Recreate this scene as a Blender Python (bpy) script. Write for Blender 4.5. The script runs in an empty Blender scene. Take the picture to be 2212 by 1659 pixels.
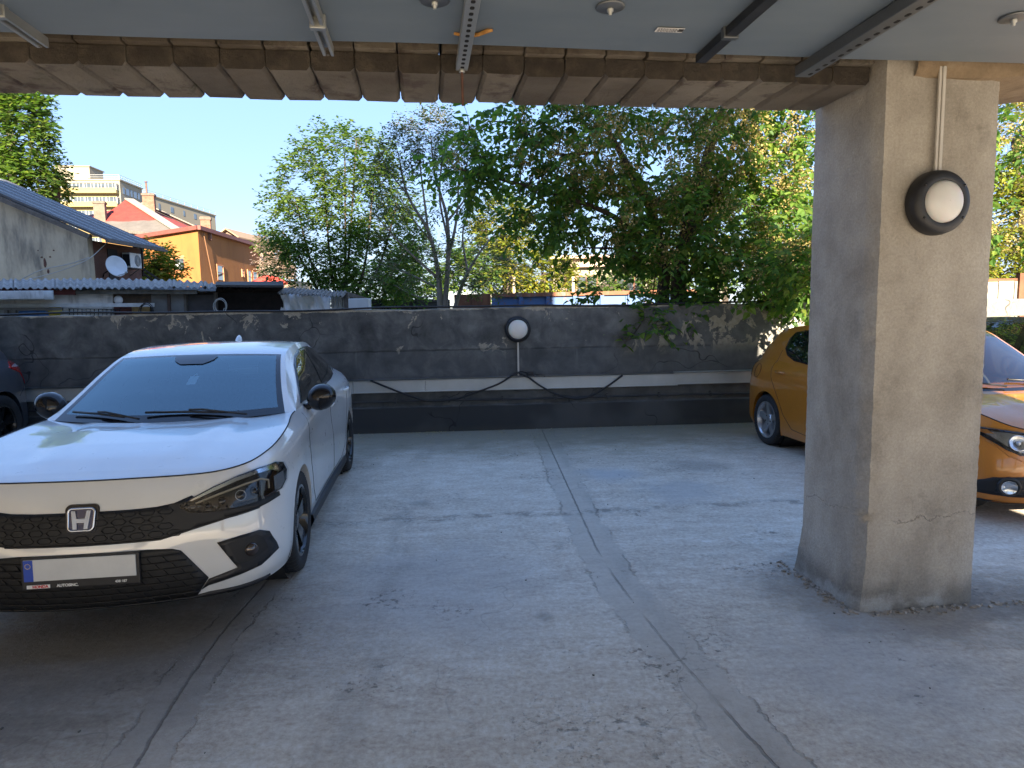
import bpy, bmesh, math, random
import numpy as np
from mathutils import Vector, Matrix
from mathutils.bvhtree import BVHTree
from mathutils.geometry import delaunay_2d_cdt
random.seed(7)
PI = math.pi
scene = bpy.context.scene
COL = scene.collection

# ------------------------------------------------------------------ camera
CAM_H, PITCH, ROLL, FPX = 1.6612, 0.1118, -0.0177, 1463.9
fwd = Vector((0, math.cos(PITCH), -math.sin(PITCH)))
_r = Vector((1, 0, 0)); _u = _r.cross(fwd)
rgt = _r*math.cos(ROLL) + _u*math.sin(ROLL)
upv = -_r*math.sin(ROLL) + _u*math.cos(ROLL)
camd = bpy.data.cameras.new("camera"); cam = bpy.data.objects.new("camera", camd); COL.objects.link(cam)
M = Matrix((rgt, upv, -fwd)).transposed().to_4x4(); M.translation = (0, 0, CAM_H)
cam.matrix_world = M
camd.sensor_width = 36; camd.lens = 36*FPX/2212; camd.clip_end = 3000; camd.clip_start = 0.05
scene.camera = cam

def at(px, py, Y):
    """world point seen at photo position (2212 wide) at the distance Y along +Y"""
    d = fwd + rgt*((px-1106)/FPX) + upv*((829.5-py)/FPX)
    return Vector((0, 0, CAM_H)) + d*(Y/d.y)

# ------------------------------------------------------------------ objects
def link(o, parent=None):
    COL.objects.link(o)
    if parent is not None: o.parent = parent
    return o
def tag(o, label=None, cat=None, group=None, kind=None):
    if label: o["label"] = label
    if cat: o["category"] = cat
    if group: o["group"] = group
    if kind: o["kind"] = kind
    return o
def empty(name, loc=(0, 0, 0), rz=0.0, label=None, cat=None, group=None):
    o = bpy.data.objects.new(name, None); o.empty_display_size = .2
    o.location = loc; o.rotation_euler = (0, 0, rz)
    link(o); return tag(o, label, cat, group)
def copy_tree(o, parent=None):
    c = o.copy(); COL.objects.link(c)
    if parent is not None: c.parent = parent
    for ch in list(o.children): copy_tree(ch, c)
    return c

class MB:
    """mesh collector"""
    def __init__(s): s.v = []; s.f = []; s.m = []; s.sm = []
    def add(s, vs, fs, mi=0, smooth=False):
        b = len(s.v); s.v += [tuple(v) for v in vs]
        for f in fs:
            s.f.append([i+b for i in f]); s.m.append(mi); s.sm.append(smooth)
        return s
    def box(s, c, size, rot=None, mi=0, bev=0.0):
        x, y, z = [k/2 for k in size]
        if bev > 0:
            b = min(bev, x*.9, y*.9, z*.9); bm = bmesh.new(); bmesh.ops.create_cube(bm, size=1)
            for v in bm.verts: v.co = Vector((v.co.x*2*x, v.co.y*2*y, v.co.z*2*z))
            bmesh.ops.bevel(bm, geom=bm.edges[:], offset=b, segments=2, affect='EDGES', profile=.6)
            vs = [v.co.copy() for v in bm.verts]; fs = [[v.index for v in f.verts] for f in bm.faces]
            bm.verts.index_update(); fs = [[v.index for v in f.verts] for f in bm.faces]; bm.free()
        else:
            vs = [Vector((a*x, b_*y, c_*z)) for a in (-1, 1) for b_ in (-1, 1) for c_ in (-1, 1)]
            fs = [(0, 1, 3, 2), (4, 6, 7, 5), (0, 4, 5, 1), (2, 3, 7, 6), (0, 2, 6, 4), (1, 5, 7, 3)]
        R = rot if rot is not None else Matrix.Identity(3)
        c = Vector(c); return s.add([R @ v + c for v in vs], fs, mi, False)
    def bar(s, a, b, w, h, mi=0, up=(0, 0, 1), bev=0.0):
        a = Vector(a); b = Vector(b); d = b-a; L = d.length; d.normalize()
        upx = Vector(up); sx = d.cross(upx)
        if sx.length < 1e-4: sx = d.cross(Vector((1, 0, 0)))
        sx.normalize(); uz = sx.cross(d)
        R = Matrix((d, sx, uz)).transposed()
        return s.box((a+b)/2, (L, w, h), R, mi, bev)
    def tube(s, pts, r, n=8, mi=0, closed=False, cap=True):
        pts = [Vector(p) for p in pts]; N = len(pts)
        rs = r if isinstance(r, (list, tuple)) else [r]*N
        b = len(s.v); prev = None
        for i, p in enumerate(pts):
            if closed: t = pts[(i+1) % N]-pts[i-1]
            else: t = pts[min(i+1, N-1)]-pts[max(i-1, 0)]
            if t.length < 1e-9: t = Vector((0, 0, 1))
            t.normalize()
            if prev is None:
                q = Vector((0, 0, 1)) if abs(t.z) < .9 else Vector((1, 0, 0))
                nrm = (q - t*q.dot(t)).normalized()
            else:
                nrm = prev - t*prev.dot(t)
                nrm = nrm.normalized() if nrm.length > 1e-6 else t.orthogonal().normalized()
            prev = nrm; bn = t.cross(nrm)
            for k in range(n):
                a = 2*PI*k/n; s.v.append(tuple(p + (nrm*math.cos(a)+bn*math.sin(a))*rs[i]))
        R = N if closed else N-1
        for i in range(R):
            j = (i+1) % N
            for k in range(n):
                l = (k+1) % n
                s.f.append([b+i*n+k, b+i*n+l, b+j*n+l, b+j*n+k]); s.m.append(mi); s.sm.append(True)
        if cap and not closed:
            s.f.append([b+k for k in range(n)][::-1]); s.m.append(mi); s.sm.append(False)
            s.f.append([b+(N-1)*n+k for k in range(n)]); s.m.append(mi); s.sm.append(False)
        return s
    def grid(s, rows, mi=0, smooth=True, flip=False, closed=False):
        n = len(rows[0]); b = len(s.v)
        for r in rows: s.v += [tuple(p) for p in r]
        for i in range(len(rows)-1):
            for k in range(n if closed else n-1):
                l = (k+1) % n
                f = [b+i*n+k, b+i*n+l, b+(i+1)*n+l, b+(i+1)*n+k]
                s.f.append(f[::-1] if flip else f); s.m.append(mi); s.sm.append(smooth)
        return s
    def lathe(s, prof, o=(0, 0, 0), ax=(0, 0, 1), n=32, mi=0, smooth=True):
        """prof: list of (radius, height along ax)"""
        ax = Vector(ax).normalized(); e1 = ax.orthogonal().normalized(); e2 = ax.cross(e1); o = Vector(o)
        rows = [[o + ax*h + (e1*math.cos(2*PI*k/n)+e2*math.sin(2*PI*k/n))*r for k in range(n)] for r, h in prof]
        return s.grid(rows, mi, smooth, closed=True)
    def prism(s, poly, fn, d0, d1, mi=0):
        """poly: 2d outline; fn(a,b,depth)->3d"""
        n = len(poly); b = len(s.v)
        for d in (d0, d1): s.v += [tuple(fn(p[0], p[1], d)) for p in poly]
        s.f.append([b+k for k in range(n)][::-1]); s.f.append([b+n+k for k in range(n)])
        for k in range(n): s.f.append([b+k, b+(k+1) % n, b+n+(k+1) % n, b+n+k])
        s.m += [mi]*(n+2); s.sm += [False]*(n+2)
        return s
    def build(s, name, mats, parent=None, smooth=None, fixn=True, angle=None):
        me = bpy.data.meshes.new(name); me.from_pydata(s.v, [], s.f); me.update()
        mats = mats if isinstance(mats, (list, tuple)) else [mats]
        for m in mats: me.materials.append(m)
        me.polygons.foreach_set("material_index", s.m)
        me.polygons.foreach_set("use_smooth", [bool(x) if smooth is None else smooth for x in s.sm])
        if fixn:
            bm = bmesh.new(); bm.from_mesh(me)
            bmesh.ops.recalc_face_normals(bm, faces=bm.faces[:]); bm.to_mesh(me); bm.free()
        if angle is not None:
            me.polygons.foreach_set("use_smooth", [True]*len(me.polygons))
            try: me.set_sharp_from_angle(angle=math.radians(angle))
            except Exception: pass
        me.update()
        return link(bpy.data.objects.new(name, me), parent)

# ------------------------------------------------------------------ materials
class NT:
    def __init__(s, name):
        s.mat = bpy.data.materials.new(name); s.mat.use_nodes = True
        s.t = s.mat.node_tree; s.t.nodes.clear()
        s.out = s.t.nodes.new('ShaderNodeOutputMaterial')
        s.bs = s.t.nodes.new('ShaderNodeBsdfPrincipled'); s.t.links.new(s.bs.outputs[0], s.out.inputs[0])
        s.co = s.t.nodes.new('ShaderNodeTexCoord').outputs['Object']
    def n(s, typ, **kw):
        nd = s.t.nodes.new(typ)
        for k, v in kw.items(): setattr(nd, k, v)
        return nd
    def set(s, inp, v):
        if hasattr(v, 'is_output') or isinstance(v, bpy.types.NodeSocket): s.t.links.new(v, inp)
        else: inp.default_value = v
    def math(s, op, a, b=0.0, c=None, clamp=False):
        nd = s.n('ShaderNodeMath', operation=op); nd.use_clamp = clamp
        s.set(nd.inputs[0], a); s.set(nd.inputs[1], b)
        if c is not None: s.set(nd.inputs[2], c)
        return nd.outputs[0]
    def noise(s, scale, detail=4, rough=.55, vec=None, dist=0.0, stretch=None, loc=(0, 0, 0)):
        v = vec if vec is not None else s.co
        if stretch is not None or loc != (0, 0, 0):
            mp = s.n('ShaderNodeMapping'); s.set(mp.inputs[0], v)
            mp.inputs['Scale'].default_value = stretch or (1, 1, 1); mp.inputs['Location'].default_value = loc
            v = mp.outputs[0]
        nd = s.n('ShaderNodeTexNoise'); s.set(nd.inputs['Vector'], v)
        nd.inputs['Scale'].default_value = scale; nd.inputs['Detail'].default_value = detail
        nd.inputs['Roughness'].default_value = rough; nd.inputs['Distortion'].default_value = dist
        return nd.outputs['Fac']
    def voro(s, scale, feature='F1', vec=None):
        nd = s.n('ShaderNodeTexVoronoi', feature=feature); s.set(nd.inputs['Vector'], vec if vec is not None else s.co)
        nd.inputs['Scale'].default_value = scale; return nd.outputs['Distance']
    def ramp(s, fac, stops):
        nd = s.n('ShaderNodeValToRGB'); s.set(nd.inputs[0], fac)
        e = nd.color_ramp.elements
        while len(e) < len(stops): e.new(.5)
        for i, (p, c) in enumerate(stops):
            e[i].position = p; e[i].color = (*c, 1) if isinstance(c, (tuple, list)) else (c, c, c, 1)
        return nd.outputs[0]
    def step(s, fac, a, b):
        nd = s.n('ShaderNodeMapRange', interpolation_type='SMOOTHSTEP'); s.set(nd.inputs[0], fac)
        nd.inputs[1].default_value = a; nd.inputs[2].default_value = b; return nd.outputs[0]
    def mix(s, fac, a, b, blend='MIX'):
        nd = s.n('ShaderNodeMix', data_type='RGBA', blend_type=blend)
        s.set(nd.inputs[0], fac)
        for i, c in ((6, a), (7, b)):
            if isinstance(c, (tuple, list)): nd.inputs[i].default_value = (*c[:3], 1)
            else: s.set(nd.inputs[i], c)
        return nd.outputs[2]
    def xyz(s, vec=None):
        nd = s.n('ShaderNodeSeparateXYZ'); s.set(nd.inputs[0], vec if vec is not None else s.co); return nd.outputs
    def bump(s, h, strength=.3, dist=.01, normal=None):
        nd = s.n('ShaderNodeBump'); nd.inputs['Strength'].default_value = strength; nd.inputs['Distance'].default_value = dist
        s.set(nd.inputs['Height'], h)
        if normal is not None: s.set(nd.inputs['Normal'], normal)
        s.t.links.new(nd.outputs[0], s.bs.inputs['Normal']); return nd.outputs[0]
    def p(s, **kw):
        for k, v in kw.items():
            inp = s.bs.inputs[k.replace('_', ' ')]
            if isinstance(v, (tuple, list)) and len(v) == 3: v = (*v, 1)
            s.set(inp, v)
        return s

_cache = {}
def plain(name, col, rough=.6, metal=0.0, var=.12, scale=6.0, bump=0.0, bscale=40, coat=0.0, spec=.5):
    if name in _cache: return _cache[name]
    t = NT(name)
    nz = t.noise(scale, 5, .6)
    lo = tuple(c*(1-var) for c in col); hi = tuple(min(1, c*(1+var)) for c in col)
    t.p(Base_Color=t.ramp(nz, [(.3, lo), (.7, hi)]), Roughness=rough, Metallic=metal, Coat_Weight=coat)
    t.bs.inputs['Specular IOR Level'].default_value = spec
    if bump: t.bump(t.noise(bscale, 4, .6), bump, .01)
    _cache[name] = t.mat; return t.mat
# ================================================================== vehicles
def cr_pts(P, sub, mirror=False):
    """Catmull-Rom through P (n,3); mirror -> tangents horizontal in x at both ends"""
    P = np.asarray(P, float); n = len(P)
    if mirror:
        a = P[1]*np.array([-1, 1, 1]); b = P[-2]*np.array([-1, 1, 1])
    else: a = 2*P[0]-P[1]; b = 2*P[-1]-P[-2]
    Q = np.vstack([a, P, b]); out = []
    for i in range(n-1):
        p0, p1, p2, p3 = Q[i:i+4]
        for k in range(sub):
            t = k/sub
            out.append(.5*((2*p1)+(-p0+p2)*t+(2*p0-5*p1+4*p2-p3)*t*t+(-p0+3*p1-3*p2+p3)*t**3))
    out.append(P[-1]); return np.array(out)
def lerp_tab(tab, s):
    a = np.array(tab, float); return np.array([np.interp(s, a[:, 0], a[:, k]) for k in range(1, a.shape[1])])
def sstep(a, b, x):
    t = np.clip((x-a)/(b-a), 0, 1); return t*t*(3-2*t)

def paint(name, col, rough=.28, metal=0.0, flake=0.0, ior=1.75):
    if name in _cache: return _cache[name]
    t = NT(name)
    nz = t.noise(2.2, 4, .6); sp = t.noise(420, 2, .5)
    lo = tuple(c*.93 for c in col)
    base = t.ramp(nz, [(.35, lo), (.65, col)])
    if flake: base = t.mix(t.step(sp, .55, .75), base, tuple(min(1, c*1.5) for c in col))
    t.p(Base_Color=base, Roughness=rough, Metallic=metal, Coat_Weight=1.0, Coat_Roughness=.025, Coat_IOR=ior)
    dust = t.noise(14, 5, .7)
    t.set(t.bs.inputs['Roughness'], t.ramp(dust, [(.3, rough), (.8, rough+.16)]))
    _cache[name] = t.mat; return t.mat
def glassmat(name, tint, refl_min=.06, gain=1.0, rough=.01, gtint=(1, 1, 1)):
    if name in _cache: return _cache[name]
    m = bpy.data.materials.new(name); m.use_nodes = True; nt = m.node_tree; nt.nodes.clear()
    out = nt.nodes.new('ShaderNodeOutputMaterial'); mx = nt.nodes.new('ShaderNodeMixShader')
    tr = nt.nodes.new('ShaderNodeBsdfTransparent'); tr.inputs[0].default_value = (*tint, 1)
    gl = nt.nodes.new('ShaderNodeBsdfGlossy'); gl.inputs['Roughness'].default_value = rough; gl.inputs['Color'].default_value = (*gtint, 1)
    fr = nt.nodes.new('ShaderNodeFresnel'); fr.inputs[0].default_value = 1.5
    ma = nt.nodes.new('ShaderNodeMath'); ma.operation = 'MULTIPLY_ADD'; ma.use_clamp = True
    ma.inputs[1].default_value = gain; ma.inputs[2].default_value = refl_min
    nt.links.new(fr.outputs[0], ma.inputs[0]); nt.links.new(ma.outputs[0], mx.inputs[0])
    nt.links.new(tr.outputs[0], mx.inputs[1]); nt.links.new(gl.outputs[0], mx.inputs[2])
    nt.links.new(mx.outputs[0], out.inputs[0]); _cache[name] = m; return m

M_blk = plain('black_plastic', (.012, .012, .014), .45, var=.25, scale=20)
M_gblk = plain('gloss_black', (.006, .006, .008), .14, var=.1, coat=.25, spec=.35)
M_mesh = plain('mesh_black', (.006, .006, .007), .6, var=.2)
M_chrome = plain('chrome', (.75, .76, .78), .12, 1.0, var=.04)
M_tyre = plain('tyre_rubber', (.017, .017, .018), .82, var=.3, scale=14, bump=.15, bscale=90)
M_rimblk = plain('rim_black', (.012, .013, .015), .22, .6, var=.15, coat=.6)
M_rimsil = plain('rim_silver', (.52, .53, .55), .3, .85, var=.08)
M_dark = plain('dark_inside', (.012, .012, .013), .8, var=.2)
M_int = plain('interior_grey', (.12, .12, .125), .8, var=.2)
M_seat = plain('seat_cloth', (.07, .072, .078), .9, var=.25, scale=30)
M_red = plain('tail_lamp_red', (.42, .012, .012), .1, var=.25, scale=18, coat=1.0)
M_wht = plain('white_plastic', (.72, .73, .73), .4, var=.05)
M_blu = plain('plate_blue', (.01, .06, .42), .4, var=.05)
M_amber = plain('amber_lens', (.6, .22, .03), .15, var=.15, coat=.8)
M_cream = plain('light_guide', (.62, .52, .36), .2, var=.1, coat=.6)
M_lens = glassmat('lamp_lens', (.80, .82, .84), .0, .75)
M_shield = glassmat('windscreen_glass', (.66, .80, .85), .115, 1.0, .01, (.70, .92, 1.0))
M_tint = plain('tinted_glass', (.006, .008, .009), .02, var=.1, coat=1.0)
M_tint.node_tree.nodes['Principled BSDF'].inputs['IOR'].default_value = 1.75
M_lettr = plain('plate_letter_red', (.55, .02, .03), .5, var=.05)
M_navy = plain('badge_blue', (.01, .016, .07), .15, var=.1, coat=1.0)

def wheel(parent, x, s, R, w, side, rim_mat, style, rim_r):
    """wheel centred at (x,s,R); side +1 = outer face towards +x"""
    e = empty('wheel', (x, s, R)); e.parent = parent
    mb = MB(); n = 150; pr = []
    h = w/2
    prof = [(rim_r, -h*.86), (rim_r+.012, -h*.95), (R*.86, -h*1.0), (R*.95, -h*.93), (R*.985, -h*.78), (R, -h*.62), (R, -h*.36), (R-.007, -h*.34), (R-.007, -h*.27), (R+.001, -h*.25), (R+.001, -h*.03),
            (R-.007, -h*.02), (R-.007, h*.04), (R+.001, h*.06), (R+.001, h*.27), (R-.007, h*.29), (R-.007, h*.35), (R, h*.37), (R, h*.62), (R*.985, h*.78), (R*.95, h*.93), (R*.86, h*1.0), (rim_r+.012, h*.95), (rim_r, h*.86), (rim_r-.02, h*.6)]
    rows = []
    for r, a in prof:
        row = []
        for k in range(n):
            t = 2*PI*k/n; rr = r
            if r > R*.93 and abs(a) > h*.3 and k % 3 == 0: rr = r-.008
            row.append((a, math.cos(t)*rr, math.sin(t)*rr))
        rows.append(row)
    mb.grid(rows, closed=True); mb.build('tyre', M_tyre, e, angle=50)
    rb = MB()
    o = side*h*.80
    rb.lathe([(rim_r, o), (rim_r+.004, o+side*.012), (rim_r-.012, o+side*.014), (rim_r-.024, o-side*.005), (rim_r-.03, -side*h*.6)], (0, 0, 0), (1, 0, 0), 48)
    ns = 5
    for k in range(ns):
        a0 = 2*PI*k/ns + .3
        subs = [(-.13, .052), (.13, .052)] if style == 'double' else [(0, .085)]
        for da, wd in subs:
            rr = [.035, .07, .5*rim_r+.03, rim_r-.018]
            vs = []
            for i, r in enumerate(rr):
                f = i/(len(rr)-1)
                a = a0 + da*(.55+.45*f)*1.35 if style == 'double' else a0
                ww = wd*(.62 if i == 0 else (.75+.2*f if style == 'double' else .9-.22*f+.12*max(0, f-.7)*3))/2
                dx = o + side*(.004-.028*(1-f)**1.5) - side*.006
                cx, cy = math.cos(a), math.sin(a)
                for q in (-1, 1):
                    vs.append((dx, cx*r - cy*ww*q, cy*r + cx*ww*q))
                for q in (-1, 1):
                    vs.append((dx-side*.03, cx*r - cy*ww*1.15*q, cy*r + cx*ww*1.15*q))
            fs = []
            for i in range(3):
                b = i*4; c = b+4
                fs += [(b, b+1, c+1, c), (b+2, c+2, c+3, b+3), (b, c, c+2, b+2), (b+1, b+3, c+3, c+1)]
            rb.add(vs, fs)
    rb.lathe([(.001, o-side*.008), (.03, o-side*.009), (.062, o-side*.016), (.075, o-side*.03), (.075, o-side*.06)], (0, 0, 0), (1, 0, 0), 28)
    rb.build('rim', rim_mat, e, angle=35)
    lb = MB()
    for k in range(5):
        a = 2*PI*k/5+.3+PI/5; lb.lathe([(.001, o-side*.012), (.011, o-side*.012), (.012, o-side*.03)], (0, math.cos(a)*.052, math.sin(a)*.052), (1, 0, 0), 8)
    lb.build('wheel_bolts', M_gblk, e)
    db = MB()
    db.lathe([(.04, -side*.02), (rim_r*.78, -side*.02), (rim_r*.78, -side*.045), (.04, -side*.045)], (0, 0, 0), (1, 0, 0), 32)
    db.build('brake_disc', plain('brake_steel', (.16, .16, .165), .4, .8, var=.2), e)
    kb = MB(); kb.lathe([(.001, -side*.05), (rim_r, -side*.05), (rim_r, -side*.08), (.001, -side*.08)], (0, 0, 0), (1, 0, 0), 32)
    kb.build('wheel_back', M_dark, e)
    return e

class Car:
    def __init__(s, name, loc, a, label, cat, spec, body_mat, group=None):
        s.root = empty(name, (loc[0], loc[1], 0), -a, label, cat, group)
        s.sp = spec; s.bm_ = body_mat
        S = spec.get('scale', (1, 1, 1)); s.S = S      # (s, x, z)
        R = [[(p[1]*S[1], p[0]*S[0], p[2]*S[2]) for p in ring] for ring in spec['rings']]
        sub = 9
        dense = np.array([cr_pts(r, sub, True) for r in R])           # nr, nt, 3
        s.ringA = dense[0]
        nt = dense.shape[1]
        cols = np.array([cr_pts(dense[:, j], 7) for j in range(nt)])   # nt, nz, 3
        s.cols = cols
        ax = [(u*S[0], S[2]*spec['tyre_r'], spec['arch_r']*S[2]) for u in spec['axles']]
        s.ax = ax
        bm = bmesh.new(); full = np.concatenate([cols[::-1]*np.array([-1, 1, 1]), cols[1:]], 0)
        vs = [[bm.verts.new(p) for p in row] for row in full]
        for i in range(len(vs)-1):
            for k in range(len(vs[0])-1):
                try: bm.faces.new((vs[i][k], vs[i+1][k], vs[i+1][k+1], vs[i][k+1]))
                except ValueError: pass
        def inside(v):
            if abs(v.co.x) < .45: return None
            for (u, z, r) in ax:
                d = math.hypot(v.co.y-u, v.co.z-z)
                if d < r: return (u, z, r, d)
            return None
        ins = {v: inside(v) for v in bm.verts}
        bmesh.ops.delete(bm, geom=[f for f in bm.faces if all(ins[v] for v in f.verts)], context='FACES')
        for v in bm.verts:
            q = ins.get(v)
            if q and v.link_faces:
                u, z, r, d = q; d = max(d, 1e-4)
                v.co.y = u+(v.co.y-u)*r/d; v.co.z = z+(v.co.z-z)*r/d
        loose = [v for v in bm.verts if not v.link_faces]
        bmesh.ops.delete(bm, geom=loose, context='VERTS')
        lip = [e for e in bm.edges if e.is_boundary and all(ins.get(v) for v in e.verts)]
        r = bmesh.ops.extrude_edge_only(bm, edges=lip)
        for g in r['geom']:
            if isinstance(g, bmesh.types.BMVert): g.co.x *= .93
        # side skin of the cabin
        rail = cr_pts([(p[1]*S[1], p[0]*S[0], p[2]*S[2]) for p in spec['rail']], 8)
        s.rail = rail
        order = np.argsort(s.ringA[:, 1])
        for sg in (1, -1):
            prev = None
            for p in rail:
                bx = np.interp(p[1], s.ringA[order, 1], s.ringA[order, 0]); bz = np.interp(p[1], s.ringA[order, 1], s.ringA[order, 2])
                row = []
                for k in range(7):
                    f = k/6; bul = .018*math.sin(PI*f)
                    row.append(bm.verts.new((sg*((bx*(1-f)+p[0]*f)+bul), p[1], bz*(1-f)+p[2]*f)))
                if prev:
                    for k in range(6): bm.faces.new((prev[k], row[k], row[k+1], prev[k+1]))
                prev = row
        bmesh.ops.recalc_face_normals(bm, faces=bm.faces[:])
        s.body_bm = bm
        # hood
        s.hood_rows = []
        tmax = spec['hood_end']*S[0]
        idx = [j for j in range(1, nt) if s.ringA[j, 1] <= tmax and j < nt//2]
        for j in idx:
            xe, se, ze = s.ringA[j]; zc = lerp_tab(spec['hood_z'], se/S[0])[0]*S[2]
            cw = np.interp(se/S[0], [.1, 1.2], spec.get('crease', (.36, .54)))*S[1]
            row = []
            for k in range(-16, 17):
                w = k/16; x = xe*w; f = 1-abs(w)**3
                z = ze+(zc-ze)*f + spec.get('crease_h', .012)*(1-sstep(cw-.09, cw+.03, abs(x)))*sstep(.15, .45, se)*(1-sstep(.9, 1, abs(w)))
                row.append((x, se, z-.0005))
            s.hood_rows.append(row)
        hb = MB(); hb.grid(s.hood_rows); s.hood = hb
        # skin over the cabin
        s.skin = []; s.ws = np.linspace(-1, 1, 41)
        for p in rail:
            bow, crown = lerp_tab(spec['bow'], p[1]/S[0])
            s.skin.append([(p[0]*w, p[1]-bow*(1-w*w)*S[0], p[2]+crown*S[2]*(1-abs(w)**2.3)) for w in s.ws])
        # hit tree
        allv = []; allf = []
        bm.verts.index_update()
        for v in bm.verts: allv.append(v.co.copy())
        for f in bm.faces: allf.append([v.index for v in f.verts])
        for rows in (s.hood_rows, s.skin):
            b = len(allv); n = len(rows[0])
            for r_ in rows: allv += [Vector(q) for q in r_]
            for i in range(len(rows)-1):
                for k in range(n-1): allf.append([b+i*n+k, b+i*n+k+1, b+(i+1)*n+k+1, b+(i+1)*n+k])
        s.bvh = BVHTree.FromPolygons(allv, allf)

    def hit(s, a, b, d):
        if d == 'front': o, v = Vector((a, -3, b)), Vector((0, 1, 0))
        elif d == 'rear': o, v = Vector((a, 9, b)), Vector((0, -1, 0))
        elif d == 'top': o, v = Vector((a, b, 4)), Vector((0, 0, -1))
        elif d == 'left': o, v = Vector((4, a, b)), Vector((-1, 0, 0))
        else: o, v = Vector((-4, a, b)), Vector((1, 0, 0))
        p, n, i, _ = s.bvh.ray_cast(o, v)
        if p is None:
            p, n, i, _ = s.bvh.find_nearest(Vector((a, .3, b)) if d == 'front' else Vector((a, 4.3, b)) if d == 'rear' else Vector((.8 if d == 'left' else -.8, a, b)))
        if n.dot(v) > 0: n = -n
        return p, n
    def patch(s, name, outline, d, mat, off=.004, step=.03, parent=None, smooth_edge=0, thick=0.0):
        S = s.S
        k = (S[0] if d in ('left', 'right') else S[1])
        pts = [(p[0]*k, p[1]*S[2]) if d != 'top' else (p[0]*S[1], p[1]*S[0]) for p in outline]
        # densify outline
        dn = []
        for i in range(len(pts)):
            a, b = Vector(pts[i]), Vector(pts[(i+1) % len(pts)]); m = max(1, int((b-a).length/step))
            for q in range(m): dn.append(a.lerp(b, q/m))
        for _ in range(smooth_edge):
            dn = [dn[i]*.5+(dn[i-1]+dn[(i+1) % len(dn)])*.25 for i in range(len(dn))]
        dn = [p for i, p in enumerate(dn) if (p-dn[i-1]).length > 1e-4]
        n0 = len(dn); xs = [p.x for p in dn]; ys = [p.y for p in dn]
        def inpoly(x, y):
            c = False; j = n0-1
            for i in range(n0):
                if (dn[i].y > y) != (dn[j].y > y) and x < (dn[j].x-dn[i].x)*(y-dn[i].y)/(dn[j].y-dn[i].y+1e-12)+dn[i].x: c = not c
                j = i
            return c
        extra = []
        x = min(xs)+step/2
        while x < max(xs):
            y = min(ys)+step/2
            while y < max(ys):
                if inpoly(x, y) and min((Vector((x, y))-q).length for q in dn) > step*.45: extra.append(Vector((x, y)))
                y += step
            x += step
        v, _, f, *_ = delaunay_2d_cdt(dn+extra, [], [list(range(n0))], 1, 1e-6)
        mb = MB(); vs = []; ns = []
        for p in v:
            h, n = s.hit(p.x, p.y, d); vs.append(h+n*off); ns.append(n)
        mb.add(vs, [list(t) for t in f], 0, True)
        if thick and len(vs) == len(dn)+len(extra):
            b = len(vs); mb.v += [tuple(p-n*(thick)) for p, n in zip(vs, ns)]
            for i in range(n0):
                mb.f.append([i, (i+1) % n0, b+(i+1) % n0, b+i]); mb.m.append(0); mb.sm.append(False)
        return mb.build(name, mat, parent or s.root)
    def line(s, name, pts, d, mat, r=.004, off=.001, parent=None, mb=None, step=.04):
        S = s.S; k = (S[0] if d in ('left', 'right') else S[1])
        pts = [Vector((p[0]*k, p[1]*S[2])) if d != 'top' else Vector((p[0]*S[1], p[1]*S[0])) for p in pts]
        out = []
        for a, b in zip(pts[:-1], pts[1:]):
            m = max(1, int((b-a).length/step))
            for q in range(m): out.append(a.lerp(b, q/m))
        out.append(pts[-1]); q3 = []
        for p in out:
            h, n = s.hit(p.x, p.y, d); q3.append(h+n*off)
        m = mb or MB(); m.tube(q3, r, 6)
        if mb is None: return m.build(name, mat, parent or s.root)
        return q3

    def finish_shell(s, hdr, rear0, frit=M_gblk, shield=M_shield):
        """hdr / rear0: station s of the windscreen header and of the rear screen's top"""
        S = s.S
        me = bpy.data.meshes.new('body'); s.body_bm.to_mesh(me); s.body_bm.free()
        me.materials.append(s.bm_); me.polygons.foreach_set('use_smooth', [True]*len(me.polygons))
        try: me.set_sharp_from_angle(angle=math.radians(42))
        except Exception: pass
        link(bpy.data.objects.new('body', me), s.root)
        s.hood.build('bonnet', s.bm_, s.root)
        parts = {'windscreen': MB(), 'windscreen_border': MB(), 'roof': MB(), 'rear_window': MB(), 'rb': MB()}
        ws = s.ws; rail = s.rail; n = len(rail)
        nb = s.sp.get('frit_rows', 2)
        hs = [i for i in range(n) if rail[i][1] <= hdr*S[0]]; hi = hs[-1]
        rs = [i for i in range(n) if rail[i][1] >= rear0*S[0]]; ri = rs[0]
        for i in range(n-1):
            for k in range(len(ws)-1):
                wm = abs((ws[k]+ws[k+1])/2)
                if i < hi:
                    if wm > .95: key = 'roof'
                    elif wm > .90 or i < nb or i == hi-1: key = 'windscreen_border'
                    else: key = 'windscreen'
                elif i < ri: key = 'roof'
                else: key = 'roof' if wm > .93 else 'rb' if wm > .86 or i > n-4 else 'rear_window'
                q = [s.skin[i][k], s.skin[i][k+1], s.skin[i+1][k+1], s.skin[i+1][k]]
                parts[key].add(q, [(0, 1, 2, 3)], 0, True)
        def weld(mb, name, mat):
            if not mb.v: return None
            o = mb.build(name, mat, s.root)
            bm = bmesh.new(); bm.from_mesh(o.data); bmesh.ops.remove_doubles(bm, verts=bm.verts[:], dist=1e-5)
            bmesh.ops.recalc_face_normals(bm, faces=bm.faces[:])
            for f in bm.faces: f.smooth = True
            bm.to_mesh(o.data); bm.free(); return o
        weld(parts['windscreen'], 'windscreen', shield); weld(parts['windscreen_border'], 'windscreen_border', frit)
        weld(parts['roof'], 'roof', s.bm_); weld(parts['rear_window'], 'rear_window', M_tint); weld(parts['rb'], 'rear_window_border', frit)
        # underbody, wheel housings and cabin floor
        ub = MB(); L = s.ringA[:, 1].max(); zb = .24*S[2]; W = s.ringA[:, 0].max()
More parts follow.
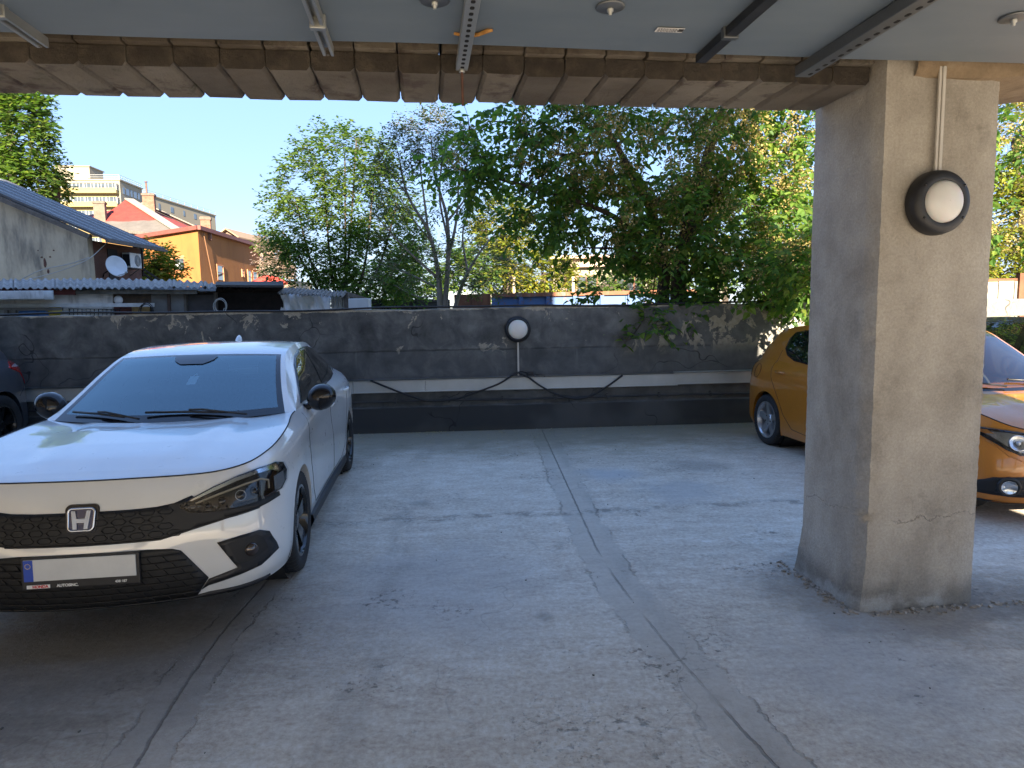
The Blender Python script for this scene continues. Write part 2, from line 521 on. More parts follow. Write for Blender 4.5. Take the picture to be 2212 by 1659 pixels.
        ub.box((0, L*.5, zb+.02), (W*1.25, L*.86, .06))
        ub.box((0, L*.06+.1, zb+.03), (W*1.3, .12, .14))
        for (u, z, r) in s.ax:
            for sg in (1, -1):
                ub.lathe([(r+.004, 0), (r+.004, -.34), (.05, -.34)], (sg*(W*.975), u, z), (sg, 0, 0), 36)
        ub.build('underbody', M_dark, s.root)
    def wheels(s, w, rim_mat, style, rim_r, track, R=None):
        for (u, z, r) in s.ax:
            for sg in (1, -1): wheel(s.root, sg*track/2*s.S[1], u, R or z, w, sg, rim_mat, style, rim_r)
    def interior(s, dash_s, dash_z, seat_s, roofz, mat=M_int):
        S = s.S; W = s.ringA[:, 0].max()
        mb = MB()
        mb.grid([[(x, y, z-abs(x)*.03) for x in np.linspace(-W*.82, W*.82, 9)] for y, z in ((dash_s-.28, dash_z-.03), (dash_s, dash_z+.01), (dash_s+.28, dash_z-.02), (dash_s+.36, dash_z-.12), (dash_s+.34, dash_z-.4))])
        mb.build('dashboard', mat, s.root)
        st = MB()
        for x in (-.37, .37):
            for (q, h) in ((seat_s, 1.0), (seat_s+.85, .94)):
                st.box((x*S[1], q-.1, .52*S[2]), (.48, .5, .16), None, 0, .05)
                st.box((x*S[1], q+.22, .82*S[2]), (.46, .14, .56), Matrix.Rotation(-.22, 3, 'X'), 0, .05)
                st.box((x*S[1], q+.31, (1.16 if q == seat_s else 1.1)*S[2]), (.25, .10, .17), Matrix.Rotation(-.15, 3, 'X'), 0, .04)
        st.build('seats', M_seat, s.root)
        sw = MB(); c = Vector((.37*S[1], dash_s+.44, dash_z-.02)); e1 = Vector((1, 0, 0)); e2 = Vector((0, .42, .9))
        sw.tube([c+(e1*math.cos(t)+e2*math.sin(t))*.18 for t in np.linspace(0, 2*PI, 28)[:-1]], .014, 6, closed=True)
        sw.box(c, (.3, .05, .05)); sw.build('steering_wheel', M_dark, s.root)
        fl = MB(); fl.box((0, dash_s+1.2, .33*S[2]), (W*1.7, 2.6, .03)); fl.box((0, dash_s+2.55, .75*S[2]), (W*1.6, .04, .5)); fl.build('cabin_floor', M_dark, s.root)
    def mirror(s, x, y, z, mat, d=(.11, .09, .075)):
        for sg in (1, -1):
            mb = MB()
            rows = []
            for i in range(9):
                t = -PI/2+PI*i/8
                rows.append([(sg*(x+d[0]*math.cos(a)*math.cos(t)**.6*(1.0 if math.cos(a) > 0 else .9)), y+d[1]*.9*math.sin(t)*(1 if t < 0 else .45), z+d[2]*math.sin(a)*math.cos(t)**.6+.012*math.cos(a)) for a in np.linspace(0, 2*PI, 21)[:-1]])
            mb.grid(rows, closed=True)
            mb.tube([(sg*(x-.16), y+.0, z-.085), (sg*(x-.07), y, z-.06), (sg*(x-.02), y, z-.04)], [.03, .026, .03], 10)
            mb.build('wing_mirror', mat, s.root, angle=60)

# ------------------------------------------------------------------ the white saloon
CIVIC = dict(tyre_r=.325, arch_r=.358, axles=(.915, 3.65), hood_end=1.42, crease=(.38, .52), crease_h=.013, frit_rows=2,
 rings=[
  [(.10,0,.832),(.112,.25,.832),(.135,.46,.832),(.175,.62,.838),(.27,.745,.858),(.44,.812,.890),(.64,.835,.920),(.90,.83,.95),(1.2,.80,.975),(1.6,.795,.978),(2.2,.80,.985),(2.8,.79,1.0),(3.25,.77,1.015),(3.62,.74,1.025),(4.0,.70,1.03),(4.32,.62,1.04),(4.44,.42,1.045),(4.465,.2,1.05),(4.47,0,1.05)],
  [(.062,0,.762),(.072,.25,.763),(.10,.48,.768),(.15,.655,.782),(.25,.785,.806),(.42,.85,.835),(.62,.872,.858),(.90,.882,.872),(1.2,.872,.885),(1.6,.86,.90),(2.2,.855,.915),(2.8,.857,.928),(3.25,.865,.935),(3.62,.862,.94),(4.0,.83,.945),(4.33,.74,.95),(4.48,.5,.96),(4.51,.25,.96),(4.52,0,.96)],
  [(.030,0,.68),(.040,.25,.68),(.075,.50,.685),(.13,.68,.70),(.225,.80,.715),(.40,.868,.73),(.60,.893,.74),(.90,.902,.75),(1.2,.888,.755),(1.6,.868,.76),(2.2,.864,.765),(2.8,.868,.775),(3.25,.885,.78),(3.62,.9,.78),(4.0,.875,.78),(4.36,.78,.78),(4.52,.52,.78),(4.55,.25,.78),(4.55,0,.78)],
  [(.0,0,.55),(.010,.25,.55),(.045,.50,.555),(.10,.69,.56),(.20,.815,.565),(.38,.882,.57),(.58,.90,.575),(.90,.902,.58),(1.2,.892,.58),(1.6,.882,.58),(2.2,.88,.58),(2.8,.883,.585),(3.25,.893,.59),(3.62,.90,.59),(4.0,.88,.59),(4.37,.79,.59),(4.53,.53,.59),(4.56,.25,.59),(4.56,0,.59)],
  [(-.012,0,.44),(-.002,.25,.44),(.04,.50,.44),(.095,.70,.44),(.20,.83,.44),(.39,.892,.43),(.58,.90,.43),(.90,.90,.43),(1.2,.89,.42),(1.6,.88,.42),(2.2,.878,.42),(2.8,.88,.42),(3.25,.89,.43),(3.62,.898,.43),(4.0,.875,.44),(4.37,.785,.45),(4.52,.53,.46),(4.55,.25,.46),(4.55,0,.46)],
  [(-.005,0,.30),(.005,.25,.30),(.045,.50,.30),(.10,.70,.30),(.21,.83,.30),(.40,.89,.30),(.60,.89,.30),(.90,.888,.30),(1.2,.878,.29),(1.6,.87,.28),(2.2,.866,.28),(2.8,.87,.28),(3.25,.88,.29),(3.62,.885,.30),(4.0,.86,.31),(4.36,.77,.33),(4.51,.52,.35),(4.54,.25,.36),(4.54,0,.36)],
  [(.02,0,.20),(.03,.25,.20),(.07,.49,.20),(.13,.68,.205),(.25,.80,.21),(.43,.86,.21),(.62,.865,.21),(.90,.865,.20),(1.2,.855,.18),(1.6,.845,.165),(2.2,.84,.165),(2.8,.845,.17),(3.25,.855,.19),(3.62,.86,.21),(4.0,.83,.23),(4.34,.74,.26),(4.48,.5,.28),(4.5,.25,.29),(4.5,0,.29)]],
 rail=[(1.30,.775,.975),(1.55,.705,1.115),(1.80,.65,1.245),(2.05,.61,1.340),(2.4,.60,1.385),(2.8,.59,1.392),(3.2,.575,1.36),(3.6,.56,1.285),(4.0,.55,1.175),(4.3,.56,1.078),(4.44,.57,1.04)],
 bow=[(1.3,.20,-.01),(1.55,.17,.008),(2.05,.10,.022),(2.4,.04,.022),(2.8,.0,.022),(3.2,-.03,.02),(3.6,-.04,.025),(4.0,-.04,.025),(4.3,-.03,.015),(4.44,-.01,.006)],
 hood_z=[(.05,.82),(.10,.833),(.2,.858),(.35,.886),(.6,.918),(.9,.942),(1.15,.955),(1.45,.958)])

def build_white_car():
    P = paint('pearl_white_paint', (.66, .66, .645), .26)
    c = Car('white_car', (-2.1364, 3.2415), -.1218, 'white car with black wheels and black mirrors parked nose to the camera', 'car', CIVIC, P)
    r = c.root
    c.finish_shell(2.03, 3.25)
    c.wheels(.225, M_rimblk, 'double', .225, 1.555)
    c.interior(1.45, .92, 2.35, 1.3)
    # bonnet gap
    g = MB()
    edge = [tuple(c.ringA[j]) for j in range(0, 9*8+4)]
    for sg in (1, -1): g.tube([(sg*x, y, z+.001) for x, y, z in edge], .0042, 6)
    g.build('bonnet_gap', M_dark, r)
    def sym(pts): return pts + [(-x, z) for x, z in pts[::-1]]
    # upper grille with wings below the lamps
    up = [(-.0, .690), (.22, .690), (.34, .694), (.42, .705), (.50, .735), (.545, .70), (.60, .668), (.72, .664), (.84, .672), (.868, .664), (.872, .640), (.80, .625), (.66, .606), (.52, .575), (.42, .546), (.36, .536), (.20, .533), (0, .533)]
    c.patch('upper_grille', sym(up), 'front', M_mesh, .006, .03, thick=.01)
    hx = MB()
    for row in range(4):
        z = .562+row*.036
        for k in range(-6, 7):
            x0 = k*.085+(row % 2)*.0425
            if abs(x0) > .45-.02*row or (abs(x0) < .085 and row > 0): continue
            q = [(x0-.036, z), (x0-.020, z+.014), (x0+.020, z+.014), (x0+.036, z), (x0+.020, z-.014), (x0-.020, z-.014), (x0-.036, z)]
            c.line('', q, 'front', None, .0022, .010, mb=hx)
    hx.build('grille_mesh', M_mesh, r)
    g2 = MB(); c.line('', [(-.36, .536), (0, .533), (.36, .536), (.52, .575), (.66, .606), (.80, .625)], 'front', None, .005, .006, mb=g2); g2.build('grille_edge', M_blk, r)
    # lower intake
    lo = [(0, .492), (.30, .490), (.41, .482), (.45, .468), (.50, .40), (.565, .308), (.525, .25), (.50, .212), (0, .205)]
    c.patch('lower_intake', sym(lo), 'front', M_mesh, .006, .035, thick=.01)
    lm = MB()
    for i, z in enumerate((.455, .42, .385, .35, .315, .28, .245)):
        w = np.interp(z, [.2, .308, .468], [.50, .55, .44])
        c.line('', [(-w, z-.0), (0, z-.006), (w, z)], 'front', None, .0045, .012, mb=lm)
        for k in range(-7, 8):
            x = k*.075+(i % 2)*.037
            if abs(x) < w-.03: c.line('', [(x-.012, z), (x+.012, z-.034)], 'front', None, .003, .011, mb=lm)
    lm.build('intake_bars', M_mesh, r)
    c.patch('front_lip', sym([(0, .208), (.50, .214), (.56, .225), (.70, .228), (.82, .232), (.80, .212), (.6, .202), (0, .200)]), 'front', M_blk, .010, .04, thick=.02)
    # fog surrounds
    for sg in (1, -1):
        f = [(.615, .487), (.72, .505), (.80, .510), (.838, .485), (.862, .405), (.868, .365), (.80, .318), (.70, .295), (.56, .265), (.525, .245), (.565, .300), (.70, .338)]
        o = c.patch('fog_lamp_surround', [(sg*x, z) for x, z in f], 'front', M_blk, .006, .03, thick=.01)
        f2 = [(.66, .475), (.72, .487), (.79, .49), (.815, .465), (.83, .40), (.77, .365), (.71, .355)]
        c.patch('fog_recess', [(sg*x, z) for x, z in f2], 'front', M_mesh, .0095, .03, o)
        h, n = c.hit(sg*.765, .42, 'front')
        lb = MB(); lb.lathe([(.001, .012), (.028, .008), (.036, .0), (.036, -.01)], h+n*.012, n, 20); lb.build('fog_lamp', plain('fog_dark', (.05, .035, .03), .08, .5, var=.5, scale=70, coat=1.0), o)
        # white blade under the fog surround is bodywork: crease line
        # head lamps
        hl = [(.445, .692), (.50, .722), (.60, .768), (.70, .803), (.79, .822), (.848, .824), (.872, .804), (.884, .755), (.886, .705), (.876, .672), (.80, .660), (.70, .650), (.58, .643), (.50, .650), (.455, .674)]
        b = c.patch('headlight', [(sg*x, z) for x, z in hl], 'front', M_gblk, .006, .025, thick=.012)
        ch = [(.49, .710), (.60, .762), (.70, .797), (.79, .816), (.844, .818), (.864, .800), (.872, .765), (.860, .770), (.834, .797), (.79, .797), (.70, .779), (.60, .744), (.50, .707)]
        c.patch('lamp_reflector', [(sg*x, z) for x, z in ch], 'front', M_chrome, .0085, .02, b)
        sp = MB()
        c.line('', [(sg*x, z) for x, z in ((.52, .694), (.62, .726), (.74, .758), (.80, .768), (.826, .750), (.830, .706))], 'front', None, .006, .011, mb=sp, step=.015); sp.build('light_guide', M_cream, b)
        for x, z, q in ((.72, .706, .024), (.64, .692, .022), (.78, .714, .022), (.575, .676, .016)):
            h, n = c.hit(sg*x, z, 'front')
            l = MB(); l.lathe([(.001, .010), (q*.6, .008), (q, .003), (q*1.15, 0), (q*1.15, -.004)], h+n*.009, n, 20)
            l.build('lamp_projector', M_lens if q > .03 else M_gblk, b)
            l2 = MB(); l2.tube([h+n*.012+(n.orthogonal().normalized()*math.cos(t)+n.cross(n.orthogonal().normalized())*math.sin(t))*q*1.1 for t in np.linspace(0, 2*PI, 17)[:-1]], .0022, 5, closed=True); l2.build('projector_ring', M_rimsil if q > .023 else M_gblk, b)
        c.patch('side_marker', [(sg*x, z) for x, z in ((.846, .755), (.874, .762), (.880, .705), (.870, .678), (.852, .682))], 'front', plain('marker_grey', (.25, .26, .27), .2, coat=.6), .009, .02, b)
        c.patch('lamp_lens', [(sg*x, z) for x, z in hl], 'front', M_lens, .016, .025, b)
        # side: doors, handles, glass, skirt
        d = 'left' if sg > 0 else 'right'
        sh = MB()
        c.line('', [(1.42, .95), (1.36, .80), (1.34, .60), (1.40, .40), (1.52, .28), (2.0, .27), (3.0, .28), (3.2, .36), (3.28, .50), (3.42, .74), (3.50, .95)], d, None, .0022, .0003, mb=sh)
        c.line('', [(2.55, .98), (2.50, .70), (2.50, .45), (2.52, .28)], d, None, .0022, .0003, mb=sh)
        sh.build('door_gaps', M_dark, r)
        fw = [(1.62, 1.012), (1.80, 1.115), (2.02, 1.225), (2.20, 1.285), (2.42, 1.322), (2.60, 1.332), (2.56, 1.02), (2.1, 1.005)]
        rw = [(2.68, 1.332), (2.95, 1.322), (3.20, 1.292), (3.42, 1.238), (3.66, 1.148), (3.74, 1.10), (3.60, 1.045), (3.2, 1.03), (2.63, 1.022)]
        al = [(1.56, .998), (1.80, 1.138), (2.02, 1.250), (2.20, 1.308), (2.45, 1.345), (2.70, 1.352), (2.98, 1.342), (3.24, 1.310), (3.48, 1.252), (3.74, 1.148), (3.85, 1.092), (3.64, 1.022), (3.2, 1.008), (2.5, .998), (2.0, .99)]
        c.patch('window_surround', al, d, M_gblk, .004, .04, thick=.004)
        c.patch('side_window', fw, d, M_tint, .0065, .05); c.patch('side_window', rw, d, M_tint, .0065, .05)
        for s0, z0 in ((2.34, .865), (3.30, .885)):
            h, n = c.hit(s0, z0, d)
            hb = MB(); hb.tube([h+n*.0, h+n*.034+Vector((0, .03, 0)), h+n*.038+Vector((0, .10, .004)), h+n*.034+Vector((0, .17, .006)), h+n*.0+Vector((0, .20, .006))], [.012, .014, .014, .014, .012], 8)
            hb.build('door_handle', P, r, angle=60)
        sk = MB()
        sk.grid([[(sg*.845, y, .25), (sg*.885, y, .24), (sg*.892, y, .20), (sg*.87, y, .155), (sg*.78, y, .15)] for y in np.linspace(1.30, 3.26, 14)], smooth=False)
        sk.build('side_skirt', M_blk, r)
        tl = [(4.02, .945), (4.20, .955), (4.34, .955), (4.40, .90), (4.36, .85), (4.2, .87)]
        c.patch('tail_light', tl, d, M_red, .006, .03)
    c.mirror(.925, 1.64, 1.03, M_gblk, (.112, .10, .100))
    # emblem
    e = empty('front_badge', (0, 0, 0)); e.parent = r
    ya = c.hit(0, .715, 'front')[0].y; yb_ = c.hit(0, .605, 'front')[0].y; s0 = 0
    def sy(z): return yb_+(ya-yb_)*(z-.605)/.11-.019
    def rr(w, hh, rad, m=6):
        out = []
        for cx, cz, a0 in ((w-rad, hh-rad, 0), (-w+rad, hh-rad, PI/2), (-w+rad, -hh+rad, PI), (w-rad, -hh+rad, 1.5*PI)):
            for k in range(m+1):
                a = a0+PI/2*k/m; out.append((cx+math.cos(a)*rad, cz+math.sin(a)*rad))
        return out
    def tap(x, z): return x*(1+.9*z)
    bp = MB(); bp.prism(rr(.076, .068, .028), lambda a, b_, d: (tap(a, b_), sy(.662+b_)+d, .662+b_), .010, .03); bp.build('badge_base', M_gblk, e)
    bb = MB(); bb.prism(rr(.060, .052, .02), lambda a, b_, d: (tap(a, b_), sy(.660+b_)+d, .660+b_), .004, .013); bb.build('badge_field', M_navy, e)
    bt = MB(); bt.tube([(tap(a, b_), sy(.660+b_)+.003, .660+b_) for a, b_ in rr(.060, .052, .02)], .0052, 8, closed=True); bt.build('badge_ring', M_chrome, e)
    H = [(-.046, .043), (-.027, .043), (-.0195, .008), (.0195, .008), (.027, .043), (.046, .043), (.034, -.043), (.017, -.043), (.015, -.012), (-.015, -.012), (-.017, -.043), (-.034, -.043)]
    # built from three convex bars so that the caps stay clean
    bh = MB()
    for poly in ([(-.046, .043), (-.027, .043), (-.0185, .0), (-.016, -.043), (-.034, -.043)], [(.027, .043), (.046, .043), (.034, -.043), (.016, -.043), (.0185, .0)], [(-.0198, .006), (.0198, .006), (.0172, -.013), (-.0172, -.013)]):
        bh.prism(poly, lambda a, b_, d: (a, sy(.660+b_)+d, .660+b_), -.003, .006)
    bh.build('badge_letter', plain('badge_metal', (.42, .43, .45), .32, .9, var=.1), e)
    # number plate
    pl = empty('number_plate', (0, 0, 0)); pl.parent = r
    yb = -.036; zc = .425; tl_ = Matrix.Rotation(-.05, 3, 'X')
    fr = MB(); fr.box((0, yb+.012, zc-.012), (.545, .022, .158), tl_, 0, .006); fr.build('plate_frame', M_blk, pl)
    pf = MB(); pf.box((0, yb-.001, zc+.006), (.515, .006, .106), tl_, 0, .002); pf.build('plate_face', plain('plate_white', (.55, .56, .56), .45, var=.08), pl)
    ps = MB(); ps.box((-.235, yb-.0035, zc+.006), (.042, .005, .104), tl_); ps.build('plate_strip', M_blu, pl)
    st = MB()
    for k in range(12):
        a = 2*PI*k/12; st.lathe([(.0001, 0), (.0022, 0)], (-.235+math.cos(a)*.012, yb-.0065, zc+.030+math.sin(a)*.012), (0, -1, 0), 5)
    st.build('plate_stars', plain('star_yellow', (.7, .55, .05), .5), pl)
    lb = MB(); lb.box((-.195, yb-.0055, zc-.074), (.105, .004, .017), tl_); lb.build('dealer_label', M_wht, pl)
    def text(name, body, size, x, z, mat, dy=-.0045, bold=.0):
        cu = bpy.data.curves.new(name, 'FONT'); cu.body = body; cu.size = size; cu.align_x = 'CENTER'; cu.align_y = 'CENTER'; cu.extrude = .0008; cu.offset = bold
        o = bpy.data.objects.new(name, cu); COL.objects.link(o)
        bpy.context.view_layer.update()
        me = bpy.data.meshes.new_from_object(o); bpy.data.objects.remove(o); me.materials.clear(); me.materials.append(mat)
        o = link(bpy.data.objects.new(name, me), pl); o.location = (x, yb+dy, z); o.rotation_euler = (PI/2-.05, 0, 0); return o
    text('plate_lettering', 'HONDA', .019, -.185, zc-.074, M_lettr, -.0085, .0006)
    text('plate_lettering', 'AUTOSINC.', .019, -.062, zc-.074, M_wht, -.0065, .0006)
    text('plate_lettering', '438 687', .017, .185, zc-.070, M_wht, -.0065, .0004)
    text('plate_lettering', 'R', .030, -.235, zc-.028, M_wht, -.0065, .0006)
    # roof fin, wipers, windscreen items
    fb = MB(); h, n = c.hit(0, 2.98, 'top')
    fb.grid([[(math.cos(a)*.026*q, 2.93+.16*(k/6)+.0*q, h.z-.004+hh*max(0, math.sin(a))) for a in np.linspace(-.2, PI+.2, 9)] for k, q, hh in ((0, .1, .005), (1, .6, .018), (2, .9, .034), (3, 1, .048), (4, 1, .056), (5, .8, .056), (6, .3, .03))])
    fb.build('roof_antenna', P, r)
    wp = MB()
    def onglass(x, f):   # f 0 base .. 1 header
        k = int(np.clip(f, 0, 1)*22); row = c.skin[k]; xs = [p[0] for p in row]
        return Vector((x, np.interp(x, xs, [p[1] for p in row]), np.interp(x, xs, [p[2] for p in row])))
    for x0, x1 in ((-.62, -.24), (-.12, .42)):
        a = onglass(x0, .10)+Vector((0, -.012, .02)); b = onglass(x1, .05)+Vector((0, -.015, .018))
        m = a.lerp(b, .5); wp.tube([a, a.lerp(b, .5)+Vector((0, 0, .004)), b], .008, 6)
        wp.tube([b+Vector((.1, -.03, -.012)), m.lerp(b, .3)+Vector((0, -.01, .022)), m+Vector((0, -.004, .018))], .007, 6)
    wp.build('wipers', M_blk, r)
    mh = MB(); rows = []
    for f, w in ((1.0, .150), (.965, .148), (.925, .140), (.885, .115), (.855, .08)): rows.append([onglass(x, f)+Vector((0, -.003, .005)) for x in np.linspace(-w, w, 13)])
    mh.grid(rows); mh.build('camera_cover', M_gblk, r); mi = MB()
    p = onglass(0, .88); mi.box(p+Vector((0, .10, -.075)), (.24, .03, .065), Matrix.Rotation(.1, 3, 'X'), 0, .012)
    mi.build('rear_view_mirror', M_dark, r)
    tg = MB(); tg.grid([[onglass(x, f)+Vector((0, .03, -.034)) for x in (.012, .042, .072)] for f in (.70, .66, .62, .575)])
    tg.tube([onglass(.03, .70)+Vector((0, .03, -.034)), onglass(.045, .76)+Vector((0, .03, -.034)), onglass(.055, .70)+Vector((0, .03, -.034))], .003, 5)
    tg.build('hanging_tag', plain('tag_white', (.8, .82, .82), .6), r)
    return c
# ------------------------------------------------------------------ hatchbacks
def _low(z, ds, dx, rear):
    base = [(.0,0),(.015,.22),(.06,.45),(.125,.65),(.25,.775),(.44,.828),(.61,.843),(.80,.846),(1.05,.84),(1.5,.83),(2.1,.832),(2.6,.836),(3.0,.843),(3.27,.846),(3.6,.82),(3.9,.725),(4.01,.5),(4.04,.24),(4.05,0)]
    out = []
    for i, (s, x) in enumerate(base):
        f = max(0, 1-s/.9); q = max(0, (s-3.2)/.85)
        out.append((s+ds*f-rear*q, max(0, x-dx) if x > 0 else 0, z if i < 14 else z+(i-13)*.008))
    return out
HATCH = dict(tyre_r=.300, arch_r=.338, axles=(.81, 3.29), hood_end=1.2, crease=(.34, .50), crease_h=.010, frit_rows=1,
 rings=[
  [(.05,0,.70),(.065,.22,.70),(.11,.42,.705),(.20,.585,.735),(.36,.69,.80),(.52,.735,.85),(.66,.75,.875),(.80,.755,.89),(1.05,.76,.915),(1.5,.765,.935),(2.1,.775,.955),(2.6,.77,.975),(3.0,.75,.99),(3.27,.73,1.0),(3.6,.69,1.0),(3.84,.60,.985),(3.92,.42,.985),(3.95,.2,.985),(3.96,0,.985)],
  [(.03,0,.64),(.045,.22,.64),(.09,.44,.645),(.17,.62,.665),(.31,.74,.70),(.48,.795,.745),(.63,.815,.78),(.80,.825,.80),(1.05,.815,.82),(1.5,.805,.84),(2.1,.81,.86),(2.6,.815,.87),(3.0,.82,.875),(3.27,.82,.88),(3.6,.79,.885),(3.87,.69,.885),(3.96,.48,.885),(3.99,.23,.885),(4.0,0,.885)],
  [(.01,0,.54),(.025,.22,.54),(.07,.45,.54),(.14,.64,.55),(.27,.765,.57),(.45,.82,.60),(.62,.84,.62),(.80,.846,.63),(1.05,.838,.635),(1.5,.825,.64),(2.1,.828,.65),(2.6,.832,.655),(3.0,.842,.66),(3.27,.846,.66),(3.6,.82,.67),(3.9,.72,.67),(4.0,.5,.67),(4.03,.24,.67),(4.04,0,.67)],
  _low(.44, .0, .0, 0), _low(.33, .0, .0, 0), _low(.25, .01, .006, .01), _low(.175, .05, .03, .06)],
 rail=[(1.03,.735,.915),(1.28,.655,1.09),(1.52,.595,1.25),(1.74,.56,1.365),(2.1,.565,1.41),(2.6,.565,1.42),(3.1,.55,1.395),(3.45,.53,1.34),(3.66,.52,1.25),(3.82,.53,1.10),(3.92,.545,.99)],
 bow=[(1.03,.24,-.005),(1.28,.19,.006),(1.74,.09,.02),(2.1,.03,.022),(2.6,0,.024),(3.1,-.03,.022),(3.45,-.06,.02),(3.8,-.05,.012),(3.92,-.03,.0)],
 hood_z=[(.05,.70),(.12,.735),(.25,.79),(.45,.85),(.7,.892),(.95,.915),(1.2,.92)])

def hatch_side(c, body_mat, al, wins, gaps, handles, rub=True):
    for sg, d in ((1, 'left'), (-1, 'right')):
        sh = MB()
        for g in gaps: c.line('', g, d, None, .003, .0004, mb=sh)
        sh.build('door_gaps', M_dark, c.root)
        c.patch('window_surround', al, d, M_gblk, .004, .05, thick=.004)
        for w in wins: c.patch('side_window', w, d, M_tint, .0065, .06)
        for s0, z0 in handles:
            h, n = c.hit(s0*c.S[0], z0*c.S[2], d)
            hb = MB(); hb.tube([h+n*.0, h+n*.026+Vector((0, .02, 0)), h+n*.03+Vector((0, .08, .004)), h+n*.026+Vector((0, .14, .006)), h+Vector((0, .16, .006))], [.013, .015, .015, .015, .013], 8)
            hb.build('door_handle', body_mat, c.root, angle=60)

def build_orange_car():
    P = paint('orange_metallic_paint', (.48, .168, .010), .32, .15, .4, 1.5)
    c = Car('orange_hatchback', (4.258, 4.7475), -.1367, 'orange hatchback with silver wheels parked behind the concrete pillar', 'car', HATCH, P)
    r = c.root; c.finish_shell(1.76, 3.42, shield=glassmat('pale_windscreen', (.86, .90, .90), .04, 1.0))
    c.wheels(.20, M_rimsil, 'single', .212, 1.475)
    c.interior(1.2, .86, 2.0, 1.3, plain('interior_pale', (.50, .52, .51), .8, var=.1))
    g = MB(); edge = [tuple(c.ringA[j]) for j in range(0, 9*7)]
    for sg in (1, -1): g.tube([(sg*x, y, z+.001) for x, y, z in edge], .004, 6)
    g.build('bonnet_gap', M_dark, r)
    al = [(1.30, .965), (1.55, 1.13), (1.80, 1.27), (2.05, 1.345), (2.5, 1.37), (2.9, 1.355), (3.10, 1.325), (3.16, 1.25), (3.15, 1.14), (3.05, 1.07), (2.86, 1.02), (2.3, .985), (1.8, .968)]
    w1 = [(1.36, .985), (1.60, 1.145), (1.84, 1.275), (2.06, 1.33), (2.20, 1.345), (2.22, 1.0), (1.8, .985)]
    w2 = [(2.30, 1.348), (2.60, 1.352), (2.90, 1.338), (3.06, 1.31), (3.12, 1.24), (3.11, 1.15), (3.02, 1.09), (2.85, 1.04), (2.31, 1.005)]
    gaps = [[(3.20, 1.12), (3.24, .96), (3.18, .80), (3.02, .60), (2.90, .42), (2.72, .28), (2.3, .25), (1.3, .26), (1.14, .4), (1.10, .7), (1.14, .92)], [(2.26, .98), (2.22, .6), (2.26, .26)]]
    hatch_side(c, P, al, [w1, w2], gaps, [(2.93, .875), (2.02, .86)])
    def sym(pts): return pts+[(-x, z) for x, z in pts[::-1]]
    c.patch('grille', sym([(0, .675), (.22, .672), (.36, .655), (.33, .60), (.26, .535), (0, .53)]), 'front', M_mesh, .006, .03, thick=.01)
    bg = MB(); h, n = c.hit(0, .605, 'front'); bg.box(h+n*.014, (.085, .012, .085), None, 0, .02); bg.build('front_badge', M_chrome, r)
    c.patch('lower_intake', sym([(0, .40), (.45, .395), (.62, .385), (.735, .372), (.80, .325), (.845, .262), (.80, .243), (.60, .235), (0, .228)]), 'front', M_mesh, .006, .03, thick=.01)
    lm = MB()
    for z in (.365, .33, .295, .265): c.line('', [(-.72, z), (0, z-.004), (.72, z)], 'front', None, .004, .01, mb=lm)
    lm.build('intake_bars', M_blk, r)
    pl = MB(); h, n = c.hit(0, .45, 'front'); pl.box((0, h.y-.012, .455), (.52, .012, .112), None, 0, .004); pl.build('number_plate', M_wht, r)
    c.patch('front_skirt', sym([(0, .178), (.6, .183), (.78, .195), (.80, .178), (.6, .168), (0, .165)]), 'front', M_blk, .004, .04)
    for sg in (1, -1):
        h, n = c.hit(sg*.66, .31, 'front'); f = empty('fog_lamp', (0, 0, 0)); f.parent = r
        a = MB(); a.lathe([(.075, -.002), (.070, .016), (.052, .012), (.050, .0)], h+n*.008, n, 24); a.build('fog_bezel', M_blk, f)
        b = MB(); b.lathe([(.001, .004), (.03, .006), (.05, .012)], h+n*.010, n, 24); b.build('fog_reflector', M_chrome, f)
        b2 = MB(); b2.lathe([(.001, .024), (.03, .021), (.051, .014)], h+n*.010, n, 24); b2.build('fog_glass', M_lens, f)
        hl = [(.80, .722), (.70, .716), (.60, .704), (.50, .688), (.42, .668), (.405, .64), (.44, .585), (.52, .545), (.60, .538), (.67, .575), (.75, .655)]
        b = c.patch('headlight', [(sg*x, z) for x, z in hl], 'front', M_gblk, .005, .02, thick=.01)
        ch = [(.745, .690), (.68, .694), (.60, .686), (.50, .668), (.44, .65), (.45, .60), (.53, .563), (.60, .557), (.66, .60)]
        c.patch('lamp_reflector', [(sg*x, z) for x, z in ch], 'front', plain('reflector_grey', (.42, .43, .45), .18, .9, var=.25, scale=60), .008, .02, b)
        c.patch('indicator', [(sg*x, z) for x, z in [(.775, .706), (.72, .704), (.70, .680), (.735, .678)]], 'front', M_amber, .010, .02, b)
        for x, z, q in ((.605, .622, .055), (.50, .615, .048)):
            h, n = c.hit(sg*x, z, 'front'); e1 = n.orthogonal().normalized(); e2 = n.cross(e1)
            l = MB(); l.lathe([(.001, .010), (q*.5, .012), (q, .022)], h+n*.006, n, 26); l.build('lamp_bowl', plain('bowl_grey', (.45, .46, .48), .22, .95, var=.35, scale=90), b)
            l = MB(); l.lathe([(.001, .030), (q*.22, .027), (q*.3, .016)], h+n*.006, n, 20); l.build('bulb_cover', M_rimsil, b)
            l = MB(); l.tube([h+n*.028+(e1*math.cos(t)+e2*math.sin(t))*q for t in np.linspace(0, 2*PI, 25)[:-1]], .004, 6, closed=True); l.build('bowl_ring', M_chrome, b)
        c.patch('lamp_lens', [(sg*x, z) for x, z in hl], 'front', M_lens, .022, .02, b)
        c.line('bumper_crease', [(sg*.74, .635), (sg*.66, .535), (sg*.50, .455), (sg*.40, .43)], 'front', P, .006, .0)
        d = 'left' if sg > 0 else 'right'
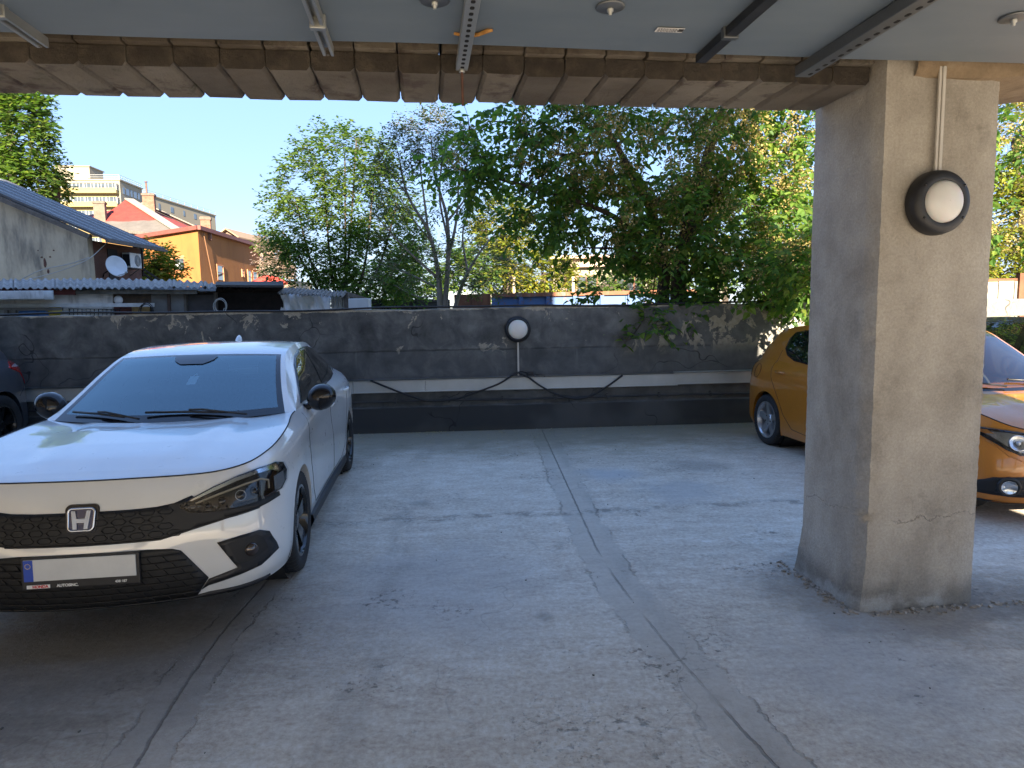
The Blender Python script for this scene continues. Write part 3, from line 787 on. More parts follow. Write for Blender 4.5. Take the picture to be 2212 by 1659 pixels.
        c.patch('tail_light', [(3.84, .97), (3.78, .90), (3.80, .80), (3.92, .76), (3.99, .80), (3.99, .95)], d, M_red, .005, .03)
        gp = MB(); h, n = c.hit(3.55, .86, d)
        if sg < 0:
            e1 = n.orthogonal().normalized(); e2 = n.cross(e1)
            gp.tube([h+n*.0005+(e1*math.cos(t)+e2*math.sin(t))*.085 for t in np.linspace(0, 2*PI, 25)[:-1]], .0025, 6, closed=True); gp.build('fuel_flap', M_dark, r)
    c.mirror(.90, 1.40, 1.0, P, (.10, .09, .08))
    wp = MB(); row = c.skin[3]
    for a, b in ((6, 18), (20, 34)): wp.tube([Vector(row[a])+Vector((0, -.02, .015)), Vector(c.skin[2][(a+b)//2])+Vector((0, -.02, .02)), Vector(c.skin[1][b])+Vector((0, -.02, .015))], .008, 6)
    wp.build('wipers', M_blk, r)
    return c

def build_grey_car(loc):
    P = paint('grey_metallic_paint', (.085, .095, .115), .3, .5, .4)
    sp = dict(HATCH); sp['scale'] = (1.145, 1.1, 1.14); sp['tyre_r'] = .325; sp['arch_r'] = .36
    c = Car('grey_car', loc, -.12, 'dark grey car with a red tail light, beside the white car', 'car', sp, P)
    c.finish_shell(1.76, 3.42); c.wheels(.24, M_rimblk, 'double', .24, 1.46)
    al = [(1.30, .965), (1.55, 1.13), (1.80, 1.27), (2.05, 1.345), (2.5, 1.37), (2.9, 1.355), (3.3, 1.30), (3.42, 1.14), (3.3, 1.06), (2.86, 1.02), (2.3, .985), (1.8, .968)]
    w1 = [(1.36, .985), (1.60, 1.145), (1.84, 1.275), (2.06, 1.33), (2.20, 1.345), (2.22, 1.0), (1.8, .985)]
    w2 = [(2.30, 1.348), (2.60, 1.352), (2.90, 1.338), (3.25, 1.28), (3.35, 1.15), (3.25, 1.08), (2.85, 1.04), (2.31, 1.005)]
    hatch_side(c, P, al, [w1, w2], [[(3.20, .98), (3.18, .80), (3.02, .60), (2.72, .28), (1.3, .26), (1.14, .4), (1.14, .92)], [(3.62, .60), (3.74, .66), (3.82, .78)]], [(2.93, .875), (2.02, .86)])
    for sg, d in ((1, 'left'), (-1, 'right')):
        b = c.patch('tail_light', [(3.52, .915), (3.66, .975), (3.86, .985), (3.97, .95), (3.99, .78), (3.96, .70), (3.88, .71), (3.74, .84)], d, M_red, .006, .03, thick=.008)
        c.patch('reverse_lens', [(3.58, .918), (3.70, .938), (3.93, .936), (3.93, .908), (3.72, .908)], d, plain('lens_pale', (.5, .42, .42), .15, coat=.7), .010, .03, b)
    return c

def build_black_car(loc):
    P = paint('black_paint', (.012, .012, .013), .3)
    sp = dict(HATCH); sp['scale'] = (1.08, 1.04, 1.02)
    c = Car('black_car', loc, -.13, 'black car parked beyond the orange hatchback, by the pale end of the wall', 'car', sp, P)
    c.finish_shell(1.76, 3.42); c.wheels(.21, M_rimsil, 'single', .215, 1.48); c.interior(1.25, .87, 2.1, 1.3)
    al = [(1.30, .965), (1.55, 1.13), (1.80, 1.27), (2.05, 1.345), (2.5, 1.37), (2.9, 1.355), (3.10, 1.325), (3.16, 1.25), (3.15, 1.14), (2.86, 1.02), (2.3, .985), (1.8, .968)]
    w1 = [(1.36, .985), (1.60, 1.145), (1.84, 1.275), (2.06, 1.33), (2.20, 1.345), (2.22, 1.0), (1.8, .985)]
    w2 = [(2.30, 1.348), (2.60, 1.352), (2.90, 1.338), (3.06, 1.31), (3.12, 1.24), (3.02, 1.09), (2.85, 1.04), (2.31, 1.005)]
    hatch_side(c, P, al, [w1, w2], [[(2.26, .98), (2.22, .6), (2.26, .26)]], [(2.93, .875)])
    c.mirror(.92, 1.45, 1.02, P)
    return c
# ================================================================== the parking bay
BO = Vector((1.856, 3.482, 0)); BA = .129          # pillar front corner, turn of the building
def B(u, v, z): return BO + Vector((u*math.cos(BA)-v*math.sin(BA), u*math.sin(BA)+v*math.cos(BA), z))
WO = Vector((-2.156, 9.076, 0)); WA = .0648         # boundary wall line
def W(u, d, z): return WO + Vector((u*math.cos(WA)+d*math.sin(WA), u*math.sin(WA)-d*math.cos(WA), z))  # d: out of the wall, towards the camera
RB = Matrix.Rotation(BA, 3, 'Z'); RW = Matrix.Rotation(WA, 3, 'Z')

# ---- materials of the setting
def concrete_floor_mat():
    t = NT('concrete_floor'); x, y, z = t.xyz()
    big = t.noise(.55, 5, .6); mid = t.noise(2.6, 6, .65, stretch=(.6, 1.6, 1)); fine = t.noise(34, 5, .7); grit = t.noise(130, 3, .7)
    col = t.ramp(big, [(.25, (.48, .424, .348)), (.5, (.59, .523, .436)), (.75, (.665, .60, .508))])
    col = t.mix(t.step(mid, .42, .72), col, (.66, .60, .51), 'MIX')
    col = t.mix(.5, col, t.ramp(fine, [(.3, .2), (.7, .8)]), 'OVERLAY')
    col = t.mix(.35, col, t.ramp(t.noise(7, 6, .72, stretch=(.7, 1.5, 1)), [(.3, .2), (.7, .8)]), 'OVERLAY')
    col = t.mix(t.math('MULTIPLY', t.step(grit, .56, .70), .22), col, (.09, .09, .088))
    wob = t.math('MULTIPLY', t.math('SUBTRACT', t.noise(2.2, 4, .6), .5), .16)
    wob2 = t.math('MULTIPLY', t.math('SUBTRACT', t.noise(11, 4, .7), .5), .10)
    def seam(px, py, qx, qy, curve=0.0):
        """signed distance to a long line in the floor"""
        dx, dy = qx-px, qy-py; L = math.hypot(dx, dy); nx, ny = -dy/L, dx/L
        d = t.math('ADD', t.math('MULTIPLY', t.math('SUBTRACT', x, px), nx), t.math('MULTIPLY', t.math('SUBTRACT', y, py), ny))
        return d
    dc = t.math('ADD', seam(.40, 8.5, .60, 4.1), 0)
    # the middle seam bends a little towards the camera
    bend = t.math('MULTIPLY', t.math('POWER', t.math('MAXIMUM', t.math('SUBTRACT', 4.6, y), 0), 1.6), .074)
    dc = t.math('ADD', t.math('SUBTRACT', x, t.math('ADD', bend, t.math('MULTIPLY_ADD', t.math('SUBTRACT', 8.5, y), .036, .42))), 0)
    dl = t.math('SUBTRACT', x, t.math('MULTIPLY_ADD', t.math('POWER', t.math('MAXIMUM', t.math('SUBTRACT', 3.5, y), 0), 1.5), .10, -1.545))
    bandh = []
    for d, w in ((dc, .145), (dl, .12)):
        da = t.math('ABSOLUTE', t.math('ADD', t.math('ADD', d, wob), wob2))
        band = t.math('SUBTRACT', 1, t.step(da, w-.012, w+.006))
        if w < .13: band = t.math('MULTIPLY', band, t.math('SUBTRACT', 1, t.step(y, 4.3, 4.9)))
        edge = t.math('SUBTRACT', 1, t.step(t.math('ABSOLUTE', t.math('SUBTRACT', da, w)), .002, .012))
        edge = t.math('MULTIPLY', edge, t.step(t.noise(2.1, 3), .42, .6))
        core = t.math('SUBTRACT', 1, t.step(t.math('ABSOLUTE', t.math('ADD', d, t.math('MULTIPLY', wob2, .25))), .003, .009))
        core = t.math('MULTIPLY', core, t.step(t.noise(.9, 2), .38, .5)); edge = t.math('MULTIPLY', edge, t.step(band, -.5, .001)) if w > .13 else t.math('MULTIPLY', edge, t.math('SUBTRACT', 1, t.step(y, 4.2, 4.8))); core = core if w > .13 else t.math('MULTIPLY', core, t.math('SUBTRACT', 1, t.step(y, 4.2, 4.8)))
        smooth = t.ramp(t.noise(5, 4, .6), [(.3, (.44, .395, .335)), (.7, (.51, .465, .40))])
        col = t.mix(t.math('MULTIPLY', band, .62), col, smooth)
        col = t.mix(t.math('MULTIPLY', edge, .32), col, (.09, .088, .085))
        col = t.mix(t.math('MULTIPLY', core, .5), col, (.08, .078, .075))
        bandh.append((band, edge, core))
    # cross crack about 5.3 m out
    dt = t.math('SUBTRACT', y, t.math('MULTIPLY_ADD', x, .10, 5.32))
    dt = t.math('ABSOLUTE', t.math('ADD', dt, t.math('ADD', wob, wob2)))
    crk = t.math('MULTIPLY', t.math('SUBTRACT', 1, t.step(dt, .015, .12)), t.step(t.noise(4.5, 5, .75), .42, .62))
    col = t.mix(t.math('MULTIPLY', crk, .6), col, (.12, .11, .095))
    # dirt along the boundary wall
    dw = t.math('SUBTRACT', t.math('MULTIPLY_ADD', x, .065, 9.216), y)
    dirt = t.math('SUBTRACT', 1, t.step(t.math('ADD', dw, t.math('MULTIPLY', t.math('SUBTRACT', t.noise(1.3, 5, .7), .5), 2.4)), .5, 2.5))
    col = t.mix(t.math('MULTIPLY', dirt, .85), col, (.20, .178, .125))
    # damp earth by the pillar foot and oil under the parked car
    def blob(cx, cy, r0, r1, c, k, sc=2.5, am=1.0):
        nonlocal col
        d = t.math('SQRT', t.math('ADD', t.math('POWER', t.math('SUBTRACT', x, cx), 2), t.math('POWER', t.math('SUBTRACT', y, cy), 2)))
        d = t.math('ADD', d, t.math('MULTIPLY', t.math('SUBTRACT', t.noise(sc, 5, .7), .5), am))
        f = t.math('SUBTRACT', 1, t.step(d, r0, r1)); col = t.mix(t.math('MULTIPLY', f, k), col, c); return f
    blob(2.1, 3.75, .45, .85, (.20, .19, .175), .6)
    blob(2.95, 3.55, .1, .7, (.10, .09, .078), .6, 6, .8)
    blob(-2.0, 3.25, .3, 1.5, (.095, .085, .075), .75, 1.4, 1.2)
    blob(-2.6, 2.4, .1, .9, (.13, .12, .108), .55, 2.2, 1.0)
    blob(.95, 6.6, .1, .42, (.43, .445, .45), .7, 3, .5)
    blob(-.55, 3.9, .2, 1.1, (.36, .365, .365), .5, 1.7, 1.2)
    blob(1.6, 2.9, .1, .8, (.40, .405, .405), .45, 3, 1.0)
    blob(1.5, 5.95, .1, .55, (.42, .42, .41), .55, 4, .9)
    for cx, k in ((-.62, .20), (.98, .17), (-1.15, .12)):
        tm = t.math('SUBTRACT', 1, t.step(t.math('ABSOLUTE', t.math('ADD', t.math('SUBTRACT', x, t.math('MULTIPLY_ADD', y, -.05, cx)), t.math('MULTIPLY', t.math('SUBTRACT', t.noise(.7, 2), .5), .5))), .05, .16))
        tm = t.math('MULTIPLY', tm, t.step(t.noise(3.5, 5, .7, stretch=(1, .35, 1), loc=(cx, 0, 0)), .42, .62))
        col = t.mix(t.math('MULTIPLY', tm, k*1.6), col, (.24, .225, .20))
    for i, (cx, cy, r) in enumerate(((.15, 3.5, .05), (-.8, 5.7, .10), (1.9, 6.9, .3))):
        blob(cx, cy, r*.3, r*1.4, (.24, .225, .20), .5, 5+i, r*1.6)
    # rough aggregate patches
    agg = t.math('MULTIPLY', t.step(t.noise(1.1, 4, .6, loc=(5, 2, 0)), .50, .66), t.step(t.voro(48), .30, .05))
    col = t.mix(t.math('MULTIPLY', agg, .5), col, (.46, .455, .44))
    pits = t.math('MULTIPLY', t.step(t.noise(1.7, 4, .6, loc=(1, 9, 0)), .54, .66), t.step(t.noise(21, 4, .75), .52, .66))
    col = t.mix(t.math('MULTIPLY', pits, .62), col, (.085, .083, .08))
    hair = t.n('ShaderNodeTexVoronoi', feature='DISTANCE_TO_EDGE'); wv = t.n('ShaderNodeVectorMath', operation='ADD')
    nzv = t.n('ShaderNodeTexNoise'); nzv.inputs['Scale'].default_value = 2.3; t.set(nzv.inputs['Vector'], t.co); t.set(wv.inputs[0], t.co); t.set(wv.inputs[1], nzv.outputs['Color'])
    t.set(hair.inputs['Vector'], wv.outputs[0]); hair.inputs['Scale'].default_value = .62
    hc = t.math('MULTIPLY', t.math('SUBTRACT', 1, t.step(hair.outputs['Distance'], .002, .007)), t.step(t.noise(.8, 3, .6, loc=(3, 3, 0)), .48, .58))
    col = t.mix(t.math('MULTIPLY', hc, .18), col, (.06, .06, .06))
    t.p(Base_Color=col, Roughness=t.ramp(fine, [(.3, .78), (.7, .95)]))
    t.bs.inputs['Specular IOR Level'].default_value = .25
    h = t.math('ADD', t.math('MULTIPLY', fine, .5), t.math('MULTIPLY', grit, .22))
    h = t.math('SUBTRACT', h, t.math('MULTIPLY', pits, .45)); h = t.math('SUBTRACT', h, t.math('MULTIPLY', crk, .5))
    h = t.math('ADD', h, t.math('MULTIPLY', agg, .35))
    for b_, e_, c_ in bandh:
        h = t.math('SUBTRACT', h, t.math('ADD', t.math('MULTIPLY', e_, .7), t.math('MULTIPLY', c_, .9)))
        h = t.math('SUBTRACT', h, t.math('MULTIPLY', t.math('MULTIPLY', b_, fine), .28))
    t.bump(h, .9, .014); return t.mat

def wall_paint_mat():
    """charcoal paint on rough render: object coordinates are u along, -, z up"""
    t = NT('charcoal_wall'); x, y, z = t.xyz()
    big = t.noise(1.1, 5, .6); mid = t.noise(3.4, 6, .65, dist=.4); streak = t.noise(5.5, 4, .6, stretch=(1, 1, .14)); fine = t.noise(55, 4, .7)
    col = t.ramp(mid, [(.28, (.042, .044, .045)), (.5, (.102, .105, .104)), (.72, (.19, .192, .186))])
    col = t.mix(t.math('MULTIPLY', t.step(streak, .5, .72), .55), col, (.105, .11, .112))
    col = t.mix(t.math('MULTIPLY', t.step(t.noise(1.6, 4, .6, loc=(7, 0, 3)), .52, .7), .6), col, (.022, .024, .028))
    # paler grey towards the right-hand end
    rightf = t.step(t.math('ADD', x, t.math('MULTIPLY', t.math('SUBTRACT', big, .5), 3.0)), 1.6, 6.2)
    col = t.mix(t.math('MULTIPLY', rightf, .62), col, t.ramp(mid, [(.3, (.10, .10, .096)), (.7, (.20, .198, .188))]))
    # lighter band below the seam
    zj = t.math('ADD', z, t.math('MULTIPLY', t.math('SUBTRACT', t.noise(4, 3), .5), .05))
    low = t.math('SUBTRACT', 1, t.step(zj, 1.09, 1.12))
    col = t.mix(t.math('MULTIPLY', low, .38), col, (.080, .084, .087))
    seam = t.math('MULTIPLY', t.math('SUBTRACT', 1, t.step(t.math('ABSOLUTE', t.math('SUBTRACT', zj, 1.105)), .006, .018)), t.step(t.noise(2.2, 3), .40, .55))
    col = t.mix(t.math('MULTIPLY', seam, .4), col, (.018, .019, .021))
    drips = t.math('MULTIPLY', t.step(t.noise(9, 3, .6, stretch=(1, 1, .1), loc=(2, 0, 0)), .60, .70), t.math('MULTIPLY', low, t.step(z, .70, 1.1)))
    col = t.mix(t.math('MULTIPLY', drips, .55), col, (.16, .165, .162))
    # flaked patches of pale render, mostly in the upper half
    up = t.math('MULTIPLY', t.step(z, .95, 1.25), 1.0)
    flake = t.noise(4.2, 7, .68, stretch=(1, 1, .8), dist=.5, loc=(3.3, 0, 1.7)); sel = t.noise(.95, 2, .5, loc=(11, 0, 4))
    fl = t.math('ADD', t.math('MULTIPLY', sel, .55), flake); fl = t.math('ADD', fl, t.math('MULTIPLY', rightf, .10))
    fl = t.math('ADD', fl, t.math('MULTIPLY', t.step(x, -1.0, 2.0), .03))
    fl = t.math('MULTIPLY', t.step(fl, .925, .945), up)
    topchip = t.math('MULTIPLY', t.step(t.math('ADD', z, t.math('MULTIPLY', t.noise(7, 4, .7), .06)), 1.668, 1.676), t.step(t.noise(1.4, 2), .44, .5))
    fl = t.math('MAXIMUM', fl, topchip)
    pale = t.ramp(t.noise(18, 4), [(.3, (.30, .265, .20)), (.7, (.46, .42, .34))])
    col = t.mix(t.math('MULTIPLY', fl, .88), col, pale)
    # pale, unpainted render at the far right
    fr = t.step(t.math('ADD', x, t.math('MULTIPLY', t.math('SUBTRACT', t.noise(2.4, 6, .7), .5), 1.6)), 5.75, 5.95)
    col = t.mix(t.math('MULTIPLY', fr, .9), col, t.ramp(mid, [(.3, (.15, .142, .124)), (.7, (.20, .19, .168))]))
    # dark tar plinth
    pl = t.math('SUBTRACT', 1, t.step(t.math('ADD', z, t.math('MULTIPLY', t.math('SUBTRACT', t.noise(3, 4), .5), .03)), .335, .35))
    plc = t.mix(t.step(t.noise(.9, 3, .5, loc=(0, 0, 8)), .42, .60), (.042, .044, .046), (.078, .080, .081))
    col = t.mix(pl, col, plc)
    dust = t.math('MULTIPLY', t.math('SUBTRACT', 1, t.step(t.math('ADD', z, t.math('MULTIPLY', t.noise(6, 4), .1)), .03, .16)), .5)
    col = t.mix(dust, col, (.075, .072, .062))
    hair = t.n('ShaderNodeTexVoronoi', feature='DISTANCE_TO_EDGE'); wv = t.n('ShaderNodeVectorMath', operation='ADD')
    nzv = t.n('ShaderNodeTexNoise'); nzv.inputs['Scale'].default_value = 1.9; t.set(nzv.inputs['Vector'], t.co); t.set(wv.inputs[0], t.co); t.set(wv.inputs[1], nzv.outputs['Color'])
    t.set(hair.inputs['Vector'], wv.outputs[0]); hair.inputs['Scale'].default_value = .8
    hc = t.math('MULTIPLY', t.math('SUBTRACT', 1, t.step(hair.outputs['Distance'], .002, .006)), t.step(t.noise(.7, 2), .5, .56))
    col = t.mix(t.math('MULTIPLY', hc, .7), col, (.012, .012, .014))
    t.p(Base_Color=col, Roughness=.82); t.bs.inputs['Specular IOR Level'].default_value = .3
    h = t.math('ADD', t.math('MULTIPLY', fine, .35), t.math('MULTIPLY', mid, .6)); h = t.math('SUBTRACT', h, t.math('MULTIPLY', fl, .45))
    h = t.math('SUBTRACT', h, t.math('MULTIPLY', seam, .5)); h = t.math('SUBTRACT', h, t.math('MULTIPLY', hc, .6))
    t.bump(h, .6, .012); return t.mat

def pillar_mat():
    t = NT('cement_render'); x, y, z = t.xyz()
    mid = t.noise(1.9, 7, .66, dist=.15, stretch=(1, 1, .75)); fine = t.noise(75, 5, .75); blot = t.noise(.9, 4, .55, stretch=(1, 1, .55), loc=(2, 1, 0))
    col = t.ramp(mid, [(.27, (.215, .19, .155)), (.5, (.355, .322, .272)), (.72, (.47, .434, .375))])
    col = t.mix(t.math('MULTIPLY', t.step(blot, .52, .72), .45), col, (.43, .42, .39))
    col = t.mix(t.math('MULTIPLY', t.step(t.noise(2.6, 6, .7, loc=(9, 3, 1), dist=.15), .57, .67), .4), col, (.195, .178, .152))
    foot = t.math('SUBTRACT', 1, t.step(t.math('ADD', z, t.math('MULTIPLY', t.math('SUBTRACT', t.noise(3.6, 5, .7), .5), .38)), .05, .22))
    col = t.mix(t.math('MULTIPLY', foot, .55), col, (.10, .096, .088))
    salt = t.math('MULTIPLY', t.math('SUBTRACT', 1, t.step(t.math('ADD', z, t.math('MULTIPLY', t.noise(6, 5, .7), .25)), .16, .24)), t.step(t.noise(2.1, 3, .6, loc=(4, 0, 0)), .5, .6))
    col = t.mix(t.math('MULTIPLY', salt, .6), col, (.47, .465, .44))
    zj = t.math('ADD', z, t.math('MULTIPLY', t.math('SUBTRACT', t.noise(2.8, 5, .7), .5), .22))
    crack = t.math('SUBTRACT', 1, t.step(t.math('ABSOLUTE', t.math('SUBTRACT', zj, .50)), .0008, .0032))
    crack = t.math('MULTIPLY', crack, t.step(t.noise(2.2, 3, .6, loc=(1, 1, 6)), .36, .52))
    col = t.mix(t.math('MULTIPLY', crack, .4), col, (.07, .066, .06))
    col = t.mix(.3, col, t.ramp(fine, [(.3, .2), (.7, .8)]), 'OVERLAY')
    t.p(Base_Color=col, Roughness=.92); t.bs.inputs['Specular IOR Level'].default_value = .2
    h = t.math('ADD', fine, t.math('MULTIPLY', mid, 1.2)); h = t.math('SUBTRACT', h, t.math('MULTIPLY', crack, 1.2))
    t.bump(h, .55, .008); return t.mat

def block_mat():
    t = NT('fired_block'); nz = t.noise(3, 5, .6); fine = t.noise(60, 5, .75); rnd = t.n('ShaderNodeObjectInfo').outputs['Random']
    x, y, z = t.xyz()
    col = t.ramp(nz, [(.28, (.115, .097, .077)), (.5, (.25, .22, .178)), (.72, (.38, .34, .285))])
    col = t.mix(.55, col, t.ramp(rnd, [(.0, (.07, .052, .036)), (.35, (.15, .115, .078)), (.7, (.21, .175, .13)), (1, (.30, .26, .20))]))
    stain = t.math('MULTIPLY', t.step(t.noise(4.5, 5, .65, loc=(2, 5, 1)), .50, .66), t.step(rnd, .35, .6))
    col = t.mix(t.math('MULTIPLY', stain, .7), col, (.055, .026, .024))
    moss = t.math('MULTIPLY', t.step(t.noise(6, 5, .7, loc=(8, 5, 1)), .57, .70), t.step(rnd, .5, .75))
    col = t.mix(t.math('MULTIPLY', moss, .6), col, (.055, .06, .02))
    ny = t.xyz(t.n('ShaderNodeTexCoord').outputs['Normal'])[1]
    front_dark = t.math('MULTIPLY', t.math('MULTIPLY', t.step(t.math('MULTIPLY', ny, -1), .5, .8), t.math('SUBTRACT', 1, t.math('MULTIPLY', t.step(z, 2.836, 2.842), .6))), .88)  # front faces coloured darker than the undersides, by facing direction
    col = t.mix(front_dark, col, t.ramp(t.noise(9, 5, .7), [(.3, (.014, .011, .009)), (.5, (.036, .028, .021)), (.72, (.095, .077, .058))]))
    t.p(Base_Color=col, Roughness=.95); t.bump(t.math('ADD', fine, t.math('MULTIPLY', t.noise(22, 6, .75), 1.2)), 1.0, .018); return t.mat

def panel_mat():
    t = NT('ceiling_board'); nz = t.noise(1.6, 4, .6, stretch=(.35, 1, 1)); fine = t.noise(140, 3, .7); scuff = t.noise(5, 6, .75, stretch=(.5, 1.8, 1))
    rnd = t.n('ShaderNodeObjectInfo').outputs['Random']
    col = t.ramp(nz, [(.3, (.115, .152, .190)), (.7, (.178, .216, .25))])
    col = t.mix(t.math('MULTIPLY', t.step(scuff, .60, .74), .3), col, (.26, .285, .30))
    col = t.mix(t.math('MULTIPLY', rnd, .15), col, (.26, .27, .275))
    t.p(Base_Color=col, Roughness=.55); t.bump(t.math('ADD', t.math('MULTIPLY', fine, .3), t.math('MULTIPLY', nz, .8)), .2, .01); return t.mat
def galv(name, lo, hi, rough=.42):
    t = NT(name); nz = t.noise(4, 5, .6, stretch=(.3, 1, 1)); sp = t.voro(60)
    t.p(Base_Color=t.mix(t.math('MULTIPLY', sp, .25), t.ramp(nz, [(.3, lo), (.7, hi)]), lo), Metallic=.75, Roughness=t.ramp(nz, [(.3, rough), (.7, rough+.18)])); return t.mat
def earth_mat():
    t = NT('earth'); a = t.noise(.35, 6, .65); b = t.noise(6, 5, .7)
    col = t.ramp(a, [(.35, (.10, .085, .06)), (.5, (.15, .13, .095)), (.65, (.07, .09, .035))])
    t.p(Base_Color=t.mix(.4, col, t.ramp(b, [(.3, (.05, .05, .03)), (.7, (.22, .20, .16))])), Roughness=.95); t.bump(b, .6, .05); return t.mat

# ---- ground
g = MB(); R_ = 1500
g.add([(-R_, -R_, -.02), (R_, -R_, -.02), (R_, R_, -.02), (-R_, R_, -.02)], [(0, 1, 2, 3)])
tag(g.build('ground', earth_mat()), 'bare earth and grass beyond the boundary wall', kind='structure')
g = MB(); g.add([(-16, -14, 0), (16, -14, 0)] + [tuple(W(18, -.0, 0)), tuple(W(-14, -.0, 0))], [(0, 1, 2, 3)])
tag(g.build('concrete_floor', concrete_floor_mat()), 'worn grey concrete floor of the parking bays', kind='structure')

# ---- boundary wall
wl = MB(); n = 120; u0, u1 = -12.0, 16.0; rows = []
rnd = random.Random(3)
tops = [1.668+.010*math.sin(k*.31)+rnd.uniform(-.007, .007) for k in range(n+1)]
for k in range(n+1):
    u = u0+(u1-u0)*k/n; t_ = tops[k]
    rows.append([(u, -.028, 0), (u, -.028, .338), (u, -.018, .352), (u, 0, .36), (u, 0, .73), (u, 0, 1.095), (u, -.004, 1.115), (u, -.004, t_-.012), (u, .003, t_), (u, .20, t_+.004), (u, .205, 0)])
wl.grid(rows, smooth=False)
wall = wl.build('boundary_wall', wall_paint_mat()); wall.location = WO; wall.rotation_euler = (0, 0, WA)
tag(wall, 'long low dark charcoal wall with flaking paint at the back of the bays', 'wall')

# ---- pillar
pr = MB(); rnd = random.Random(5); rows = []
Wp, Dp, rad = .655, .60, .018
for z in list(np.linspace(0, .22, 7))+list(np.linspace(.25, 3.0, 120)):
    fl = .032*max(0, 1-z/.34)**1.3
    x0, x1, y0, y1 = -.02*max(0, 1-z/.3), Wp-.012*z/3+.01, 0, Dp+fl
    x0 -= fl*.35
    per = []
    def side(a, b, m):
        for q in range(m): per.append((a[0]+(b[0]-a[0])*q/m, a[1]+(b[1]-a[1])*q/m))
    c = rad
    side((x0+c, y0), (x1-c, y0), 14); side((x1, y0+c), (x1, y1-c), 12); side((x1-c, y1), (x0+c, y1), 14); side((x0, y1-c), (x0, y0+c), 12)
    chip = max(0, math.sin(z*7.1)*math.sin(z*17.3+1)*math.sin(z*41)-.25)*.022 + (.02 if .49 < z < .53 else 0) + (.012*max(0, 1-z/.12))
    rowp = []
    for a, b in per:
        da = math.hypot(a-x0, b-y0); k = max(0, 1-da/.05)
        rowp.append((a+rnd.uniform(-.0018, .0018)+chip*k, b+rnd.uniform(-.0018, .0018)+chip*k, z))
    rows.append(rowp)
pr.grid(rows, smooth=True, closed=True)
pil = pr.build('concrete_pillar', pillar_mat(), angle=40); pil.location = BO; pil.rotation_euler = (0, 0, BA)
tag(pil, 'square cement rendered pillar holding up the building', 'pillar')
# rubble at the pillar foot
rb = MB(); rnd = random.Random(11)
for k in range(170):
    if rnd.random() < .6: u, v = -.03-abs(rnd.gauss(0, .04)), rnd.uniform(-.02, .75)
    else: u, v = rnd.uniform(0, .95), -.01-abs(rnd.gauss(0, .035))
    s_ = rnd.uniform(.004, .014); p = B(u, v, s_*.4)
    rb.box(p, (s_*1.5, s_, s_), Matrix.Rotation(rnd.uniform(0, 3), 3, 'Z') @ Matrix.Rotation(rnd.uniform(-.5, .5), 3, 'X'))
tag(rb.build('gravel', plain('grit', (.33, .30, .26), .95, var=.4, scale=30)), 'crumbs of broken render along the pillar foot', kind='stuff')

# ---- block beam along the front edge of the building
bmr = empty('block_beam', B(0, 0, 0), BA, 'brown beam of stained hollow blocks along the building edge', 'beam')
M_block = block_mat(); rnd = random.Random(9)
pitch = .196
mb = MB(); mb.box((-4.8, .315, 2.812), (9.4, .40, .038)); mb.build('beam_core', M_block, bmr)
for k in range(0, 48):
    uc = -.11-pitch*k; w = pitch-.005; g_ = .017
    j = rnd.uniform(-.005, .005); zb = 2.75+rnd.uniform(-.004, .004); v0, v1 = .09+j, .54+j
    # section across u: chamfered lower edges make the V joints
    sec = [(-w/2, zb+.018), (-w/2+g_, zb), (w/2-g_, zb), (w/2, zb+.018), (w/2, zb+.084), (-w/2, zb+.084)]
    vs = []; m = 9
    for q in range(m):
        v = v0+(v1-v0)*q/(m-1)
        for a, z in sec: vs.append((uc+a+rnd.uniform(-.0018, .0018), v+rnd.uniform(-.003, .003), z+rnd.uniform(-.0018, .0018)))
    fs = [tuple(range(6))[::-1], tuple((m-1)*6+i for i in range(6))]
    for q in range(m-1):
        for i in range(6): fs.append((q*6+i, q*6+(i+1) % 6, (q+1)*6+(i+1) % 6, (q+1)*6+i))
    mb = MB(); mb.add(vs, fs)
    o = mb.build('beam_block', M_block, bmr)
    if k < 40 or True:
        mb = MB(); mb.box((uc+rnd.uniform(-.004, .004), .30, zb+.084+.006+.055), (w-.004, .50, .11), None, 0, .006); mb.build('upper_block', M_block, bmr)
# ---- rough cantilever beam to the right of the pillar
cb = MB(); rnd = random.Random(21); rows = []
for u in np.linspace(.16, 2.3, 26):
    zb = 2.755+max(0, u-.62)*.115+(.0 if u > .2 else .01)
    sec = [(-.03, 2.98), (-.03, zb+.04), (-.015, zb+.008), (.02, zb), (.30, zb), (.58, zb), (.60, zb+.02), (.60, 2.98)]
    rows.append([(u+rnd.uniform(-.004, .004), v+rnd.uniform(-.006, .006), z+rnd.uniform(-.006, .006)) for v, z in sec])
cb.grid(rows, closed=True)
t = NT('raw_cement'); nz = t.noise(5, 6, .7)
t.p(Base_Color=t.ramp(nz, [(.3, (.17, .12, .07)), (.55, (.27, .20, .125)), (.75, (.36, .29, .20))]), Roughness=.95); t.bump(t.math('ADD', nz, t.noise(60, 4, .7)), .7, .012)
M_raw = t.mat
o = cb.build('cantilever_beam', M_raw, angle=45); o.location = BO; o.rotation_euler = (0, 0, BA)
tag(o, 'rough brown cement beam running right from the pillar top', 'beam')

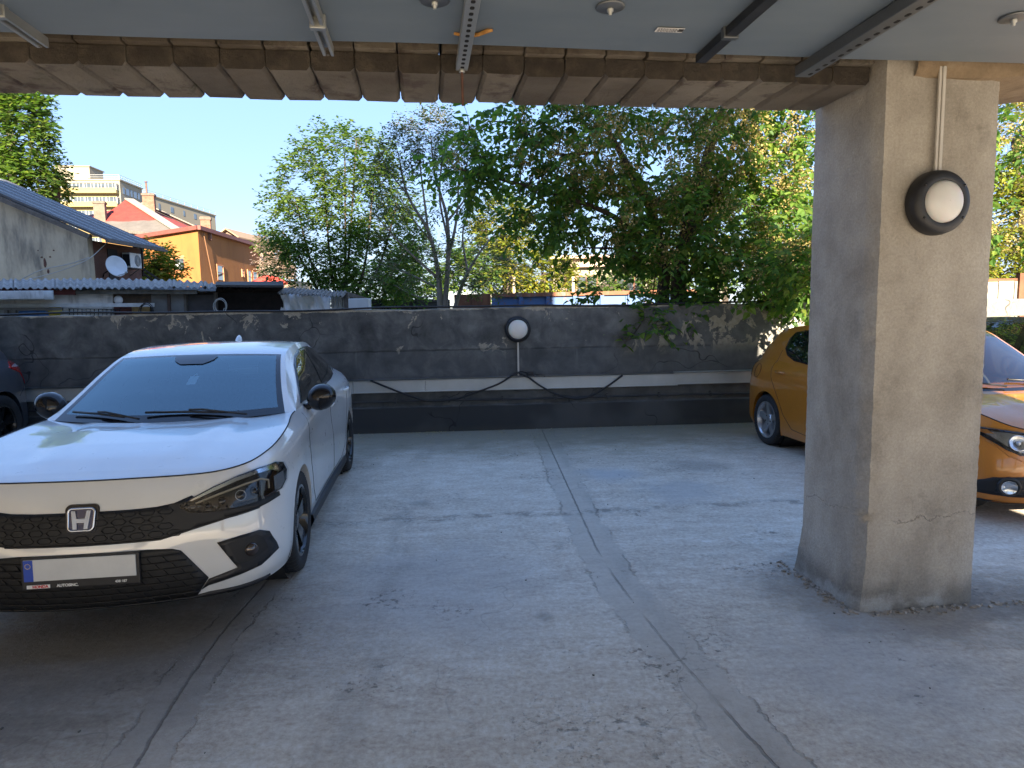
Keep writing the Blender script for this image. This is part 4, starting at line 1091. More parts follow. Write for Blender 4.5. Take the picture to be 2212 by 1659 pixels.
# ---- boards under the ceiling
M_panel = panel_mat()
for i, (a, b, lab) in enumerate(((-7.2, -4.905, 'blue grey ceiling board beyond the first pale slotted rail'), (-4.9, -2.645, 'blue grey ceiling board above the white car'), (-2.64, -.405, 'blue grey ceiling board with the paper sticker and orange foam'), (-.40, 2.2, 'blue grey ceiling board in front of the pillar top'))):
    mb = MB(); zz = 2.80+(.0 if i % 2 else .004)
    nu, nv = 14, 20; rows = []
    for q in range(nu+1):
        u = a+(b-a)*q/nu; rows.append([(u, -.11-5.2*r/nv, zz+.004*math.sin(u*2.3+r*.5)) for r in range(nv+1)])
    mb.grid(rows); rows2 = [[(x, y, z+.022) for x, y, z in rw] for rw in rows]; mb.grid(rows2, flip=True)
    e = [rw[0] for rw in rows]; e2 = [rw[0] for rw in rows2]; mb.grid([e, e2], smooth=False)
    for idx in (0, -1): mb.grid([rows[idx], rows2[idx]], smooth=False)
    o = mb.build('ceiling_board', M_panel); o.location = BO; o.rotation_euler = (0, 0, BA); tag(o, lab, 'ceiling board', 'boards under the ceiling')

# ---- steel rails hung under the boards
M_galv = galv('galvanised_rail', (.33, .34, .33), (.50, .51, .49)); M_galvd = galv('grey_rail', (.13, .14, .145), (.22, .23, .235)); M_drk = plain('dark_rail', (.035, .037, .042), .5, .5, var=.3)
M_hole = plain('hole_dark', (.006, .006, .006), .9)
def rail(u, vend, style, lab, w=.046, h=.04, zt=2.798):
    e = empty('ceiling_rail', B(u, vend, zt), BA, lab, 'rail', 'steel rails under the ceiling boards')
    L = 4.6; mb = MB(); m = {'slot': M_galv, 'perf': M_galv, 'dark': M_drk, 'perfside': M_galvd}[style]
    if style == 'slot':
        for x in (-w/2+.002, w/2-.002): mb.box((x, -L/2, -h/2), (.004, L, h))
        mb.box((0, -L/2, -.002), (w-.008, L, .004))
        for x in (-w/2+.0075, w/2-.0075): mb.box((x, -L/2, -h+.0025), (.0072, L, .005)); 
        for x in (-w/2+.012, w/2-.012): mb.box((x, -L/2, -h+.009), (.003, L, .012))
    else:
        mb.box((0, -L/2, -h/2), (w, L, h), None, 0, .004)
    hb = mb; v = -.05
    if style in ('perf', 'perfside'):
        while v > -1.9:
            if style == 'perf':
                q = [(x*.0085, y*.0125) for x, y in ((-1, -.55), (-.55, -1), (.55, -1), (1, -.55), (1, .55), (.55, 1), (-.55, 1), (-1, .55))]
                hb.prism(q, lambda a, b_, d, v=v: (a, v+b_, -h+d), -.0012, .004, 1)
            else:
                q = [(x*.014, y*.0085) for x, y in ((-1, -.4), (-.7, -1), (.7, -1), (1, -.4), (1, .4), (.7, 1), (-.7, 1), (-1, .4))]
                hb.prism(q, lambda a, b_, d, v=v: (b_+w*.18, v+a, -h+d), -.0012, .004, 1)
            v -= .052 if style == 'perf' else .06
    mb.build('rail_channel', [m, M_hole], e)
    if style in ('slot', 'dark'):
        for v in (-.30, -.95): cb = MB(); cb.box((0, v, -h*.5), (w+.016, .030, h+.014), None, 0, .003); cb.build('rail_clamp', M_galvd if style == 'dark' else M_galv, e)
        if style == 'slot':
            s2 = MB(); s2.lathe([(.0001, 0), (.006, 0), (.006, .003)], (0, -.02, -h-.001), (0, 0, -1), 10); s2.build('rail_bolt', M_galvd, e)
    if style == 'perf':
        rd = MB(); rd.lathe([(.006, 0), (.006, -.16), (.001, -.16)], (0, -.018, -h), (0, 0, 1), 10); rd.build('threaded_rod', plain('rust_rod', (.10, .045, .03), .7, .3, var=.4, scale=60), e)
        nb = MB(); nb.lathe([(.001, 0), (.014, 0), (.014, -.012), (.001, -.012)], (0, -.018, -h), (0, 0, 1), 6); nb.build('rod_nut', M_galv, e)
    return e
rail(-3.80, -.065, 'slot', 'pale slotted rail without a visible clamp, farthest from the pillar')
rail(-2.655, -.065, 'slot', 'pale slotted rail over the white car roof, with a clamp')
rail(-2.070, .095, 'perf', 'pale rail with a row of square holes and a threaded rod at its end', .056, .034)
rail(-.985, -.10, 'dark', 'dark rail right of the paper sticker', .05, .036)
rail(-.425, .005, 'perfside', 'wide grey rail with oval holes ending near the pillar', .078, .05)

# ---- washers, sticker, foam
for p, lab in (((.401, 2.736), 'round steel washer with bolt left above the paper sticker'), ((2.069, 2.903), 'round steel washer with bolt at the right edge of the ceiling'), ((-.262, 2.655), 'round dark washer beside the rail with square holes')):
    e = empty('ceiling_washer', (p[0], p[1], 2.796), 0, lab, 'washer', 'washers under the ceiling boards')
    mb = MB(); mb.lathe([(.001, -.004), (.05, -.003), (.056, 0), (.056, .003)], n=28); mb.build('washer_plate', M_galvd, e)
    mb = MB(); mb.lathe([(.001, -.028), (.007, -.028), (.007, -.004)], n=10); mb.lathe([(.001, -.016), (.013, -.016), (.013, -.005)], n=6); mb.build('washer_bolt', M_galv, e)
sk = empty('paper_sticker', (.681, 2.959, 2.7955), BA, 'small white printed sticker on the ceiling board', 'sticker')
mb = MB(); mb.box((0, 0, 0), (.118, .042, .001)); mb.build('sticker_paper', plain('paper', (.68, .66, .63), .7), sk)
mb = MB(); rnd = random.Random(2)
for r in range(5):
    x = -.052
    while x < .03:
        w = rnd.uniform(.003, .011); mb.box((x+w/2, .014-r*.007, -.001), (w, .0022, .0008)); x += w+.003
for k in range(16): mb.box((.036+k*.0014, -.002, -.001), (.0007 if k % 3 else .0011, .026, .0008))
mb.build('sticker_print', plain('ink', (.06, .06, .06), .8), sk)
t = NT('orange_foam'); t.p(Base_Color=t.ramp(t.noise(40), [(.3, (.34, .15, .03)), (.7, (.52, .28, .08))]), Roughness=.85); t.bump(t.noise(80), .6, .01)
fo = MB(); fp = [at(985, 84, 3.05), at(1010, 88, 3.05), at(1035, 87, 3.05), at(1055, 91, 3.05), at(1066, 99, 3.05)]
fo.tube([(p.x, 2.96+.03*math.sin(i*1.3), 2.798) for i, p in enumerate(fp)], [.006, .009, .008, .009, .005], 7)
tag(fo.build('foam_sealant', t.mat), 'streak of orange foam squeezed onto the ceiling board', 'sealant')

# ---- the building above: carries the boards and shades the bays
t = NT('building_render'); t.p(Base_Color=t.ramp(t.noise(.8, 5), [(.3, (.33, .31, .27)), (.7, (.42, .40, .36))]), Roughness=.9)
bl = empty('apartment_building', B(0, 0, 0), BA, 'building overhead that stands on the pillar above the parking bays', 'building')
mb = MB(); mb.box((-4.85, -4.7, 6.6), (14.6, 10.5, 7.2)); mb.build('upper_floors', t.mat, bl)
mb = MB(); mb.box((-17.4, -4.9, 8.5), (13.7, 11.0, 17.0)); mb.build('added_shade_block', t.mat, bl)  # added out-of-view block, only keeps the old house gable in shade
for u, v in ((-5.6, .3), (-11.2, .3), (.3, -9.6), (-5.6, -9.6), (-11.2, -9.6)):
    mb = MB(); mb.box((u, v, 1.5), (.62, .5, 3.0)); mb.build('support_pillar', t.mat, bl)

# ---- lamps
M_lampb = plain('lamp_body_black', (.015, .015, .017), .5, var=.3, scale=25)
t = NT('opal_diffuser'); t.p(Base_Color=t.ramp(t.noise(6), [(.3, (.62, .60, .55)), (.7, (.72, .70, .66))]), Roughness=.35, Subsurface_Weight=.2); M_opal = t.mat
def bulkhead(name, c, nrm, r, ri, label, conduit):
    e = empty(name, c, 0, label, 'wall lamp', 'round bulkhead lamps')
    mb = MB(); mb.lathe([(r*1.0, 0), (r*1.0, .02), (r*.97, .05), (r*.90, .066), (ri+.012, .074), (ri, .070), (ri, .05), (.01, .05)], (0, 0, 0), nrm, 56); mb.build('lamp_body', M_lampb, e, angle=40)
    mb = MB(); mb.lathe([(ri-.001, .060), (ri*.97, .074), (ri*.85, .088), (ri*.6, .100), (ri*.3, .106), (.001, .108)], (0, 0, 0), nrm, 56); mb.build('lamp_diffuser', M_opal, e)
    nv = Vector(nrm).normalized(); e1 = nv.cross(Vector((0, 0, 1))).normalized(); e2 = Vector((0, 0, 1))
    for a in (.65, 2.5, 3.78, 5.63): mb = MB(); mb.lathe([(.0001, .004), (.006, .003), (.007, 0)], nv*.072+(e1*math.cos(a)+e2*math.sin(a))*(r*.5+ri*.5), nv, 10); mb.build('lamp_screw', M_gblk, e)
    mb = MB()
    for off, w, hgt in conduit['bars']: mb.box(nv*(.006+hgt/2)+e1*off+Vector((0, 0, (conduit['z0']+conduit['z1'])/2)), (w, hgt, abs(conduit['z1']-conduit['z0'])), Matrix((e1, nv, e2)).transposed(), 0, min(w, hgt)*.3)
    mb.build('lamp_conduit', plain('conduit_pale', (.50, .47, .42), .55, var=.08), e)
    return e
nB = Vector((math.sin(BA), -math.cos(BA), 0)); nW = Vector((math.sin(WA), -math.cos(WA), 0))
pc = at(2016, 440, 3.51)
bulkhead('pillar_lamp', pc+nB*.004, nB, .160, .105, 'round black lamp with a white cover on the pillar', dict(bars=[(-.008, .018, .016), (.011, .014, .012), (.0, .034, .006)], z0=.155, z1=.66))
wc = W(2.25, .012, 1.372)
bulkhead('wall_lamp', wc, nW, .175, .131, 'round black lamp with a white cover on the charcoal wall', dict(bars=[(.0, .024, .018)], z0=-.165, z1=-.63))

# ---- cable trunking on the wall
M_trunk = plain('trunking_zinc', (.42, .432, .42), .5, .25, var=.12, scale=3)
tr = empty('cable_trunking', WO, WA, 'long pale metal trunking fixed low along the charcoal wall', 'cable trunking')
segs = [(-9.0, -5.2, .0, 0), (-5.194, -2.45, .0, 0), (-2.444, .02, .0, .0), (.026, .985, .0, .001), (.99, 4.45, .0, .0), (4.40, 8.6, .022, .0)]
for a, b, dz, dd in segs:
    mb = MB(); z0, z1 = .555+dz, .722+dz
    if a == 4.40: z0 = .568
    prof = [(.006, z0), (.064+dd, z0), (.068+dd, z0+.005), (.068+dd, z0+.014), (.064+dd, z0+.018), (.064+dd, z1-.020), (.068+dd, z1-.016), (.068+dd, z1-.004), (.064+dd, z1), (.006, z1)]
    if a == 4.40: prof = [(d_-.004, z_) for d_, z_ in prof]
    mb.grid([[(x, -d_, z_) for d_, z_ in prof] for x in np.linspace(a, b, max(4, int((b-a)*4)))], smooth=False)
    for x in (a, b): mb.add([(x, -d_, z_) for d_, z_ in prof], [tuple(range(len(prof)))])
    mb.build('trunking_lid', M_trunk, tr)
mb = MB(); rnd = random.Random(4)
mb.box((-.2, -.05, .738), (17.4, .075, .006)); mb.build('trunking_edge', M_galvd, tr)
# dark pipe with clips below
pp = empty('wall_pipe', WO, WA, 'thin dark pipe with clips below the metal trunking', 'pipe')
M_pipe = plain('painted_pipe', (.035, .037, .041), .6, var=.3)
mb = MB(); mb.tube([(u, -.026, .428-.0016*u+.004*math.sin(u*1.9)) for u in np.linspace(-9, 8.6, 70)], .014, 8); mb.build('pipe_run', M_pipe, pp)
for k in range(18):
    u = -4.5+k*.725; mb = MB(); mb.box((u, -.026, .428-.0016*u), (.03, .05, .05), None, 0, .006); mb.box((u, -.008, .452-.0016*u), (.024, .014, .05)); mb.build('pipe_clip', M_pipe, pp)
# black cables draped over the trunking
M_cable = plain('black_cable', (.010, .010, .011), .55, var=.2)
def wpt(px, py, d=.085):
    # photo point on the wall face -> wall coordinates (worked out once)
    o = Vector((0, 0, CAM_H)); dr = at(px, py, 1)-o; nn = nW; tt = nn.dot(WO+nW*d-o)/nn.dot(dr); return o+dr*tt
def cable(name, pts, r, label, d=.088):
    ps = cr_pts([tuple(wpt(x, y, d)) for x, y in pts], 8); mb = MB(); mb.tube([tuple(p) for p in ps], r, 7)
    return tag(mb.build(name, M_cable), label, 'cable', 'black cables on the wall')
cable('black_cable', [(800, 822), (850, 842), (890, 857), (925, 866), (985, 862), (1030, 847), (1050, 840), (1080, 828), (1105, 812), (1119, 806)], .013, 'black cable hanging in a loop left of the wall lamp')
cable('black_cable', [(1120, 806), (1140, 814), (1165, 832), (1200, 851), (1240, 861), (1275, 856), (1310, 836), (1345, 811)], .013, 'black cable hanging in a loop right of the wall lamp')
top = [(u, .0, 1.684+.012*math.sin(u*1.3)+.006*math.sin(u*3.1)) for u in np.linspace(-9, 6.2, 90)]
mb = MB(); mb.tube([tuple(W(u, d, z)) for u, d, z in top], .014, 7); tag(mb.build('black_cable', M_cable), 'black cable lying along the top of the charcoal wall', 'cable', 'black cables on the wall')
jb = MB(); jb.box(W(2.41, .04, .765), (.085, .05, .05), RW, 0, .006); jb.box(W(2.55, .05, .742), (.13, .04, .022), RW @ Matrix.Rotation(.15, 3, 'Y'), 0, .005); jb.tube([W(2.24, .05, .79), W(2.30, .06, .80), W(2.38, .06, .775), W(2.46, .07, .74)], .008, 6)
tag(jb.build('cable_joint', M_cable), 'taped black cable joint under the wall lamp', 'cable joint')

# ---- parking sign plate
sg = empty('parking_sign', WO, WA, 'faded pale plate with a letter P on the wall', 'sign')
mb = MB(); mb.box((6.05, -.018, 1.425), (.235, .012, .268), None, 0, .003); mb.build('sign_plate', plain('faded_white', (.50, .48, .43), .6, var=.2, scale=14), sg)
mb = MB(); ox, oz = 6.045, 1.42; M_sgn = plain('faded_ink', (.055, .055, .06), .7, var=.3)
mb.box((ox-.036, -.0265, oz), (.024, .005, .13))
arc = [(ox-.02+.052*math.cos(a), oz+.028+.038*math.sin(a)) for a in np.linspace(PI/2, -PI/2, 12)]
inn = [(ox-.02+.030*math.cos(a), oz+.028+.018*math.sin(a)) for a in np.linspace(PI/2, -PI/2, 12)]
for i in range(11):
    q = [arc[i], arc[i+1], inn[i+1], inn[i]]; mb.add([(a, -.029, b_) for a, b_ in q]+[(a, -.024, b_) for a, b_ in q], [(0, 1, 2, 3), (4, 7, 6, 5), (0, 4, 5, 1), (2, 6, 7, 3)])
mb.build('sign_letter', M_sgn, sg)

rnd = random.Random(31); gb_ = MB()
for k in range(200):
    x, y = rnd.uniform(-2.2, 3.4), rnd.uniform(1.9, 8.8); s_ = rnd.choice((.002, .003, .003, .004, .006))*rnd.uniform(.7, 1.2)
    gb_.box((x, y, s_*.35), (s_*1.6, s_, s_*.8), Matrix.Rotation(rnd.uniform(0, 3), 3, 'Z') @ Matrix.Rotation(rnd.uniform(-.4, .4), 3, 'X'))
tag(gb_.build('gravel', plain('floor_crumbs', (.12, .11, .095), .95, var=.5, scale=9)), 'small stones and crumbs lying about on the concrete floor', kind='stuff')
# ---- fallen leaves and seeds along the wall
rnd = random.Random(8); lv = MB()
for k in range(900):
    if rnd.random() < .12: px, d = rnd.gauss(1.05, .12), abs(rnd.gauss(0, .07))+.04
    else: px, d = rnd.uniform(-.4, 7.0), .04+abs(rnd.expovariate(1/.45))
    c = W(px, d, .004); a = rnd.uniform(0, 6.3); s_ = rnd.uniform(.006, .018)
    e1 = Vector((math.cos(a), math.sin(a), 0))*s_; e2 = Vector((-math.sin(a), math.cos(a), 0))*s_*.55
    lv.add([c-e1, c+e2+Vector((0, 0, rnd.uniform(0, .006))), c+e1+Vector((0, 0, rnd.uniform(0, .006))), c-e2], [(0, 1, 2, 3)])
t = NT('dry_leaf'); r_ = t.n('ShaderNodeNewGeometry').outputs['Random Per Island']
t.p(Base_Color=t.ramp(r_, [(0, (.20, .17, .06)), (.4, (.34, .30, .14)), (.7, (.42, .36, .2)), (1, (.16, .10, .05))]), Roughness=.8)
tag(lv.build('fallen_leaves', t.mat), 'dry leaves and seeds strewn along the foot of the wall', kind='stuff')
# ================================================================== behind the wall
def facade_mat(name, lo, hi, scale=.8, bump=.25, stain=None):
    t = NT(name); nz = t.noise(scale, 6, .65); st = t.noise(scale*2.2, 5, .65, stretch=(1, 1, .25), loc=(3, 1, 2)); fine = t.noise(22, 4, .7)
    col = t.ramp(nz, [(.3, lo), (.7, hi)])
    if stain: col = t.mix(t.math('MULTIPLY', t.step(st, .5, .70), .75), col, stain)
    t.p(Base_Color=col, Roughness=.9); t.bump(t.math('ADD', fine, nz), bump, .02); return t.mat
def brick_mat(name, c1, c2, mortar, scale=6.0):
    t = NT(name); br = t.n('ShaderNodeTexBrick'); v = t.n('ShaderNodeCombineXYZ'); x, y, z = t.xyz()
    t.set(v.inputs[0], t.math('ADD', x, y)); t.set(v.inputs[1], z); t.set(br.inputs['Vector'], v.outputs[0])
    br.inputs['Color1'].default_value = (*c1, 1); br.inputs['Color2'].default_value = (*c2, 1); br.inputs['Mortar'].default_value = (*mortar, 1)
    br.inputs['Scale'].default_value = scale; br.inputs['Mortar Size'].default_value = .018
    t.p(Base_Color=t.mix(.5, br.outputs[0], t.ramp(t.noise(3, 5), [(.3, tuple(c*.5 for c in c1)), (.7, c2)])), Roughness=.9); t.bump(br.outputs['Fac'], .4, .02); return t.mat
def quadbox(mb, pts, thick, mi=0):
    """slab from 4 points, thickness vector"""
    th = Vector(thick); v = [Vector(p) for p in pts]; w = [p+th for p in v]
    return mb.add(v+w, [(0, 1, 2, 3), (7, 6, 5, 4), (0, 4, 5, 1), (1, 5, 6, 2), (2, 6, 7, 3), (3, 7, 4, 0)], mi)
M_glassd = plain('window_glass', (.05, .06, .07), .06, var=.3, scale=3, coat=1.0)
M_brick = brick_mat('old_brick', (.16, .065, .042), (.10, .042, .03), (.13, .11, .09))
M_wood = plain('grey_wood', (.11, .095, .08), .85, var=.35, scale=9, bump=.3)
M_gal2 = plain('pale_metal', (.30, .31, .31), .5, .3, var=.2)
def corrugated(name, mat, parent, p00, p10, p01, p11, waves, amp=.025, ny=3, seed=0, drop=None):
    """corrugated sheet between two edges: p00->p10 front edge, p01->p11 back edge"""
    rnd = random.Random(seed); rows = []
    a, b, c, d = map(Vector, (p00, p10, p01, p11)); n = waves*6; nrm = (b-a).cross(c-a).normalized()
    if nrm.z < 0: nrm = -nrm
    for j in range(ny+1):
        f = j/ny; row = []
        for i in range(n+1):
            u = i/n; p = a.lerp(b, u).lerp(c.lerp(d, u), f)
            row.append(p+nrm*(amp*math.sin(2*PI*waves*u)+.012*math.sin(u*17+seed)))
        rows.append(row)
    mb = MB(); mb.grid(rows); mb.grid([[p-nrm*.009 for p in r] for r in rows], flip=True)
    return mb.build(name, mat, parent, fixn=False)

# ---- old house on the left: gable to the camera
M_oldpl = facade_mat('old_plaster', (.42, .345, .235), (.54, .46, .335), .5, .3, (.085, .08, .07))
hs = empty('old_house', (-17, 26, 0), 0, 'old house with a dull beige gable, brick side wall and dark sheet roof', 'house')
def rel(e, mb): 
    o = Vector(e.location); mb.v = [tuple(Vector(v)-o) for v in mb.v]; return mb
ex, rx, yf, yb = -14.8, -20.2, 24.2, 27.6; ez, rz = 4.55, 7.1
mb = MB(); mb.add([(-25.6, yf, 0), (ex, yf, 0), (ex, yf, ez-.06), (rx, yf, rz-.08), (-25.6, yf, ez-.06), (-25.6, yf+.3, 0), (ex, yf+.3, 0), (ex, yf+.3, ez-.06), (rx, yf+.3, rz-.08), (-25.6, yf+.3, ez-.06)], [(0, 1, 2, 3, 4), (9, 8, 7, 6, 5), (0, 5, 6, 1), (1, 6, 7, 2), (2, 7, 8, 3), (3, 8, 9, 4), (4, 9, 5, 0)])
rel(hs, mb).build('gable_wall', M_oldpl, hs)
mb = MB(); rnd = random.Random(6)
for px, py, w, h in ((97, 568, 7, 22), (104, 586, 5, 10), (90, 556, 5, 5), (108, 555, 5, 4), (116, 541, 4, 4), (82, 541, 3, 3)):
    p = at(px, py, yf-.004); s_ = yf/FPX
    poly = [(math.cos(a)*w*s_*rnd.uniform(.6, 1.1)*.5, math.sin(a)*h*s_*rnd.uniform(.6, 1.1)*.5) for a in np.linspace(0, 2*PI, 11)[:-1]]
    mb = MB(); mb.prism(poly, lambda a, b, d, p=p: (p.x+a, yf-.010+d, p.z+b), 0, .012); rel(hs, mb).build('bare_brick_patch', M_brick, hs)
mb = MB(); mb.box((ex-.14, (yf+.302+yb)/2, 2.15), (.27, yb-yf-.31, 4.3)); rel(hs, mb).build('brick_side_wall', M_brick, hs)
mb = MB(); p = at(247, 560, 25.6); mb.box((ex-.01, 25.65, 3.35), (.06, .62, 1.5)); rel(hs, mb).build('side_window', M_dark, hs)
mb = MB(); mb.box((ex+.13, 27.0, 1.45), (.24, .9, 2.9), None, 0, .02); rel(hs, mb).build('chimney_stub', facade_mat('grey_render', (.17, .17, .165), (.25, .25, .24), 2), hs)
M_shroof = NT('dark_sheet_roof'); t = M_shroof; t.p(Base_Color=t.ramp(t.noise(1.5, 5), [(.3, (.060, .055, .052)), (.7, (.105, .098, .094))]), Roughness=.7, Metallic=.0); M_shroof = t.mat
sl = (rz-ez)/(ex-rx)  # negative run to the right
def roofz(x): return ez+(ex+.55-x)*.455-.22
mb = MB(); x0, x1 = rx, ex+.75
quadbox(mb, [(x0, yf-.35, roofz(x0)), (x1, yf-.1, roofz(x1)), (x1, yb+.5, roofz(x1)), (x0, yb+.5, roofz(x0))], (0, 0, .09))
quadbox(mb, [(-26.2, yf-.35, ez-.1), (x0, yf-.35, roofz(x0)), (x0, yb+.5, roofz(x0)), (-26.2, yb+.5, ez-.1)], (0, 0, .09))
ro = rel(hs, mb).build('roof', M_shroof, hs)
mb = MB()
for y in (yf+.25, yf+1.0, yf+1.75, yf+2.5, yf+3.2): mb.bar((x0, y, roofz(x0)+.11), (x1-.05, y, roofz(x1)+.11), .05, .04)
rel(hs, mb).build('roof_seams', plain('seam_pale', (.34, .36, .38), .45, .3), ro)
mb = MB(); mb.bar((x1, yf-.1, roofz(x1)+.0), (x1+.05, yb+.5, roofz(x1)-.02), .12, .10); mb.bar((x0, yf-.34, roofz(x0)-.10), (x1-.5, yf-.30, roofz(x1-.5)-.10), .05, .16); rel(hs, mb).build('eave_board', M_wood, ro)
# satellite dish
ds = empty('satellite_dish', (ex+.55, 24.9, 3.42), 0, 'white satellite dish on the brick side wall of the old house', 'satellite dish')
dn = Vector((.86, -.5, .22)).normalized(); mb = MB(); mb.lathe([(.001, -.085), (.12, -.078), (.24, -.055), (.34, -.02), (.385, 0), (.385, .008), (.33, -.012), (.2, -.052), (.001, -.075)], (0, 0, 0), dn, 36); mb.build('dish', plain('dish_white', (.62, .64, .66), .45, var=.05), ds)
mb = MB(); mb.tube([Vector((0, 0, -.34))-dn*.05, Vector((.1, 0, -.36))+dn*.4], .014, 6); mb.lathe([(.001, .05), (.035, .04), (.04, -.05), (.001, -.06)], Vector((.1, 0, -.34))+dn*.42, dn, 12); mb.build('receiver_arm', M_gal2, ds)
mb = MB(); mb.tube([-dn*.08, -dn*.3, (-.5, .05, -.25), (-.55, .05, -.4)], .022, 7); mb.build('wall_bracket', M_gblk, ds)
# air conditioner
ac = empty('air_conditioner', (ex+.28, 26.45, 3.72), 0, 'white air conditioner unit under the eave of the old house', 'air conditioner')
mb = MB(); mb.box((0, 0, 0), (.30, .78, .56), None, 0, .02); mb.build('casing', plain('ac_white', (.55, .55, .53), .5, var=.08), ac)
mb = MB(); mb.lathe([(.001, .012), (.05, .014), (.19, .012), (.22, .004), (.22, 0)], (.152, .12, 0), (1, 0, 0), 26)
for r in (.08, .13, .18): mb.tube([(.17, .12+math.cos(a)*r, math.sin(a)*r) for a in np.linspace(0, 2*PI, 21)[:-1]], .006, 5, closed=True)
mb.build('fan_grille', plain('ac_grille', (.22, .23, .23), .5), ac)
mb = MB(); mb.box((0, -.392, 0), (.26, .006, .44)); mb.build('side_louvre', M_dark, ac)
for y in (-.3, .3): mb = MB(); mb.bar((-.28, y, -.30), (.16, y, -.30), .03, .03); mb.bar((-.28, y, -.55), (.1, y, -.30), .025, .025); mb.build('bracket', M_wood, ac)
# steel frame by the house
fr = MB()
for a, b in (((303, 515, 27.8), (300, 600, 27.8)), ((288, 533, 27.4), (306, 533, 27.8)), ((306, 533, 27.9), (309, 597, 27.9)), ((308, 580, 27.9), (345, 605, 28.4)), ((308, 590, 27.9), (335, 608, 28.4)), ((298, 515, 27.8), (309, 533, 27.9))): fr.bar(at(*a), at(*b), .07, .07)
tag(fr.build('steel_frame', plain('rusty_black', (.03, .024, .02), .7, .3, var=.3)), 'thin dark steel frame beside the brick side wall', 'frame')
# wires
def wire(pts, r, label, mat=M_wht, sag=0):
    mb = MB(); ps = cr_pts([tuple(at(*p)) for p in pts], 8); mb.tube([tuple(p) for p in ps], r, 5)
    return tag(mb.build('overhead_wire', mat), label, 'wire', 'wires on the old house')
M_wire = plain('wire_grey', (.40, .39, .36), .6)
wire([(40, 606, 23.9), (90, 583, 23.9), (150, 570, 24.0), (192, 556, 24.0)], .016, 'pale wire running up the gable to the brick corner', M_wire)
wire([(60, 604, 23.8), (130, 585, 23.8), (190, 560, 23.9), (225, 530, 24.6), (243, 512, 25.2)], .014, 'pale wire crossing behind the satellite dish to the eave', M_wire)

# ---- low shed along the wall
SY = 15.0
sh = empty('low_shed', tuple(at(250, 665, SY)*1.0)[:2]+(0,), 0, 'row of low sheds with grey corrugated roofs behind the charcoal wall', 'shed')
def shp(px, py, dy=0.0, Y=None):
    YY = (Y or SY)+dy+(px/605)*.9; return at(px, py, YY)
def panel(name, x0, y0, x1, y1, mat, dy=0.0, th=.06, tilt=0):
    mb = MB(); a, b = shp(x0, y0, dy), shp(x1, y0+tilt, dy); c, d = shp(x1, y1+tilt, dy), shp(x0, y1, dy)
    if y1 > 670: d.z = c.z = 0
    quadbox(mb, [a, b, c, d], (0, th, 0)); return rel(sh, mb).build(name, mat, sh)
M_whitewash = facade_mat('whitewash', (.72, .71, .68), (.84, .83, .80), 1.2, .2, (.30, .28, .25))
panel('white_wall', -140, 634, 243, 690, M_whitewash)
panel('red_fascia', -140, 624, 162, 637, plain('dull_red_board', (.14, .035, .03), .7, var=.3), -.14, .05)
panel('grey_fascia', 163, 626, 425, 635, plain('weathered_fascia', (.12, .115, .10), .8, var=.4, scale=8), -.14, .05)
M_boards = plain('brown_boards', (.085, .062, .042), .85, var=.4, scale=5, bump=.3)
panel('brown_boards', 243, 632, 326, 690, M_boards, .02)
panel('peeling_board', 284, 661, 322, 677, plain('ochre_board', (.36, .24, .10), .8, var=.35, scale=7), -.03, .03)
panel('rust_board', 246, 662, 284, 677, plain('red_brown_board', (.10, .03, .024), .8, var=.3), -.03, .03)
M_gpanel = plain('grey_board', (.16, .16, .155), .8, var=.25, scale=4)
panel('grey_panel', 326, 633, 360, 690, M_gpanel, .0); panel('grey_panel', 366, 633, 396, 690, M_gpanel, .0)
panel('door_post', 360, 632, 366, 690, plain('post_brown', (.07, .045, .035), .7), -.04, .1)
panel('shed_door', 401, 637, 461, 690, plain('dark_door', (.045, .042, .044), .6, var=.3), .05)
panel('door_frame', 396, 632, 401, 690, M_wood, -.02, .1); panel('door_frame', 461, 632, 466, 690, M_wood, -.02, .1)
panel('dark_back_wall', 466, 620, 610, 690, plain('recess_dark', (.018, .013, .013), .9, var=.4, scale=7), .25)  # near-black colour paints in the shade of the open recess
panel('white_plank', -140, 657, 331, 665, plain('plank_white', (.50, .50, .48), .7, var=.2, scale=6), -.16, .06, -2.5)
M_asb = NT('asbestos_sheet'); t = M_asb; t.p(Base_Color=t.ramp(t.noise(2.2, 6, .7), [(.28, (.12, .105, .09)), (.5, (.25, .225, .20)), (.74, (.36, .335, .305))]), Roughness=.9); t.bump(t.noise(40), .3, .01); M_asb = t.mat
xs = [-150, -60, 30, 120, 215, 300, 372, 440, 505, 545]
for i in range(len(xs)-1):
    a, b = xs[i], xs[i+1]; fy = np.interp(a, [0, 400, 545], [624, 621, 622]); fy2 = np.interp(b, [0, 400, 545], [624, 621, 622])
    by = np.interp(a, [0, 220, 400, 545], [604, 602, 606, 620]); by2 = np.interp(b, [0, 220, 400, 545], [604, 602, 606, 620])
    bd = np.interp(a, [0, 300, 545], [3.6, 3.2, 1.0]); bd2 = np.interp(b, [0, 300, 545], [3.6, 3.2, 1.0])
    corrugated('roof_sheet', M_asb, None, shp(a, fy, -.22-.05*(i % 2)), shp(b+6, fy2, -.22-.05*(i % 2)), shp(a, by, bd), shp(b+6, by2, bd2), max(3, int((b-a)/13)), .030, 4, i)
    o = COL.objects[-1]; o.parent = sh; o.location = -Vector(sh.location)
mb = MB(); quadbox(mb, [shp(466, 620, -.3), shp(612, 621, -.3), shp(612, 612, 1.5), shp(466, 613, 1.5)], (0, 0, .05)); rel(sh, mb).build('flat_roof', plain('tar_roof', (.05, .045, .042), .85, var=.3), sh)
mb = MB(); quadbox(mb, [shp(-140, 636, .2), shp(612, 632, .2), shp(612, 622, 4), shp(-140, 612, 4)], (0, 0, -.05)); rel(sh, mb).build('shed_ceiling', M_dark, sh)
